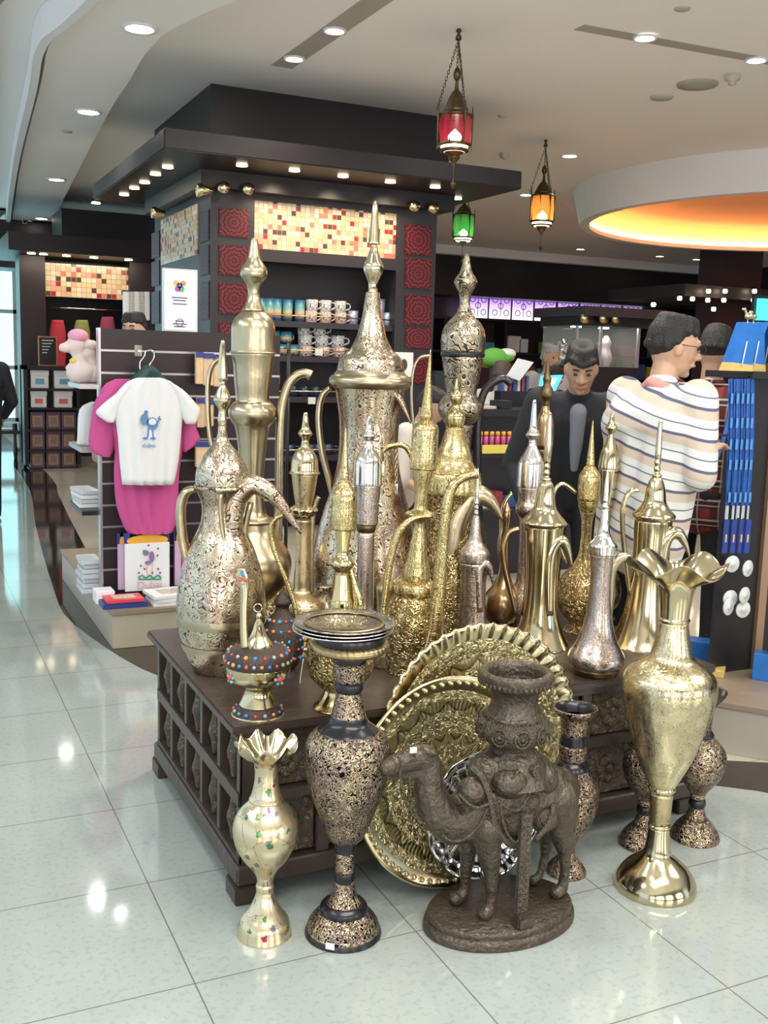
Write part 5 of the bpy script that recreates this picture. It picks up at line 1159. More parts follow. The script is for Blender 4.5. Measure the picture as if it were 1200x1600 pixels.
tray('silver_platter', 'fluted dark silver platter leaning behind the camel legs', 752, 1272, 2.525, .198, LE, m_traysil, m_traysil, flute=14)
# ================================================================== BRASSWARE ON THE PLINTH
G_EW = None
def rim(hw): return hw
# --- 1 large engraved ewer, front left corner
P = Pot('coffee_pot', 'large engraved pear shaped brass coffee pot with crescent spout at the plinth left corner', 'coffee pot', (345, 1046), ZP)
P.part('body', m_brass, [(1052, 40), (1044, 43), (1020, 54), (990, 64), (955, 69), (925, 68), (890, 62), (855, 50), (825, 36), (805, 31), (785, 32), (768, 39), (762, 43), (758, 43)], capb=True)
P.part('band', m_obrass, [(972, 67.6), (966, 68.8), (961, 69), (956, 68.6)], capb=False, capt=False); P.part('band', m_obrass, [(1012, 58.5), (1006, 61), (1000, 62)], capb=False, capt=False)
P.part('lid', m_brass, [(758, 41), (742, 41), (730, 38), (712, 29), (697, 17), (687, 10), (675, 7), (665, 6.5)])
P.part('finial', m_pbrass, [(665, 6), (655, 7), (640, 6), (630, 12), (624, 13.5), (616, 11), (604, 6), (596, 5), (592, 8), (590, 8), (560, 6), (535, 3.5), (531, 1)], seg=16)
P.tube('handle', m_obrass, [(306, 764), (292, 768), (283, 790), (284, 830), (291, 868), (301, 896)], [5, 7, 8, 8, 7, 4], t=14)
P.tube('spout', m_brass, [(402, 990), (385, 940), (370, 880), (362, 825), (368, 780), (392, 758), (420, 768), (445, 796), (470, 834)], [12, 14, 15, 17, 18, 16, 13, 8, 1.5], t=[20, 20, 18, 18, 17, 14, 11, 6, 1], off=-.03)
P.tube('spout_strut', m_obrass, [(408, 990), (404, 930), (390, 880), (382, 835), (392, 785)], [5]*5, t=7, off=-.0)
P.tube('spout_edge', m_obrass, [(382, 950), (365, 890), (350, 840), (345, 800), (346, 772)], [4]*5, t=8, off=-.07)
# --- 2 very tall plain brass ewer, rear left
P = Pot('ewer', 'very tall plain aged brass ewer with hooked tube spout, rear left', 'ewer', (391, 985), ZP)
P.part('foot', m_obrass, [(990, 42), (983, 42), (975, 30), (962, 20)]); P.part('body', m_obrass, [(962, 20), (950, 30), (925, 52), (895, 62), (870, 62), (848, 50), (830, 38), (815, 34)], seg=40)
P.part('neck', m_obrass, [(815, 37), (811, 37), (806, 26), (790, 20), (760, 18), (725, 20), (690, 23), (668, 27), (660, 32), (650, 37), (640, 37), (630, 31), (625, 26), (600, 28.5), (570, 31), (552, 34.5)], mod=lambda th, z, r: (z, r*(1+.006*math.cos(16*th))))
P.part('lid', m_obrass, [(552, 36), (550, 36), (549, 34), (520, 34), (508, 33), (498, 29), (489, 20), (486, 15)], mod=lambda th, z, r: (z, r*(1+.02*abs(math.cos(5*th)))))
P.part('finial', m_obrass, [(486, 17), (484, 17), (470, 11), (455, 9), (442, 13), (433, 20), (425, 21), (418, 19), (405, 11), (390, 8), (378, 6), (372, 4), (371, 1)], seg=20)
P.tube('spout', m_obrass, [(425, 905), (433, 850), (436, 780), (437, 700), (440, 640), (449, 605), (462, 588), (476, 583), (486, 587)], [9, 7.5, 7, 7, 7, 7, 7, 7, 8])
P.tube('handle', m_obrass, [(352, 560), (336, 566), (326, 590), (325, 640), (330, 690), (345, 730), (368, 770)], [3.5, 4, 4, 4, 4, 4, 3], t=8)
# --- 3 the giant dallah
P = Pot('coffee_pot', 'tallest engraved brass coffee pot with wide collar and long spire', 'coffee pot', (568, 985), ZP)
P.part('body', m_brass, [(990, 60), (982, 64), (960, 74), (920, 84), (880, 84), (840, 78), (800, 68), (765, 57), (730, 49), (695, 46), (660, 47), (630, 51), (605, 56), (602, 60)])
P.part('collar', m_obrass, [(607, 58), (603, 62), (597, 65), (590, 63), (585, 57), (578, 52)]); P.part('lid', m_brass, [(580, 53), (574, 52), (560, 48), (550, 38), (545, 33), (538, 29), (525, 23), (510, 19.5), (490, 15), (465, 12), (457, 11)])
P.part('finial', m_pbrass, [(457, 8), (450, 7), (442, 7.5), (432, 12), (424, 15), (415, 15.5), (406, 12), (396, 8), (388, 6), (383, 5), (381, 9), (379, 9), (350, 6.5), (325, 4.5), (316, 2.5), (314, .5)], seg=18)
P.tube('handle', m_obrass, [(516, 606), (503, 620), (498, 655), (503, 705), (514, 750), (522, 790)], [4, 5, 5, 5, 5, 3], t=15)
P.tube('spout', m_brass, [(592, 850), (588, 780), (586, 720), (584, 660), (590, 628), (604, 614), (622, 622), (634, 645), (642, 662)], [14, 16, 17, 17, 15, 10, 7, 4, 1], t=[18, 18, 18, 17, 16, 13, 8, 5, 1], off=-.07)
# --- 4 tall dark outlined ewer right of the centre
P = Pot('ewer', 'tall tan ewer with black outlined leaf engraving and black hooked spout, rear', 'ewer', (707, 952), ZP)
P.part('body', m_tan, [(955, 40), (948, 40), (935, 26), (915, 38), (890, 48), (855, 50), (820, 44), (790, 32), (760, 24), (720, 20), (690, 20), (662, 23)])
P.part('neck', m_tan, [(662, 24), (652, 31), (642, 35), (630, 34), (620, 27), (614, 24), (590, 28), (556, 33)]); P.part('black_band', m_black, [(557, 34.5), (554, 35), (551, 34.5)])
P.part('lid', m_tan, [(551, 34), (530, 35), (515, 32), (503, 25), (494, 16), (488, 12)]); P.part('finial', m_tan, [(488, 12), (478, 9), (470, 8), (460, 10), (450, 15), (443, 18), (436, 17), (425, 10), (412, 6.5), (402, 4.5), (397, 2), (396, .5)], seg=20)
P.tube('spout', m_black, [(752, 870), (748, 800), (746, 740), (746, 680), (749, 640), (757, 612), (772, 597), (788, 592), (799, 600)], [7, 6.5, 6, 6, 6, 6, 6, 6, 7]); P.tube('handle', m_obrass, [(672, 556), (655, 560), (645, 585), (644, 640), (655, 720), (665, 790)], [2.5]*6, t=5)
# --- 5 gold dallah with broad beak
P = Pot('coffee_pot', 'bright gold coffee pot with fluted bell lid and broad olive beak', 'coffee pot', (698, 998), ZP)
P.part('body', m_gold2, [(1002, 38), (992, 42), (970, 45), (930, 45), (885, 41), (840, 37), (800, 37), (780, 40), (768, 44)]); P.part('collar', m_gold, [(770, 46), (764, 47), (752, 46), (742, 44), (738, 42)])
P.part('lid', m_gold, [(738, 42), (728, 34), (720, 30), (708, 27), (696, 22), (680, 17), (668, 14)], mod=lambda th, z, r: (z, r*(1+.012*math.cos(18*th))))
P.part('finial', m_pgold, [(668, 12), (664, 14), (655, 16), (647, 15), (640, 9), (634, 6), (628, 8), (622, 10), (616, 9), (612, 5), (609, 5), (600, 3), (591, .8)], seg=18)
P.tube('spout', m_obrass, [(712, 960), (705, 920), (703, 870), (712, 815), (728, 786), (748, 774), (768, 786), (785, 812)], [10, 15, 19, 21, 20, 17, 10, 2], t=[14, 16, 18, 18, 16, 13, 9, 2], off=-.05)
P.tube('handle', m_gold, [(655, 745), (636, 700), (612, 696), (596, 708), (592, 735), (598, 780), (604, 830), (606, 880)], [3, 4.5, 5, 5, 5, 4.5, 4, 4], t=6)
bm = bmesh.new(); chain_bm(bm, P.pt(620, 702)-P.p, P.pt(619, 758)-P.p, .020, .0022); link('chain', bm, m_pbrass, P.root, True)
P.tube('key_pendant', m_psilver, [(619, 756), (620, 775)], [3.2, 2.2], t=1.5)
# --- 6 small ewer left of centre
P = Pot('ewer', 'slim coppery ewer with domed lid and frilled collar, between the two tall rear pots', 'ewer', (471, 1010), ZP)
P.part('body', m_brass2, [(1012, 30), (1005, 30), (998, 18), (985, 34), (960, 42), (935, 34), (924, 16), (905, 14), (870, 12), (830, 11), (812, 13)], seg=28)
P.part('frilled_collar', m_pbrass, [(806, 13), (801, 18), (796, 21), (791, 16)], mod=lambda th, z, r: (z+.003*math.sin(9*th), r*(1+.12*math.cos(9*th)))); P.part('neck', m_brass2, [(791, 13), (775, 16), (755, 19), (740, 21)], seg=28)
P.part('lid', m_pbrass, [(740, 24), (738, 24.5), (736, 22), (720, 20.5), (706, 15), (699, 9)], seg=28); P.part('finial', m_pbrass, [(699, 8), (692, 6), (686, 6), (679, 11), (676, 11), (670, 7), (660, 5), (646, 3.5), (644, .8)], seg=16)
P.tube('spout', m_obrass, [(486, 990), (487, 940), (487, 880), (488, 820), (492, 790), (498, 776)], [3.6]*6); 
# --- 7 slim silver ewer
P = Pot('ewer', 'slim silver grey ewer with banded domed lid in front of the tallest pot', 'ewer', (567, 1020), ZP)
P.part('body', m_silver, [(1022, 34), (1015, 34), (1005, 18), (990, 30), (970, 30), (952, 16), (930, 13), (880, 13), (830, 13)], seg=28); P.part('dark_ring', m_bronze, [(830, 14), (824, 15.5), (819, 15)], seg=28)
P.part('neck', m_silver, [(819, 18), (808, 18.5), (795, 19), (772, 20), (757, 21)], seg=28); P.part('lid', m_psilver, [(757, 22.5), (752, 22.5), (735, 22), (720, 21), (708, 15), (700, 9), (693, 6)], seg=28)
P.part('finial', m_psilver, [(693, 6), (688, 6), (682, 10.5), (679, 10), (672, 6), (664, 5), (652, 3), (650, .8)], seg=16)
P.tube('spout', m_psilver, [(578, 1000), (581, 950), (582, 880), (582, 830), (585, 798), (592, 787), (597, 791)], [4, 3.6, 3.2, 3, 3, 3, 3.5])
# --- 8 gold ewer standing behind the plate stack
P = Pot('ewer', 'bright gold ewer with needle spire and embossed bowl, behind the stacked silver plates', 'ewer', (530, 1104), ZP)
P.part('foot', m_pgold, [(1108, 41), (1102, 41), (1096, 34), (1085, 27), (1076, 24)]); P.part('body', m_gold2, [(1076, 24), (1068, 36), (1050, 50), (1025, 53), (1000, 50), (980, 38), (965, 24), (952, 19)])
P.part('neck', m_pgold, [(952, 19), (940, 18), (936, 16.5), (925, 14.5), (905, 12), (894, 11), (888, 15), (880, 19), (873, 15), (866, 9.5), (850, 10), (830, 13), (827, 14)])
P.part('lid', m_gold, [(827, 20), (810, 20.5), (790, 20), (774, 19.5), (764, 15), (757, 9), (750, 6.5)]); P.part('finial', m_gold, [(750, 6.5), (746, 7), (735, 6), (700, 3.2), (668, .7)], seg=14)
P.tube('spout', m_gold, [(548, 1010), (556, 975), (560, 940), (552, 905), (545, 880)], [8, 10, 9, 5, 3])
# --- 9 slim gold ewer centre with thick spout
P = Pot('ewer', 'slim bright gold chased ewer with thick engraved spout, centre of the display', 'ewer', (641, 1048), ZP, lean=-.028)
P.root.rotation_euler = Matrix.Rotation(.028, 4, NF).to_euler()
P.part('body', m_gold2, [(1052, 38), (1044, 38), (1030, 40), (1000, 47), (970, 48), (945, 42), (928, 33)]); P.part('shoulder', m_gold, [(928, 33), (918, 34), (910, 31), (905, 21)])
P.part('neck', m_gold, [(905, 21), (896, 21), (884, 19), (875, 16), (850, 13), (832, 10), (822, 8.5), (812, 11), (805, 22), (801, 22), (796, 12), (790, 10), (765, 11), (745, 15), (733, 17)], seg=32)
P.part('lid', m_gold, [(733, 21), (718, 21.5), (700, 21), (680, 21), (668, 20), (661, 15), (656, 10)]); P.part('finial', m_gold, [(656, 8), (650, 10.5), (640, 9), (610, 6), (580, 3.3), (544, .6)], seg=14)
P.tube('spout', m_gold, [(665, 1030), (676, 985), (680, 940), (684, 880), (689, 800), (694, 770), (703, 752), (718, 742), (737, 737)], [12, 12, 11, 9.5, 8.5, 8, 7.5, 7, 8], off=-.08)
P.tube('handle', m_gold, [(594, 985), (598, 930), (604, 880), (613, 840), (628, 818), (646, 808), (668, 806)], [5, 5.5, 6, 6, 5.5, 4, 2], off=-.08)
# --- 10 small silver dallah
P = Pot('coffee_pot', 'small silver coffee pot with needle spire standing behind the gold tray', 'coffee pot', (735, 1012), ZP)
P.part('body', m_silver, [(1015, 32), (1005, 33), (985, 26), (960, 22), (930, 20.5), (900, 20.5), (878, 22.5)], seg=32); P.part('lid', m_silver, [(878, 23.5), (868, 24), (861, 23), (848, 13), (835, 9), (820, 7.5), (806, 5)], seg=32)
P.part('finial', m_psilver, [(806, 3), (801, 4), (797, 3), (793, 3.8), (789, 3), (786, 4), (782, 3), (765, 2.6), (731, .7)], seg=14)
P.tube('spout', m_silver, [(748, 955), (747, 915), (748, 890), (757, 880), (766, 891), (771, 916)], [7, 8, 9, 8, 5, 1], t=[9, 9, 9, 8, 5, 1], off=-.03)
# --- 11 brass dallah
P = Pot('coffee_pot', 'polished brass coffee pot with flat cone lid and twisted bead spire, right of centre', 'coffee pot', (840, 1008), ZP)
P.part('body', m_pbrass, [(1014, 47), (1006, 48), (990, 40), (970, 32), (940, 27), (905, 26), (870, 28), (835, 30), (822, 31)], mod=lambda th, z, r: (z, r*(1+.012*math.cos(12*th)))); P.part('lid', m_pbrass, [(822, 32), (818, 35.5), (814, 35), (800, 22), (790, 17), (772, 14), (757, 11), (752, 8)])
P.part('finial', m_pbrass, [(752, 7), (748, 7.5), (744, 4), (739, 5.5), (734, 4), (729, 5.5), (724, 4), (718, 5.5), (690, 6), (665, 4.5), (646, 3), (644, .8)], seg=16)
P.tube('spout', m_pbrass, [(856, 960), (856, 910), (858, 870), (866, 850), (878, 844), (887, 860), (894, 886)], [9, 10, 11, 11, 9, 6, 1], t=[12, 12, 12, 11, 9, 6, 1], off=-.04)
P.tube('handle', m_bronze2, [(812, 826), (795, 832), (786, 855), (788, 885), (796, 920), (806, 960)], [3.5, 4.5, 5, 5, 4, 3], t=7)
# --- 12 tall slim silver ewer
P = Pot('ewer', 'tall slim silver ewer with domed lid behind the bead spired brass pot', 'ewer', (817, 985), ZP)
P.part('body', m_silver, [(990, 34), (982, 34), (972, 18), (955, 30), (930, 28), (910, 15), (880, 13), (830, 13), (808, 15)], seg=28); P.part('neck', m_silver, [(808, 16), (798, 21), (790, 21), (780, 18), (760, 19.5)], seg=28)
P.part('lid', m_psilver, [(760, 21), (755, 21), (730, 20.5), (720, 19), (708, 13), (698, 8), (692, 6)], seg=28); P.part('finial', m_psilver, [(692, 6), (686, 6), (681, 11), (678, 11), (670, 6.5), (655, 5), (628, 3), (625, .7)], seg=16)
P.tube('handle', m_pbrass, [(800, 770), (787, 790), (784, 830), (790, 880), (800, 930)], [3, 3.5, 4, 4, 3], t=5)
# --- 13,14 gold ewers at right rear
P = Pot('ewer', 'gold bottle shaped ewer with small knob finial, directly before the striped shirt', 'ewer', (937, 965), ZP)
P.part('body', m_brass2, [(970, 24), (963, 24), (955, 14), (945, 26), (925, 31), (900, 27), (885, 14), (860, 8), (820, 7), (790, 8)], seg=28); P.part('neck', m_pbrass, [(790, 9), (770, 12), (750, 14), (732, 16)], seg=28)
P.part('lid', m_pbrass, [(732, 17), (728, 17), (712, 15), (700, 12), (688, 7), (683, 5)], seg=28); P.part('finial', m_pbrass, [(683, 5), (677, 5), (670, 9.5), (666, 9), (660, 5), (650, 3), (644, .7)], seg=16)
P.tube('spout', m_obrass, [(955, 930), (960, 880), (962, 830), (964, 795), (975, 783), (986, 790)], [4, 3.5, 3, 3, 3, 3.5])
P = Pot('ewer', 'small gold chased ewer with needle spire and round body, left of the bottle shaped one', 'ewer', (907, 985), ZP)
P.part('body', m_gold2, [(990, 28), (983, 28), (974, 18), (955, 34), (930, 42), (905, 36), (885, 20), (868, 11), (840, 8), (815, 8.5), (800, 12)], seg=32); P.part('neck', m_gold, [(800, 12), (790, 15), (782, 16)], seg=28)
P.part('lid', m_gold, [(782, 17), (760, 17.5), (745, 17), (736, 13), (728, 7)], seg=28); P.part('finial', m_gold, [(728, 6), (724, 6.5), (700, 4.5), (656, .6)], seg=14)
P.tube('handle', m_pbrass, [(900, 770), (880, 756), (866, 768), (862, 800), (870, 840), (884, 880)], [3, 3.5, 3.5, 3.5, 3, 3], t=5)
# --- 15 pinkish silver dallah, front right
P = Pot('coffee_pot', 'silver pink coffee pot with flaring trumpet foot at the plinth front', 'coffee pot', (930, 1052), ZP)
P.part('foot', m_bronze, [(1060, 28), (1052, 33), (1047, 36), (1042, 38)]); P.part('body', m_silver, [(1043, 32), (1036, 42), (1028, 44), (1020, 42), (1000, 31), (975, 23), (950, 19), (910, 16.5), (880, 18), (866, 19.5)])
P.part('lid', m_psilver, [(866, 21), (856, 22), (850, 21.5), (838, 12), (826, 8), (810, 7), (796, 6)], mod=lambda th, z, r: (z, r*(1+.015*math.cos(10*th)))); P.part('finial', m_psilver, [(796, 5), (791, 6), (786, 4), (782, 5), (778, 4.5), (760, 4), (733, 1)], seg=14)
P.tube('spout', m_obrass, [(948, 985), (952, 930), (954, 895), (963, 878), (978, 870), (990, 882), (998, 902)], [7, 8, 9, 9, 7, 5, 1], t=[9, 9, 9, 9, 7, 5, 1], off=-.0)
# --- 16 brass dallah far right
P = Pot('coffee_pot', 'polished brass coffee pot with large crescent beak at the plinth right end', 'coffee pot', (1008, 1006), ZP)
P.part('body', m_pbrass, [(1014, 54), (1006, 55), (990, 47), (970, 40), (940, 33), (900, 29), (860, 28), (830, 29), (812, 29)], mod=lambda th, z, r: (z, r*(1+.012*math.cos(12*th)))); P.part('lid', m_pbrass, [(812, 30), (807, 33), (803, 32), (792, 22), (782, 17), (765, 15), (752, 11), (746, 8)])
P.part('finial', m_pbrass, [(746, 7), (742, 7.5), (738, 4), (733, 5.5), (728, 4), (723, 5.5), (718, 4), (712, 5), (690, 4.5), (660, 3), (657, .8)], seg=16)
P.tube('spout', m_pbrass, [(1030, 960), (1032, 900), (1034, 860), (1042, 838), (1058, 832), (1070, 848), (1078, 871)], [9, 10, 12, 12, 9, 6, 1], t=[12, 12, 12, 12, 9, 6, 1], off=-.04)
P.tube('handle', m_pbrass, [(998, 766), (985, 768), (974, 790), (973, 830), (978, 880), (984, 930)], [3, 4, 4, 4, 4, 3], t=6)
# --- 17 bronze ewer, 18 dark bronze ewer, low bowls between
P = Pot('ewer', 'small brown bronze ewer with round belly, between the silver and the brass coffee pots', 'ewer', (783, 985), ZP)
P.part('body', m_bronze2, [(990, 20), (984, 20), (978, 14), (965, 26), (948, 31), (930, 28), (915, 17), (895, 9), (860, 6), (830, 6), (812, 8), (806, 9)], seg=28); P.part('lid', m_bronze2, [(806, 9), (798, 8), (790, 4), (784, .8)], seg=20)
P.tube('handle', m_pbrass, [(788, 815), (780, 850), (784, 880), (796, 905), (806, 940)], [2.5, 3, 3, 3, 2.5])
P = Pot('ewer', 'dark bronze ewer with beaded spire rising in front of the checkout counter', 'ewer', (836, 955), ZP)
P.part('body', m_bronze, [(960, 26), (950, 26), (940, 16), (915, 30), (880, 28), (850, 12), (800, 10), (740, 11), (700, 14)], seg=24); P.part('lid', m_bronze2, [(700, 15), (670, 15), (652, 12), (642, 8), (634, 6)], seg=24); P.part('finial', m_bronze, [(634, 6), (626, 7), (620, 10.5), (614, 11), (606, 9), (600, 6), (592, 7), (586, 5), (572, 3), (560, .8)], seg=16)
P = Pot('coffee_pot', 'small brass coffee pot with leaf shaped beak half hidden behind the slim gold ewer', 'coffee pot', (600, 1040), ZP)
P.part('body', m_brass2, [(1044, 20), (1036, 22), (1020, 24), (1000, 20), (975, 15), (950, 14), (930, 15), (920, 16)], seg=24); P.part('lid', m_brass2, [(920, 17), (914, 15), (905, 6), (895, 4), (880, .8)], seg=20)
P = Pot('jug', 'low round chased gold jug in shadow between the tall left ewer and coppery ewer', 'jug', (432, 990), ZP)
P.part('body', m_gold2, [(996, 20), (985, 28), (965, 34), (940, 30), (922, 18), (905, 12), (895, 14)], seg=28); P.tube('handle', m_pbrass, [(420, 905), (414, 890), (420, 872), (436, 864), (446, 880), (446, 910), (440, 930)], [3, 5, 7, 7, 6, 4, 3], t=4)
P = Pot('jug', 'low dark chased jug in shadow under the giant coffee pot', 'jug', (505, 1010), ZP)
P.part('body', m_tan, [(1014, 18), (1004, 26), (985, 32), (962, 28), (945, 16), (928, 10), (915, 13)], seg=28)
# --- 19,20 jewelled pots
m_jewb = plain('dark_filigree', (.07, .05, .045), .35, .7, bump=.5, bscale=200)
m_jew = [plain('turquoise_stone', (.06, .38, .50), .15), plain('coral_stone', (.62, .08, .04), .15), plain('blue_stone', (.03, .22, .60), .12), plain('grey_stone', (.35, .38, .38), .2), plain('orange_stone', (.75, .28, .06), .15)]
SPH = []
def stones(P, name, mat, lst, r=3.2):
    for row, hw, n, ph in lst:
        z = P.z(row); R_ = P.rr(hw, row)
        for k in range(n):
            a = ph+2*PI*k/n; rr = r*P.k*random.uniform(.8, 1.15); key = mat.name
            me = bpy.data.meshes.get('stone_'+key)
            if not me: bm = bmesh.new(); ell_bm(bm, (0, 0, 0), (1, 1, 1), seg=10); o = link('stone', bm, mat, P.root, True); o.data.name = 'stone_'+key
            else: o = bpy.data.objects.new('stone', me); C.objects.link(o); o.parent = P.root
            o.location = (R_*math.cos(a), R_*math.sin(a), z); o.scale = (rr, rr, rr)
P = Pot('teapot', 'short brass teapot studded with turquoise and coral stones, front left of plinth', 'teapot', (403, 1114), ZP)
P.part('foot', m_pbrass, [(1122, 41), (1116, 42), (1112, 41)]); P.part('foot_band', m_jewb, [(1112, 40), (1108, 37), (1100, 31)]); P.part('stem', m_pbrass, [(1100, 30), (1092, 26), (1082, 22), (1074, 22), (1070, 28)]); P.part('body', m_pbrass, [(1070, 30), (1062, 42), (1050, 49), (1036, 51.5)]); P.part('filigree_band', m_jewb, [(1037, 52.5), (1028, 53), (1020, 51), (1014, 44), (1010, 34), (1008, 24)])
P.part('lid', m_pbrass, [(1010, 24), (1004, 21), (994, 14), (985, 10), (975, 7), (968, 4), (962, 4)]); P.part('lid_knob', m_pbrass, [(966, 4), (962, 5), (958, 3), (955, 2)], seg=14)
bm = bmesh.new(); c_ = P.pt(403, 950)-P.p; rr_ = 6.5*P.k; sweep_bm([c_+Vector((rr_*math.cos(a)*_ct, -rr_*math.cos(a)*_st, rr_*math.sin(a))) for a in [2*PI*k/16 for k in range(17)]], [1.1*P.k]*17, [1.1*P.k]*17, NF, 6, bm, sub=0); link('lid_ring', bm, m_pbrass, P.lid, True)
for i, (mt, off) in enumerate(zip(m_jew, (0, .5, .25, .75, 1.0))):
    stones(P, 'stone', mt, [(1028, 53, 7, off*2*PI/7), (1016, 47, 5, off*2*PI/5+.2), (1107, 37.5, 4, off*2*PI/4-1.2)], 3.0)
for ang, mt in ((-.72, 0), (-2.5, 1), (.6, 1)):
    a = ang-TH
    for k in range(7):
        z = P.z(1050)+(0 if k == 6 else 8*P.k*math.sin(k*PI/3)); a2 = a+(0 if k == 6 else .16*math.cos(k*PI/3)); R_ = P.rr(49, 1050); bm = bmesh.new(); r_ = (5.2 if k == 6 else 2.8)*P.k
        ell_bm(bm, (R_*math.cos(a2), R_*math.sin(a2), z), (r_, r_, r_), seg=10); link('stone', bm, m_jew[1] if k == 6 else m_jew[3 if k % 2 else 0], P.root, True)
P.tube('bail_handle', m_pbrass, [(383, 1014), (381, 985), (381, 950), (382, 920), (378, 902), (379, 888)], [6, 6, 6, 7, 10, 4], t=2.5, off=-.06)
P.tube('spout', m_jewb, [(445, 1045), (455, 1025), (458, 1005), (463, 985)], [7, 6, 5, 4], off=.02)
for i, (dx, dy, mt) in enumerate(((-4, 4, 1), (5, 4, 1), (0, -4, 2), (0, 9, 3))):
    c_ = P.pt(379+dx, 902+dy, -.07)-P.p; bm = bmesh.new(); ell_bm(bm, c_, (3*P.k,)*3, seg=8); link('stone', bm, m_jew[mt], P.root, True)
P = Pot('teapot', 'dark jewelled ewer studded with coloured stones, behind the short stone studded teapot', 'teapot', (440, 1052), ZP)
P.part('body', m_jewb, [(1058, 26), (1052, 27), (1044, 20), (1034, 28), (1010, 34), (985, 32), (966, 22), (955, 12), (948, 10), (940, 14), (930, 8), (922, .8)])
for i, mt in enumerate(m_jew): stones(P, 'stone', mt, [(1022, 33.5, 4, i*.31), (1008, 35, 4, i*.31+.15), (995, 34, 4, i*.31), (980, 30, 3, i*.42+.12), (966, 23, 3, i*.42)], 2.8)
P.tube('spout', m_gold, [(466, 1000), (462, 955), (449, 912), (436, 880), (426, 850), (423, 825), (430, 811), (444, 804)], [4, 4, 4, 4, 4, 4, 4, 4.5])
# price tag string at plinth edge
t = thing('price_tag', 'small white tag on a cord hanging by the gold bowl ewer', 'price tag', Pot.pt(P, 466, 1040, -.1)); tube('cord', [Pot.pt(P, x, y, -.1) for x, y in ((474, 1030), (470, 1055), (468, 1072))], .0012, m_white, t); tube('tag', [Pot.pt(P, x, y, -.1) for x, y in ((468, 1072), (468, 1084))], .004, m_white, t, t=.0008)
# ================================================================== VASES ON THE FLOOR
# cream floral vase with ruffled rim
def ruffle(n, ampz, ampr, z0, z1):
    def f(th, z, r):
        w_ = max(0, min(1, (z-z0)/(z1-z0))); return z+ampz*w_*math.sin(n*th), r*(1+ampr*w_*math.cos(n*th))
    return f
P = Pot('vase', 'small cream gold vase with painted flowers and frilled rim, leftmost on the floor', 'vase', (413, 1458), 0)
zr0, zr1 = P.z(1190), P.z(1160)
P.part('foot', m_floral, [(1470, 41), (1462, 43), (1452, 42), (1436, 38), (1422, 27), (1406, 18), (1392, 13.5), (1384, 14.5), (1380, 13)]); P.part('body', m_floral, [(1382, 12.5), (1370, 13.5), (1355, 22), (1340, 35), (1318, 47), (1297, 51.5), (1280, 49), (1266, 41), (1256, 31), (1248, 25)], capt=False)
P.part('neck', m_floral, [(1250, 26.5), (1247, 26.5), (1240, 23), (1222, 19), (1205, 18), (1192, 20)], capb=False, capt=False)
P.part('frilled_rim', m_pbrass, [(1193, 20), (1187, 24), (1180, 33), (1170, 43), (1163, 48), (1161, 47.5), (1168, 41), (1177, 31), (1186, 21), (1196, 16), (1230, 14)], seg=96, mod=ruffle(9, .012, .05, zr0, zr1), capb=False)
# black and gold vase with plates on top
P = Pot('vase', 'black vase densely engraved with gold scrolls, carrying stacked silver plates', 'vase', (536, 1456), 0)
BV = P
P.part('foot_rim', m_black, [(1468, 57), (1460, 60), (1454, 60), (1448, 58)]); P.part('foot', m_bidri, [(1449, 58), (1438, 54), (1428, 46), (1421, 38)]); P.part('black_collar', m_black, [(1421, 38), (1414, 37), (1408, 31)]); P.part('stem', m_bidri, [(1408, 29), (1400, 22), (1390, 17.5), (1376, 15)])
P.part('black_ring', m_black, [(1376, 15), (1372, 16), (1364, 16), (1361, 15)]); P.part('stem', m_bidri, [(1361, 15), (1345, 15), (1330, 15.5)]); P.part('black_ring', m_black, [(1330, 15.5), (1322, 18), (1314, 19), (1309, 24)])
P.part('body', m_bidri, [(1311, 24), (1302, 31), (1275, 42), (1240, 56), (1210, 64), (1185, 68), (1165, 67), (1150, 60), (1140, 48)]); P.part('black_shoulder', m_black, [(1142, 49), (1138, 46), (1128, 33), (1118, 28)])
P.part('neck', m_bidri, [(1118, 28), (1108, 25), (1090, 21.5), (1080, 20.5)]); P.part('black_ring', m_black, [(1080, 20), (1075, 22.5), (1068, 22.5), (1063, 20)]); P.part('neck', m_bidri, [(1063, 24), (1050, 26), (1034, 26)]); P.part('black_mouth', m_black, [(1034, 26), (1028, 28), (1020, 30), (1014, 44)])
P.part('rope_ring', m_rope, [(1018, 52), (1014, 59), (1009, 61), (1004, 59), (1001, 54)], seg=120, mod=lambda th, z, r: (z+.0015*math.sin(40*th), r*(1+.012*math.sin(40*th)))); P.part('black_rim', m_black, [(1002, 54), (996, 55), (990, 54)])
pz_ = P.p.z+P.z(990)+.003
m_eng_sil = engraved('engraved_silver_plate', (.50, .50, .50), (.20, .16, .12), 60, .05, .16, .8, .4, fill=.6, coord='Object')
for i in range(3):
    R_ = P.rr(79, 985); t = thing('silver_plate', 'round engraved silver plate resting on the black vase, '+('lowest', 'middle', 'topmost')[i]+' of three', 'plate', Vector((P.p.x-.022+.003*i, P.p.y+.003*i, pz_+.008*i)))
    link('plate', lathe_bm([(0, 0), (0, R_*.62), (.012, R_*.76), (.014, R_*.96), (.017, R_), (.014, R_*1.0), (.010, R_*.9), (-.004, R_*.6), (-.004, 0)][::1], 72), m_eng_sil if i == 2 else m_psilver, t, True)
    link('rope_circle', lathe_bm([(.0125, R_*.74), (.016, R_*.77), (.0135, R_*.80)], 96, lambda th, z, r: (z+.001*math.sin(48*th), r)), m_rope, t, True)
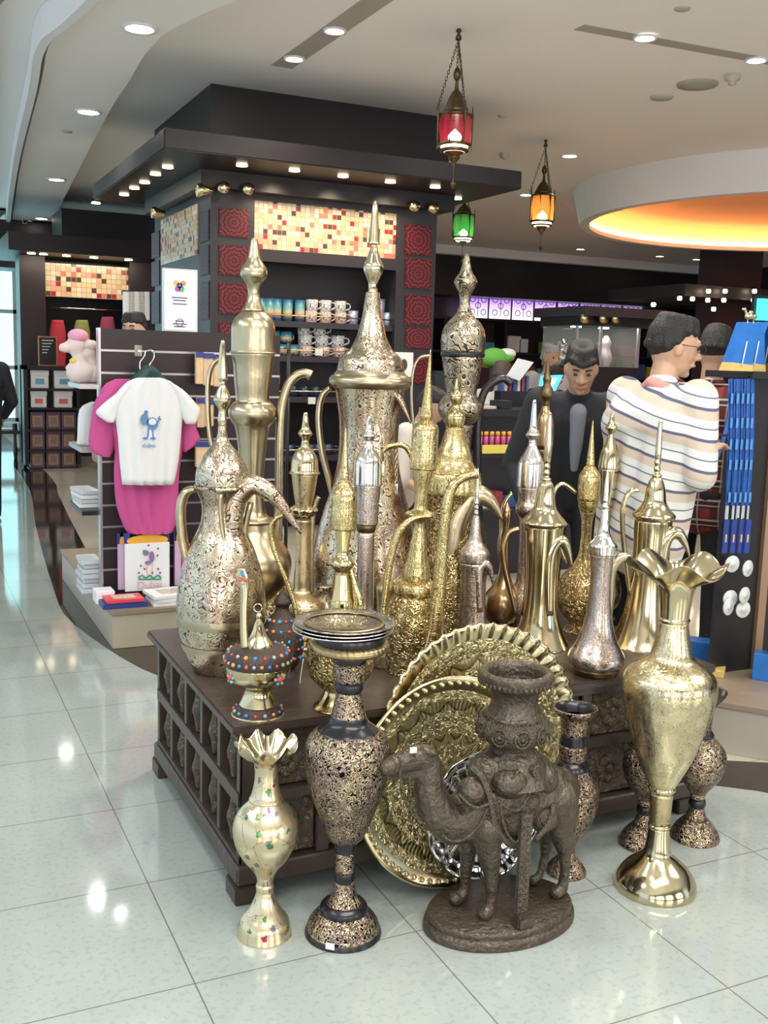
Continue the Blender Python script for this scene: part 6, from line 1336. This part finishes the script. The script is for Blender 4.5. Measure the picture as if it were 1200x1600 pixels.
def sticker(P, px, py, hw):
    z = P.z(py); R_ = P.rr(hw, py)+.001; v = ray(px, py); a = math.asin(max(-1, min(1, (px-P.px)/hw)))
    d = Vector((-NF.x*math.cos(a)+_ct*math.sin(a), -NF.y*math.cos(a)-_st*math.sin(a), 0)); c = Vector((0, 0, z))+d*R_; s_ = Vector((-d.y, d.x, 0))
    bm = bmesh.new(); vs = [bm.verts.new(c+s_*i*7*P.k+Vector((0, 0, j*5*P.k))+d*e) for e in (.0, .002) for i, j in ((-1, -1), (1, -1), (1, 1), (-1, 1))]
    for q in ((0, 1, 2, 3), (4, 5, 6, 7), (0, 1, 5, 4), (1, 2, 6, 5), (2, 3, 7, 6), (3, 0, 4, 7)): bm.faces.new([vs[i] for i in q])
    bmesh.ops.recalc_face_normals(bm, faces=bm.faces); link('price_sticker', bm, m_white, P.root)
sticker(BV, 519, 1446, 60)
# small black vase right of camel
def blackvase(base, label, rows, u=0.):
    P = Pot('vase', label, 'vase', base, 0, 'black vases with gold scroll engraving on the floor' if u else None)
    return P
P = Pot('vase', 'small black and gold engraved vase standing behind the camel', 'vase', (884, 1362), 0)
P.part('foot', m_bidri, [(1374, 30), (1367, 31.5), (1358, 31), (1350, 26), (1340, 16)]); P.part('stem', m_bidri, [(1340, 15), (1328, 12), (1315, 14)]); P.part('body', m_bidri, [(1315, 14), (1300, 26), (1275, 38), (1245, 44), (1222, 42), (1208, 34), (1199, 26)]); P.part('black_shoulder', m_black, [(1200, 27), (1193, 25), (1187, 20)])
P.part('neck', m_bidri, [(1187, 20), (1172, 22), (1162, 22)]); P.part('black_ring', m_black, [(1162, 22), (1154, 21), (1147, 20)]); P.part('neck', m_bidri, [(1147, 20), (1130, 22), (1120, 24)]); P.part('rim', m_bidri, [(1120, 24), (1114, 32), (1109, 35), (1105, 35), (1105, 32)], capt=False); P.part('black_inside', m_black, [(1105, 32.5), (1112, 27), (1130, 20), (1145, 17)], capb=False)
# large brass vase
P = Pot('vase', 'large tall brass vase with wavy ruffled rim, front right on the floor', 'vase', (1023, 1386), 0)
zr0, zr1 = P.z(925), P.z(885)
P.part('foot', m_pbrass, [(1403, 60), (1394, 62), (1384, 63), (1372, 61), (1356, 50), (1343, 34), (1334, 24), (1325, 20), (1305, 17), (1292, 16)]); P.part('ring', m_pbrass, [(1292, 16), (1289, 18), (1286, 16)]); P.part('stem', m_brass2, [(1286, 15.5), (1260, 17), (1238, 18)]); P.part('ring', m_pbrass, [(1237, 18), (1232, 21.5), (1227, 20)])
m_bigv = engraved('lightly_engraved_brass', (.72, .62, .40), (.30, .25, .16), 80, .06, .17, .9, .3, fill=.55, second=((.64, .55, .36), .3))
P.part('body', m_bigv, [(1228, 20), (1215, 27), (1175, 46), (1130, 61), (1095, 70), (1072, 73), (1055, 69), (1042, 57), (1034, 45), (1026, 35), (1010, 29), (985, 24), (972, 22.5)], seg=56); P.part('ring', m_pbrass, [(972, 22.5), (968, 24.5), (964, 22.5)], capb=False, capt=False)
P.part('neck', m_pbrass, [(965, 22.5), (945, 24), (925, 27), (912, 32), (900, 44), (890, 60), (883, 74), (881, 77), (884, 74), (892, 58), (903, 41), (916, 28), (940, 20), (970, 17)], seg=120, mod=ruffle(5, .022, .03, zr0, zr1), capb=False)
# two dark vases right rear
def darkv(base, label, s=1.):
    P = Pot('vase', label, 'vase', base, 0); y = lambda r: base[1]+(r-1308)
    seq = [('foot', m_bidri, [(1320, 35), (1312, 38), (1302, 37), (1290, 30), (1278, 19)]), ('stem', m_bidri, [(1278, 17), (1264, 12), (1260, 11)]), ('black_ring', m_black, [(1260, 12), (1254, 13.5), (1248, 12)]), ('stem', m_bidri, [(1248, 11), (1238, 12)]), ('body', m_bidri, [(1238, 13), (1228, 20), (1212, 32), (1190, 39), (1172, 37), (1158, 26), (1150, 17)]), ('black_ring', m_black, [(1151, 17), (1147, 18), (1141, 14)]), ('neck', m_bidri, [(1141, 13), (1115, 14), (1100, 18)]), ('rim', m_black, [(1100, 18), (1090, 27), (1082, 32), (1079, 32), (1086, 24), (1100, 14), (1120, 10)])]
    for n_, m_, rows in seq: P.part(n_, m_, [(y(a), b) for a, b in rows], seg=32)
darkv((1085, 1308), 'dark gold engraved vase at the right, beyond the big brass vase')
darkv((1004, 1318), 'dark gold engraved vase mostly hidden left behind the big brass vase')
# ================================================================== CAMEL STATUE
CBB = 2.33
m_cam = plain('dark_antique_cast_metal', (.088, .070, .052), .32, .55, noise=.5, nscale=22, bump=.75, bscale=70)
m_cam2 = plain('dark_antique_cast_relief', (.105, .085, .062), .3, .55, noise=.5, nscale=60, bump=.9, bscale=180)
oc = atZ(782, 1438); CM = thing('camel_statue', 'dark cast camel statue carrying an urn on an oval base', 'statue', (oc.x, CBB, 0))
CK = dep(oc.x, CBB, .3)/F
def cp(px, py, off=0.): p = onB(px, py, CBB+off); return p-CM.location
def ovalbase(name, h0, h1, rx, ry, mat):
    bm = lathe_bm(spline([(h0, rx*.97), (h0+.004, rx), ((h0+h1)/2-.002, rx*.985), ((h0+h1)/2+.003, rx*.95), (h1-.008, rx*.955), (h1, rx*.93)], 3)+[(h1, 0)], 64, lambda th, z, r: (z, r)); bmesh.ops.scale(bm, verts=bm.verts, vec=(1, ry/rx, 1)); return link(name, bm, mat, CM, True)
ovalbase('oval_base', 0, .05, .236, .162, m_cam)
bz = .05
body = []
def cc(a, b, r1, r2): body.append(('c', cp(*a), cp(*b), r1*CK, r2*CK))
cc((603, 1199), (618, 1195), 12, 16); cc((618, 1196), (646, 1184), 15.5, 19); cc((646, 1184), (664, 1182), 19, 19); cc((620, 1208), (650, 1206), 9, 13); cc((598, 1202), (604, 1206), 6, 6)
for s in (-1, 1): cc((664, 1172, s*.025), (680, 1178, s*.04), 6, 4)
cc((670, 1192), (670, 1235), 19, 24); cc((670, 1235), (682, 1266), 24, 30); cc((682, 1266), (706, 1284), 31, 35); cc((706, 1284), (738, 1274), 35, 41)
cc((736, 1268), (760, 1252), 40, 46); cc((760, 1250), (800, 1244), 47, 52); cc((800, 1244), (846, 1235), 52, 48); cc((846, 1235), (872, 1232), 46, 36)
cc((760, 1206), (800, 1192), 30, 38); cc((800, 1192), (836, 1205), 38, 30)
def leg(pts, off):
    for (a, b, r1), (c_, d, r2) in zip(pts, pts[1:]): body.append(('c', cp(a, b, off), cp(c_, d, off), r1*CK, r2*CK))
def footz(px, off, add=0.):
    # row where this offset plane meets the base top
    lo = rowof(onB(px, 1420, CBB+off).x, CBB+off, bz+add); return lo
o1, o2 = -.055, .045
f1 = footz(764, o1, .012); leg([(760, 1290, 27), (764, 1335, 18), (768, 1366, 12.5), (768, 1400, 8.5), (766, f1-6, 9), (757, f1, 12)], o1)
f2 = footz(722, o2, .012); leg([(735, 1290, 22), (731, 1335, 13), (728, 1362, 10), (727, 1385, 8), (724, f2-5, 9), (712, f2, 12)], o2)
f3 = footz(875, o1+.02, .012); leg([(872, 1245, 34), (874, 1290, 24), (882, 1330, 12), (883, 1360, 8.5), (879, f3-6, 9), (870, f3, 12)], o1+.02)
f4 = footz(848, o2, .012); leg([(858, 1260, 26), (855, 1300, 16), (852, 1336, 8), (845, 1362, 6.5), (842, f4-5, 7), (834, f4, 9)], o2)
leg([(896, 1235, 7), (901, 1265, 5), (897, 1300, 4), (893, 1330, 6)], -.01)
fuse('body', body, m_cam, CM, .0055, 4)
# urn
ux = cp(800, 1100)
up_ = onB(800, 1178, CBB); 
def urow(r): return zat(r, up_.x, CBB)
def urn(name, rows, mod=None, mat=None, seg=56, capt=False):
    pr = spline([(urow(r), h*CK) for r, h in rows], 4); bm = lathe_bm(pr, seg, mod, cx=up_.x-CM.location.x, cy=0); return link(name, bm, mat or m_cam, CM, True)
urn('urn_collar', [(1212, 66), (1200, 58), (1186, 50), (1176, 44), (1168, 36), (1162, 34), (1158, 36)])
urn('urn_bowl', [(1166, 34), (1158, 38), (1150, 50), (1138, 56.5), (1128, 56), (1120, 48), (1117, 45)], mod=None, mat=m_cam2)
urn('urn_neck', [(1118, 46), (1114, 46), (1108, 41), (1096, 36), (1084, 36), (1074, 42), (1068, 52), (1060, 57), (1052, 58), (1048, 56), (1046, 50), (1050, 43), (1058, 40), (1075, 36), (1090, 20), (1092, .01)])
for k in range(10):
    bm = bmesh.new()
    a = 2*PI*k/10; R_ = 56*CK; q = Vector((ux.x-ux.x+up_.x-CM.location.x+R_*math.cos(a), R_*math.sin(a), urow(1136)))
    for rr2, tr in ((11.5, 2.0), (6.5, 1.8)):
        pts = [q+Vector((-math.sin(a)*math.cos(u), math.cos(a)*math.cos(u), 0))*(rr2*CK)+Vector((0, 0, math.sin(u)*rr2*1.15*CK)) for u in [2*PI*i/14 for i in range(15)]]
        sweep_bm(pts, [tr*CK]*15, [tr*CK]*15, (math.cos(a), math.sin(a), 0), 6, bm, sub=0)
    ell_bm(bm, q, (4*CK,)*3, seg=8)
    link('urn_medallion', bm, m_cam2, CM, True)
bm = bmesh.new()
for k in range(44):
    a = 2*PI*k/44; ell_bm(bm, (up_.x-CM.location.x+46.5*CK*math.cos(a), 46.5*CK*math.sin(a), urow(1117)), (2*CK,)*3, seg=6)
    ell_bm(bm, (up_.x-CM.location.x+56*CK*math.cos(a), 56*CK*math.sin(a), urow(1062)), (3*CK, 3*CK, 4.5*CK), seg=6)
tag(link('urn_beading', bm, m_cam2, CM, True), kind='stuff')
# trappings
fuse('saddle_bag', [('e', cp(738, 1236, -.055), (24*CK, 22*CK, 22*CK)), ('e', cp(798, 1222, -.062), (33*CK, 28*CK, 25*CK)), ('e', cp(848, 1218, -.05), (26*CK, 24*CK, 24*CK))], m_cam, CM, .005, 3)
fuse('saddle_cloth', [('e', cp(800, 1280, -.058), (26*CK, 24*CK, 24*CK)), ('e', cp(848, 1275, -.058), (24*CK, 24*CK, 26*CK)), ('e', cp(826, 1250, -.068), (18*CK, 18*CK, 20*CK))], m_cam2, CM, .005, 2)
def strap(name, path, w_, t_, off, mat=None):
    offs = off if isinstance(off, (list, tuple)) else [off]*len(path)
    pts = [cp(a, b, o_) for (a, b), o_ in zip(path, offs)]; return link(name, sweep_bm(pts, [w_*CK]*len(pts), [t_*CK]*len(pts), (0, 1, 0), 8), mat or m_cam2, CM, True)
strap('breast_strap', [(735, 1198), (752, 1212), (763, 1236), (770, 1268), (778, 1300), (797, 1318), (806, 1322)], 5.5, 3, [-.05, -.075, -.09, -.095, -.095, -.09, -.085])
strap('rope_cord', [(716, 1240), (728, 1252), (744, 1262), (764, 1256)], 2.2, 2.2, [-.075, -.09, -.098, -.1]); strap('rope_cord', [(762, 1262), (748, 1290), (728, 1310), (706, 1314), (690, 1304)], 2.2, 2.2, [-.095, -.09, -.085, -.07, -.055])
strap('rope_cord', [(778, 1250), (792, 1262), (810, 1266), (822, 1250), (828, 1236)], 2.5, 2.5, [-.1, -.105, -.105, -.105, -.1]); strap('rope_cord', [(782, 1256), (786, 1285), (796, 1308), (808, 1318)], 2.5, 2.5, -.102)
strap('side_strap', [(866, 1256), (860, 1280), (848, 1300), (836, 1312)], 5, 3, [-.09, -.1, -.1, -.095]); strap('scroll_relief', [(780, 1198), (796, 1202), (808, 1200), (806, 1210), (800, 1216)], 2, 2, -.1); strap('scroll_relief', [(842, 1196), (834, 1204), (838, 1222), (836, 1240)], 3.5, 2.5, -.1)
strap('rein', [(624, 1203), (628, 1230), (640, 1262), (655, 1284), (665, 1286)], 1.4, 1.4, [-.03, -.04, -.045, -.05, -.055]); strap('rein', [(640, 1212), (642, 1240), (648, 1270), (660, 1286)], 1.4, 1.4, -.05); strap('bridle', [(622, 1182), (627, 1196), (625, 1210)], 1.8, 1.8, -.042); strap('bridle', [(627, 1198), (645, 1194), (662, 1190), (676, 1196)], 1.6, 1.6, -.052)
q0, q1 = cp(823, 1272, -.12), cp(823, 1440, -.12); q1.z = max(q1.z, .05)
bm = bmesh.new(); w_ = 9.5*CK; addbox(bm, q0.x-w_, q0.x+w_, q0.y-.004, q0.y+.01, .052, q0.z)
for i in range(16):
    z_ = .06+(q0.z-.06)*(i+.5)/16
    for s in (-1, 1): ell_bm(bm, (q0.x+s*w_*.45, q0.y-.004, z_), (w_*.33, .003, w_*.45), seg=6)
link('support_strap', bm, m_cam2, CM); box('support_block', (CM.location.x+q0.x-.026, CM.location.x+q0.x+.03, CBB-.148, CBB-.112, .05, .085), m_cam, CM, bevel=.005)
for s in (-1,):
    bm = bmesh.new(); ell_bm(bm, cp(648, 1181, -.040), (2.4*CK,)*3, seg=8); link('eye', bm, m_blackp, CM, True)
bm = bmesh.new(); q = cp(646, 1172, -.035); addbox(bm, q.x-5*CK, q.x+5*CK, q.y-.002, q.y+.002, q.z-4*CK, q.z+4*CK); bmesh.ops.recalc_face_normals(bm, faces=bm.faces); link('price_sticker', bm, m_white, CM)
# ================================================================== PEOPLE
m_skin = plain('skin', (.50, .30, .20), .5, noise=.06, nscale=9); m_skin2 = plain('tan_skin', (.42, .24, .16), .5); m_hair = plain('black_hair', (.012, .010, .010), .5, bump=.8, bscale=160); m_greyhair = plain('grey_hair', (.38, .36, .35), .6, bump=.6, bscale=160); m_lip = plain('lips', (.42, .17, .14), .5); m_eye = plain('dark_eye', (.02, .015, .012), .2)
def stripes():
    m, t, p = M('white_knit_with_navy_and_tan_stripes'); tc = node(t, 'ShaderNodeTexCoord'); sp = node(t, 'ShaderNodeSeparateXYZ'); t.links.new(tc.outputs['Object'], sp.inputs[0])
    z = math_(t, 'MULTIPLY_ADD', sp.outputs[0], .25, sp.outputs[2])
    def band(per, ph, w_): return math_(t, 'LESS_THAN', math_(t, 'FRACT', math_(t, 'MULTIPLY_ADD', z, 1/per, ph)), w_)
    c = mixc(t, band(.115, .3, .35), (.62, .63, .62), (.54, .45, .37)); c = mixc(t, band(.115, .0, .10), c, (.10, .10, .17)); c = mixc(t, band(.115, .60, .05), c, (.16, .16, .22))
    t.links.new(c, p.inputs['Base Color']); p.inputs['Roughness'].default_value = .9; return m
def plaid():
    m, t, p = M('red_black_white_plaid'); tc = node(t, 'ShaderNodeTexCoord'); sp = node(t, 'ShaderNodeSeparateXYZ'); t.links.new(tc.outputs['Object'], sp.inputs[0])
    def band(o, per, ph, w_): return math_(t, 'LESS_THAN', math_(t, 'FRACT', math_(t, 'MULTIPLY_ADD', o, 1/per, ph)), w_)
    X, Z = sp.outputs[0], sp.outputs[2]
    c = mixc(t, math_(t, 'MULTIPLY', band(Z, .10, 0., .5), .85), (.24, .03, .028), (.035, .010, .010)); c = mixc(t, math_(t, 'MULTIPLY', band(X, .10, .2, .5), .7), c, (.05, .012, .012))
    c = mixc(t, math_(t, 'MULTIPLY', math_(t, 'MAXIMUM', band(Z, .10, .65, .10), band(Z, .10, .9, .06)), .8), c, (.55, .48, .45)); c = mixc(t, math_(t, 'MULTIPLY', band(X, .10, .85, .08), .6), c, (.45, .38, .35))
    t.links.new(c, p.inputs['Base Color']); p.inputs['Roughness'].default_value = .9; return m
m_str = stripes(); m_plaid = plaid(); m_trou = plain('black_trousers', (.012, .012, .016), .8); m_suit = plain('black_suit_cloth', (.012, .013, .018), .8); m_gshirt = plain('grey_shirt', (.22, .24, .28), .8)
def person(label, foot, yaw, H, pose, top_m, leg_m, hair_m=None, skin=None, hairstyle='short', cloth=True, vox=.008, sit=False, detail=True, group=None, collar=None, name='person'):
    """local axes: x right of the person, y forward, z up, unit = metres for a 1.75 m person"""
    skin = skin or m_skin; hair_m = hair_m or m_hair
    t = thing(name, label, 'person', foot, (0, 0, yaw), group); k = H/1.75
    lean = pose.get('lean', 0.); hips = Vector((0, 0, .93)); R = Matrix.Rotation(-lean, 3, 'X')
    def T(x, y, z): return (hips+R @ (Vector((x, y, z))-hips))*k
    neck = T(0, .0, 1.46); hc = T(0, .035, 1.60); hr = Matrix.Rotation(pose.get('head_yaw', 0), 3, 'Z') @ Matrix.Rotation(-pose.get('nod', 0.)-lean*.5, 3, 'X')
    def Hd(x, y, z): return hc+hr @ Vector((x, y, z))*k
    sh = [T(s*.185, 0, 1.40) for s in (-1, 1)]
    el, wr, hd = [], [], []
    for i, s in enumerate((-1, 1)):
        e = pose.get('elbow', [(-.24, -.03, 1.12), (.24, -.03, 1.12)])[i]; w_ = pose.get('wrist', [(-.25, .06, .87), (.25, .06, .87)])[i]
        el.append(T(*e)); wr.append(T(*w_)); d = pose.get('hand', [None, None])[i] or (wr[-1]-el[-1]).normalized(); hd.append(Vector(d).normalized())
    kn = [Vector((s*.10, .02, .50))*k for s in (-1, 1)]; an = [Vector((s*.11, -.02, .08))*k for s in (-1, 1)]
    c = lambda a, b, r1, r2: ('c', a, b, r1*k, r2*k)
    B = [('e', Hd(0, 0, .0), (.074*k, .092*k, .108*k), hr.to_4x4()), ('e', Hd(0, .012, -.055), (.060*k, .070*k, .062*k), hr.to_4x4()), ('e', Hd(0, .062, -.092), (.024*k, .022*k, .018*k), hr.to_4x4()),
         ('c', Hd(0, .088, .012), Hd(0, .106, -.022), .009*k, .013*k), ('c', Hd(-.018, .092, -.028), Hd(.018, .092, -.028), .009*k, .009*k), ('c', Hd(-.03, .082, .03), Hd(.03, .082, .03), .012*k, .012*k), ('c', Hd(-.018, .083, -.056), Hd(.018, .083, -.056), .009*k, .009*k),
         ('e', Hd(-.074, -.005, -.008), (.010*k, .019*k, .030*k), hr.to_4x4()), ('e', Hd(.074, -.005, -.008), (.010*k, .019*k, .030*k), hr.to_4x4()),
         c(T(0, -.01, 1.40), Hd(0, -.015, -.06), .056, .052)]
    B += [c(T(0, 0, .98), T(0, 0, 1.30), .09, .10), c(sh[0]*.9+T(0, 0, 1.38)*.1, sh[1]*.9+T(0, 0, 1.38)*.1, .042, .042)]
    for i in (0, 1):
        B += [c(sh[i], el[i], .042, .035), c(el[i], wr[i], .036, .025)]
        d = hd[i]; s = -1 if i == 0 else 1
        palmN = Vector((0, 0, 1)) if abs(d.z) < .8 else Vector((0, 1, 0)); side = d.cross(palmN).normalized(); nrm = side.cross(d).normalized()
        pc_ = wr[i]+d*.055*k
        rot = Matrix((side, d, nrm)).transposed().to_4x4(); B.append(('e', pc_, (.040*k, .052*k, .017*k), rot)); B.append(c(wr[i], pc_, .024, .02))
        for f, (ox, ln) in enumerate(((-.029, .066), (-.010, .078), (.010, .074), (.028, .058))):
            a = pc_+(side*ox+d*.036)*k; b = a+(d*.55*ln-nrm*.2*ln)*k; e = b+(d*.42*ln-nrm*.32*ln)*k; B += [c(a, b, .0095, .0088), c(b, e, .0088, .0075)]
        a = pc_-(side*s*.032+d*.025)*k; b = a+(-side*s*.024+d*.035)*k; B += [c(a, b, .012, .0105), c(b, b+(d*.03-nrm*.008)*k, .0105, .0085)]
        hp = Vector((s*.09, 0, .92))*k; B += [c(hp, kn[i], .075, .05), c(kn[i], an[i], .048, .034), c(an[i]-Vector((0, .03, .02))*k, an[i]+Vector((0, .14, -.045))*k, .038, .03)]
    fuse('body', B, skin, t, vox, 3)
    # hair
    Hh = [('e', Hd(0, -.018, .03), (.083*k, .098*k, .102*k), hr.to_4x4())]
    fr = .55 if hairstyle == 'fringe' else .3
    for a in range(14):
        u = 2*PI*a/14; x, y = math.cos(u), math.sin(u); Hh.append(('c', Hd(.045*x, -.01+.06*y, .10), Hd(.074*x, -.016+.088*y+(.012 if y > .3 and hairstyle == 'fringe' else 0), .06 if y > .3 else .015 if y > -.2 else -.008), .026*k, .014*k if y > -.3 else .018*k))
    if hairstyle == 'fringe': Hh += [('c', Hd(-.05, .075, .075), Hd(.0, .094, .055), .018*k, .012*k), ('c', Hd(.05, .07, .08), Hd(.01, .092, .058), .018*k, .012*k)]
    # cut hair off the face: keep above a line
    hb = fuse('hair', [q for q in Hh if q[0] == 'c']+[('e', Hd(0, -.032, .032), (.080*k, .086*k, .098*k), hr.to_4x4())], hair_m, t, vox, 2)
    for s in (-1, 1):
        bm = bmesh.new(); ell_bm(bm, Hd(s*.030, .083, .008), (.012*k, .007*k, .006*k), hr.to_4x4(), 10); link('eye', bm, m_eye, t, True)
    bm = sweep_bm([Hd(-.045, .086, .034), Hd(-.030, .094, .038), Hd(-.014, .096, .034)], [.004*k]*3, [.003*k]*3, (0, 1, 0), 6); sweep_bm([Hd(.045, .086, .034), Hd(.030, .094, .038), Hd(.014, .096, .034)], [.004*k]*3, [.003*k]*3, (0, 1, 0), 6, bm); link('eyebrows', bm, hair_m, t, True)
    bm = sweep_bm([Hd(-.022, .090, -.056), Hd(0, .095, -.055), Hd(.022, .090, -.056)], [.006*k]*3, [.004*k]*3, (0, 1, 0), 6); link('lips', bm, m_lip, t, True)
    # shirt
    hem = pose.get('hem', .86); dep_ = pose.get('girth', 1.)
    Sx = [c(T(0, 0, hem+.04), T(0, 0, 1.30), .122*dep_, .127*dep_), c(T(-.07, 0, hem+.04), T(-.09, .0, 1.30), .115*dep_, .12*dep_), c(T(.07, 0, hem+.04), T(.09, .0, 1.30), .115*dep_, .12*dep_), c(T(-.15, 0, 1.37), T(.15, 0, 1.37), .082, .082), c(T(-.1, -.02, 1.28), T(.1, -.02, 1.28), .115*dep_, .115*dep_), c(T(0, -.01, 1.39), T(0, .0, 1.435), .08, .068)]
    for i in (0, 1):
        Sx += [c(sh[i], el[i], .078, .064)]; Sx += [c(el[i], wr[i]+(el[i]-wr[i])*pose.get('sleeve', .08), .062, .046)]
    fuse('shirt' if top_m is not m_suit else 'jacket', Sx, top_m, t, .011, 5)
    if collar: fuse('collar', [c(T(-.05, -.03, 1.43), T(0, -.06, 1.45), .025, .025), c(T(0, -.06, 1.45), T(.05, -.03, 1.43), .025, .025), c(T(-.055, -.02, 1.43), T(-.035, .07, 1.38), .022, .016), c(T(.055, -.02, 1.43), T(.035, .07, 1.38), .022, .016)], collar, t, .007, 2)
    if top_m is m_suit: fuse('shirt_front', [c(T(0, .100, 1.40), T(0, .118, 1.25), .042, .036), c(T(0, .118, 1.25), T(0, .132, 1.10), .036, .02)], m_gshirt, t, .008, 2)
    Tr = [c(T(-.07, 0, .92), T(.07, 0, .92), .125, .125)]
    for i, s in enumerate((-1, 1)): Tr += [c(Vector((s*.09, 0, .92))*k, kn[i], .10, .075), c(kn[i], an[i]+Vector((0, 0, .0)), .075, .062)]
    fuse('trousers', Tr, leg_m, t, .014, 3)
    for i, s in enumerate((-1, 1)): fuse('shoe', [c(an[i]-Vector((0, .04, .035))*k, an[i]+Vector((0, .15, -.045))*k, .043, .036)], m_blackp, t, .01, 2)
    return t, T, Hd, wr, hd, k
def at2(px, Y): p = atY(px, 560, Y); return (p.x, p.y, 0)
# striped shirt man: seen from behind at three quarters, head turned to the right in profile
yr = -TH      # facing this yaw: local y -> away from camera
t, T, Hd, wr, hd, k = person('person in a white shirt with navy and tan stripes, seen from behind, holding a phone', at2(1020, 4.2), yr-1.0, 1.84,
   dict(elbow=[(-.22, .06, 1.10), (.25, .00, 1.12)], wrist=[(-.07, .24, 1.24), (.09, .21, 1.22)], hand=[Vector((.3, .9, .2)), Vector((-.3, .9, .2))], girth=1.12, hem=.78, nod=.12, head_yaw=-.50, lean=.12), m_str, m_trou, collar=plain('salmon_collar', (.62, .30, .27), .8), vox=.0065)
bm = bmesh.new()
for s_ in (-1, 1):
    q = Hd(s_*.031, .100, .008); sweep_bm([q+Vector((.022*math.cos(u), 0, .014*math.sin(u))) for u in [2*PI*i/14 for i in range(15)]], [.0018]*15, [.0018]*15, (0, 1, 0), 5, bm, sub=0); sweep_bm([Hd(s_*.052, .098, .012), Hd(s_*.076, .06, .012), Hd(s_*.080, 0, .008)], [.0018]*3, [.0018]*3, (0, 0, 1), 5, bm, sub=0)
link('glasses', bm, m_blackp, t, True)
p = (wr[0]+wr[1])/2+(hd[0]+hd[1])*.05*k; b = bmesh.new(); addbox(b, p.x-.045, p.x+.045, p.y-.01, p.y+.06, p.z+.02, p.z+.03); bmesh.ops.recalc_face_normals(b, faces=b.faces)
R_ = t.rotation_euler.to_matrix(); w0 = Vector(t.location)
o = link('phone', b, m_blackp, None, bevel=.002); o.location = w0; o.rotation_euler = t.rotation_euler; tag(o, 'dark slim phone in the hands of the person in the striped shirt', 'phone')
person('person in a red and black plaid shirt, seen from behind at the right', at2(1112, 5.2), yr-.55, 1.83, dict(elbow=[(-.25, .02, 1.13), (.24, .04, 1.13)], wrist=[(-.12, .26, 1.12), (.08, .28, 1.10)], nod=.35, lean=.06, girth=1.05, hem=.80), m_plaid, m_trou, skin=m_skin2, collar=m_plaid)
person('person in a black jacket and grey shirt leaning forward, looking down behind the counter', at2(903, 5.45), yr+PI-.12, 1.80, dict(lean=.42, nod=.25, elbow=[(-.30, .10, 1.10), (.30, .12, 1.10)], wrist=[(-.26, .34, .98), (.22, .36, .98)], girth=1.05, sleeve=.1), m_suit, m_trou, hairstyle='fringe', collar=plain('pale_shirt_collar', (.45, .46, .48), .8))
# people further back, mostly hidden by counter and goods
m_yel = plain('yellow_shirt', (.75, .50, .08), .8); m_gr = plain('pale_grey_shirt', (.50, .47, .45), .8); m_bgsh = plain('beige_shirt', (.62, .55, .48), .8)
person('person with cropped hair in a pale grey top, back turned, behind the checkout counter', at2(783, 8.6), yr-.5, 1.62, dict(nod=.2, elbow=[(-.24, .08, 1.13), (.24, .08, 1.13)], wrist=[(-.10, .32, 1.05), (.10, .32, 1.05)]), m_gr, m_trou, skin=m_skin2, hair_m=plain('cropped_brown_hair', (.07, .05, .04), .7), vox=.01)
person('person with grey white hair in a pale shirt, far behind the cyan screen', at2(857, 10.2), yr+PI+.5, 1.80, dict(nod=.1), m_gr, m_trou, hair_m=m_greyhair, vox=.01)
person('dark haired person in black bending over the checkout counter', at2(838, 9.6), yr-.9, 1.64, dict(lean=.35, nod=.5, elbow=[(-.26, .12, 1.10), (.26, .12, 1.10)], wrist=[(-.12, .38, 1.02), (.12, .38, 1.02)]), m_suit, m_trou, vox=.01)
person('person in a beige top bending behind the tallest coffee pot', at2(622, 6.0), yr-2.0, 1.50, dict(lean=.35, nod=.3, elbow=[(-.28, .06, 1.12), (.26, .10, 1.12)], wrist=[(-.22, .34, 1.08), (.14, .36, 1.08)], sleeve=.9, girth=1.1), m_bgsh, m_trou, vox=.01)
person('dark haired person looking over the top of the slatted board', at2(213, 7.6), yr+PI-.2, 1.90, dict(nod=.05), m_gr, m_trou, vox=.01)
person('person in dark clothing at the left edge beside the small table', at2(-34, 9.4), yr+.2, 1.74, dict(lean=.15, nod=.3, elbow=[(-.26, .1, 1.12), (.26, .1, 1.12)], wrist=[(-.12, .34, 1.0), (.15, .34, 1.0)]), m_suit, m_trou, vox=.01)
# yellow hooded plush / cap display near the boy
t = thing('plush_toy', 'green and white plush toy on a stand behind the boy in yellow', 'plush toy', Vector(at2(772, 9.3))+Vector((0, 0, onB(775, 552, at2(772, 9.3)[1]).z-.1)))
fuse('plush_body', [('e', (0, 0, .06), (.14, .1, .09)), ('e', (.12, 0, .07), (.09, .08, .05))], plain('green_plush', (.15, .45, .08), .9), t, .015); fuse('plush_hat', [('e', (.13, 0, .10), (.09, .08, .05))], m_white, t, .015)
tag(box('plush_pedestal', (t.location.x-.1, t.location.x+.1, t.location.y-.1, t.location.y+.1, 0, t.location.z-.03), m_dwood2, org=(t.location.x, t.location.y, 0)), 'dark slim pedestal under the green plush toy', 'pedestal')
# ------------------------------------------------------------------ labels: things that look alike say which one by their order
def order_labels():
    words = 'first second third fourth fifth sixth seventh eighth ninth tenth eleventh twelfth'.split(); d = {}
    for o in bpy.data.objects:
        if not o.parent and 'label' in o: d.setdefault(o['label'], []).append(o)
    for lab, os_ in d.items():
        if len(os_) < 2: continue
        def sx(o): p = o.location; return (p.x*_ct-p.y*_st)/max(.1, Yof(p))
        os_.sort(key=sx)
        for i, o in enumerate(os_): o['label'] = lab+', '+words[i]+' from left'
order_labels()
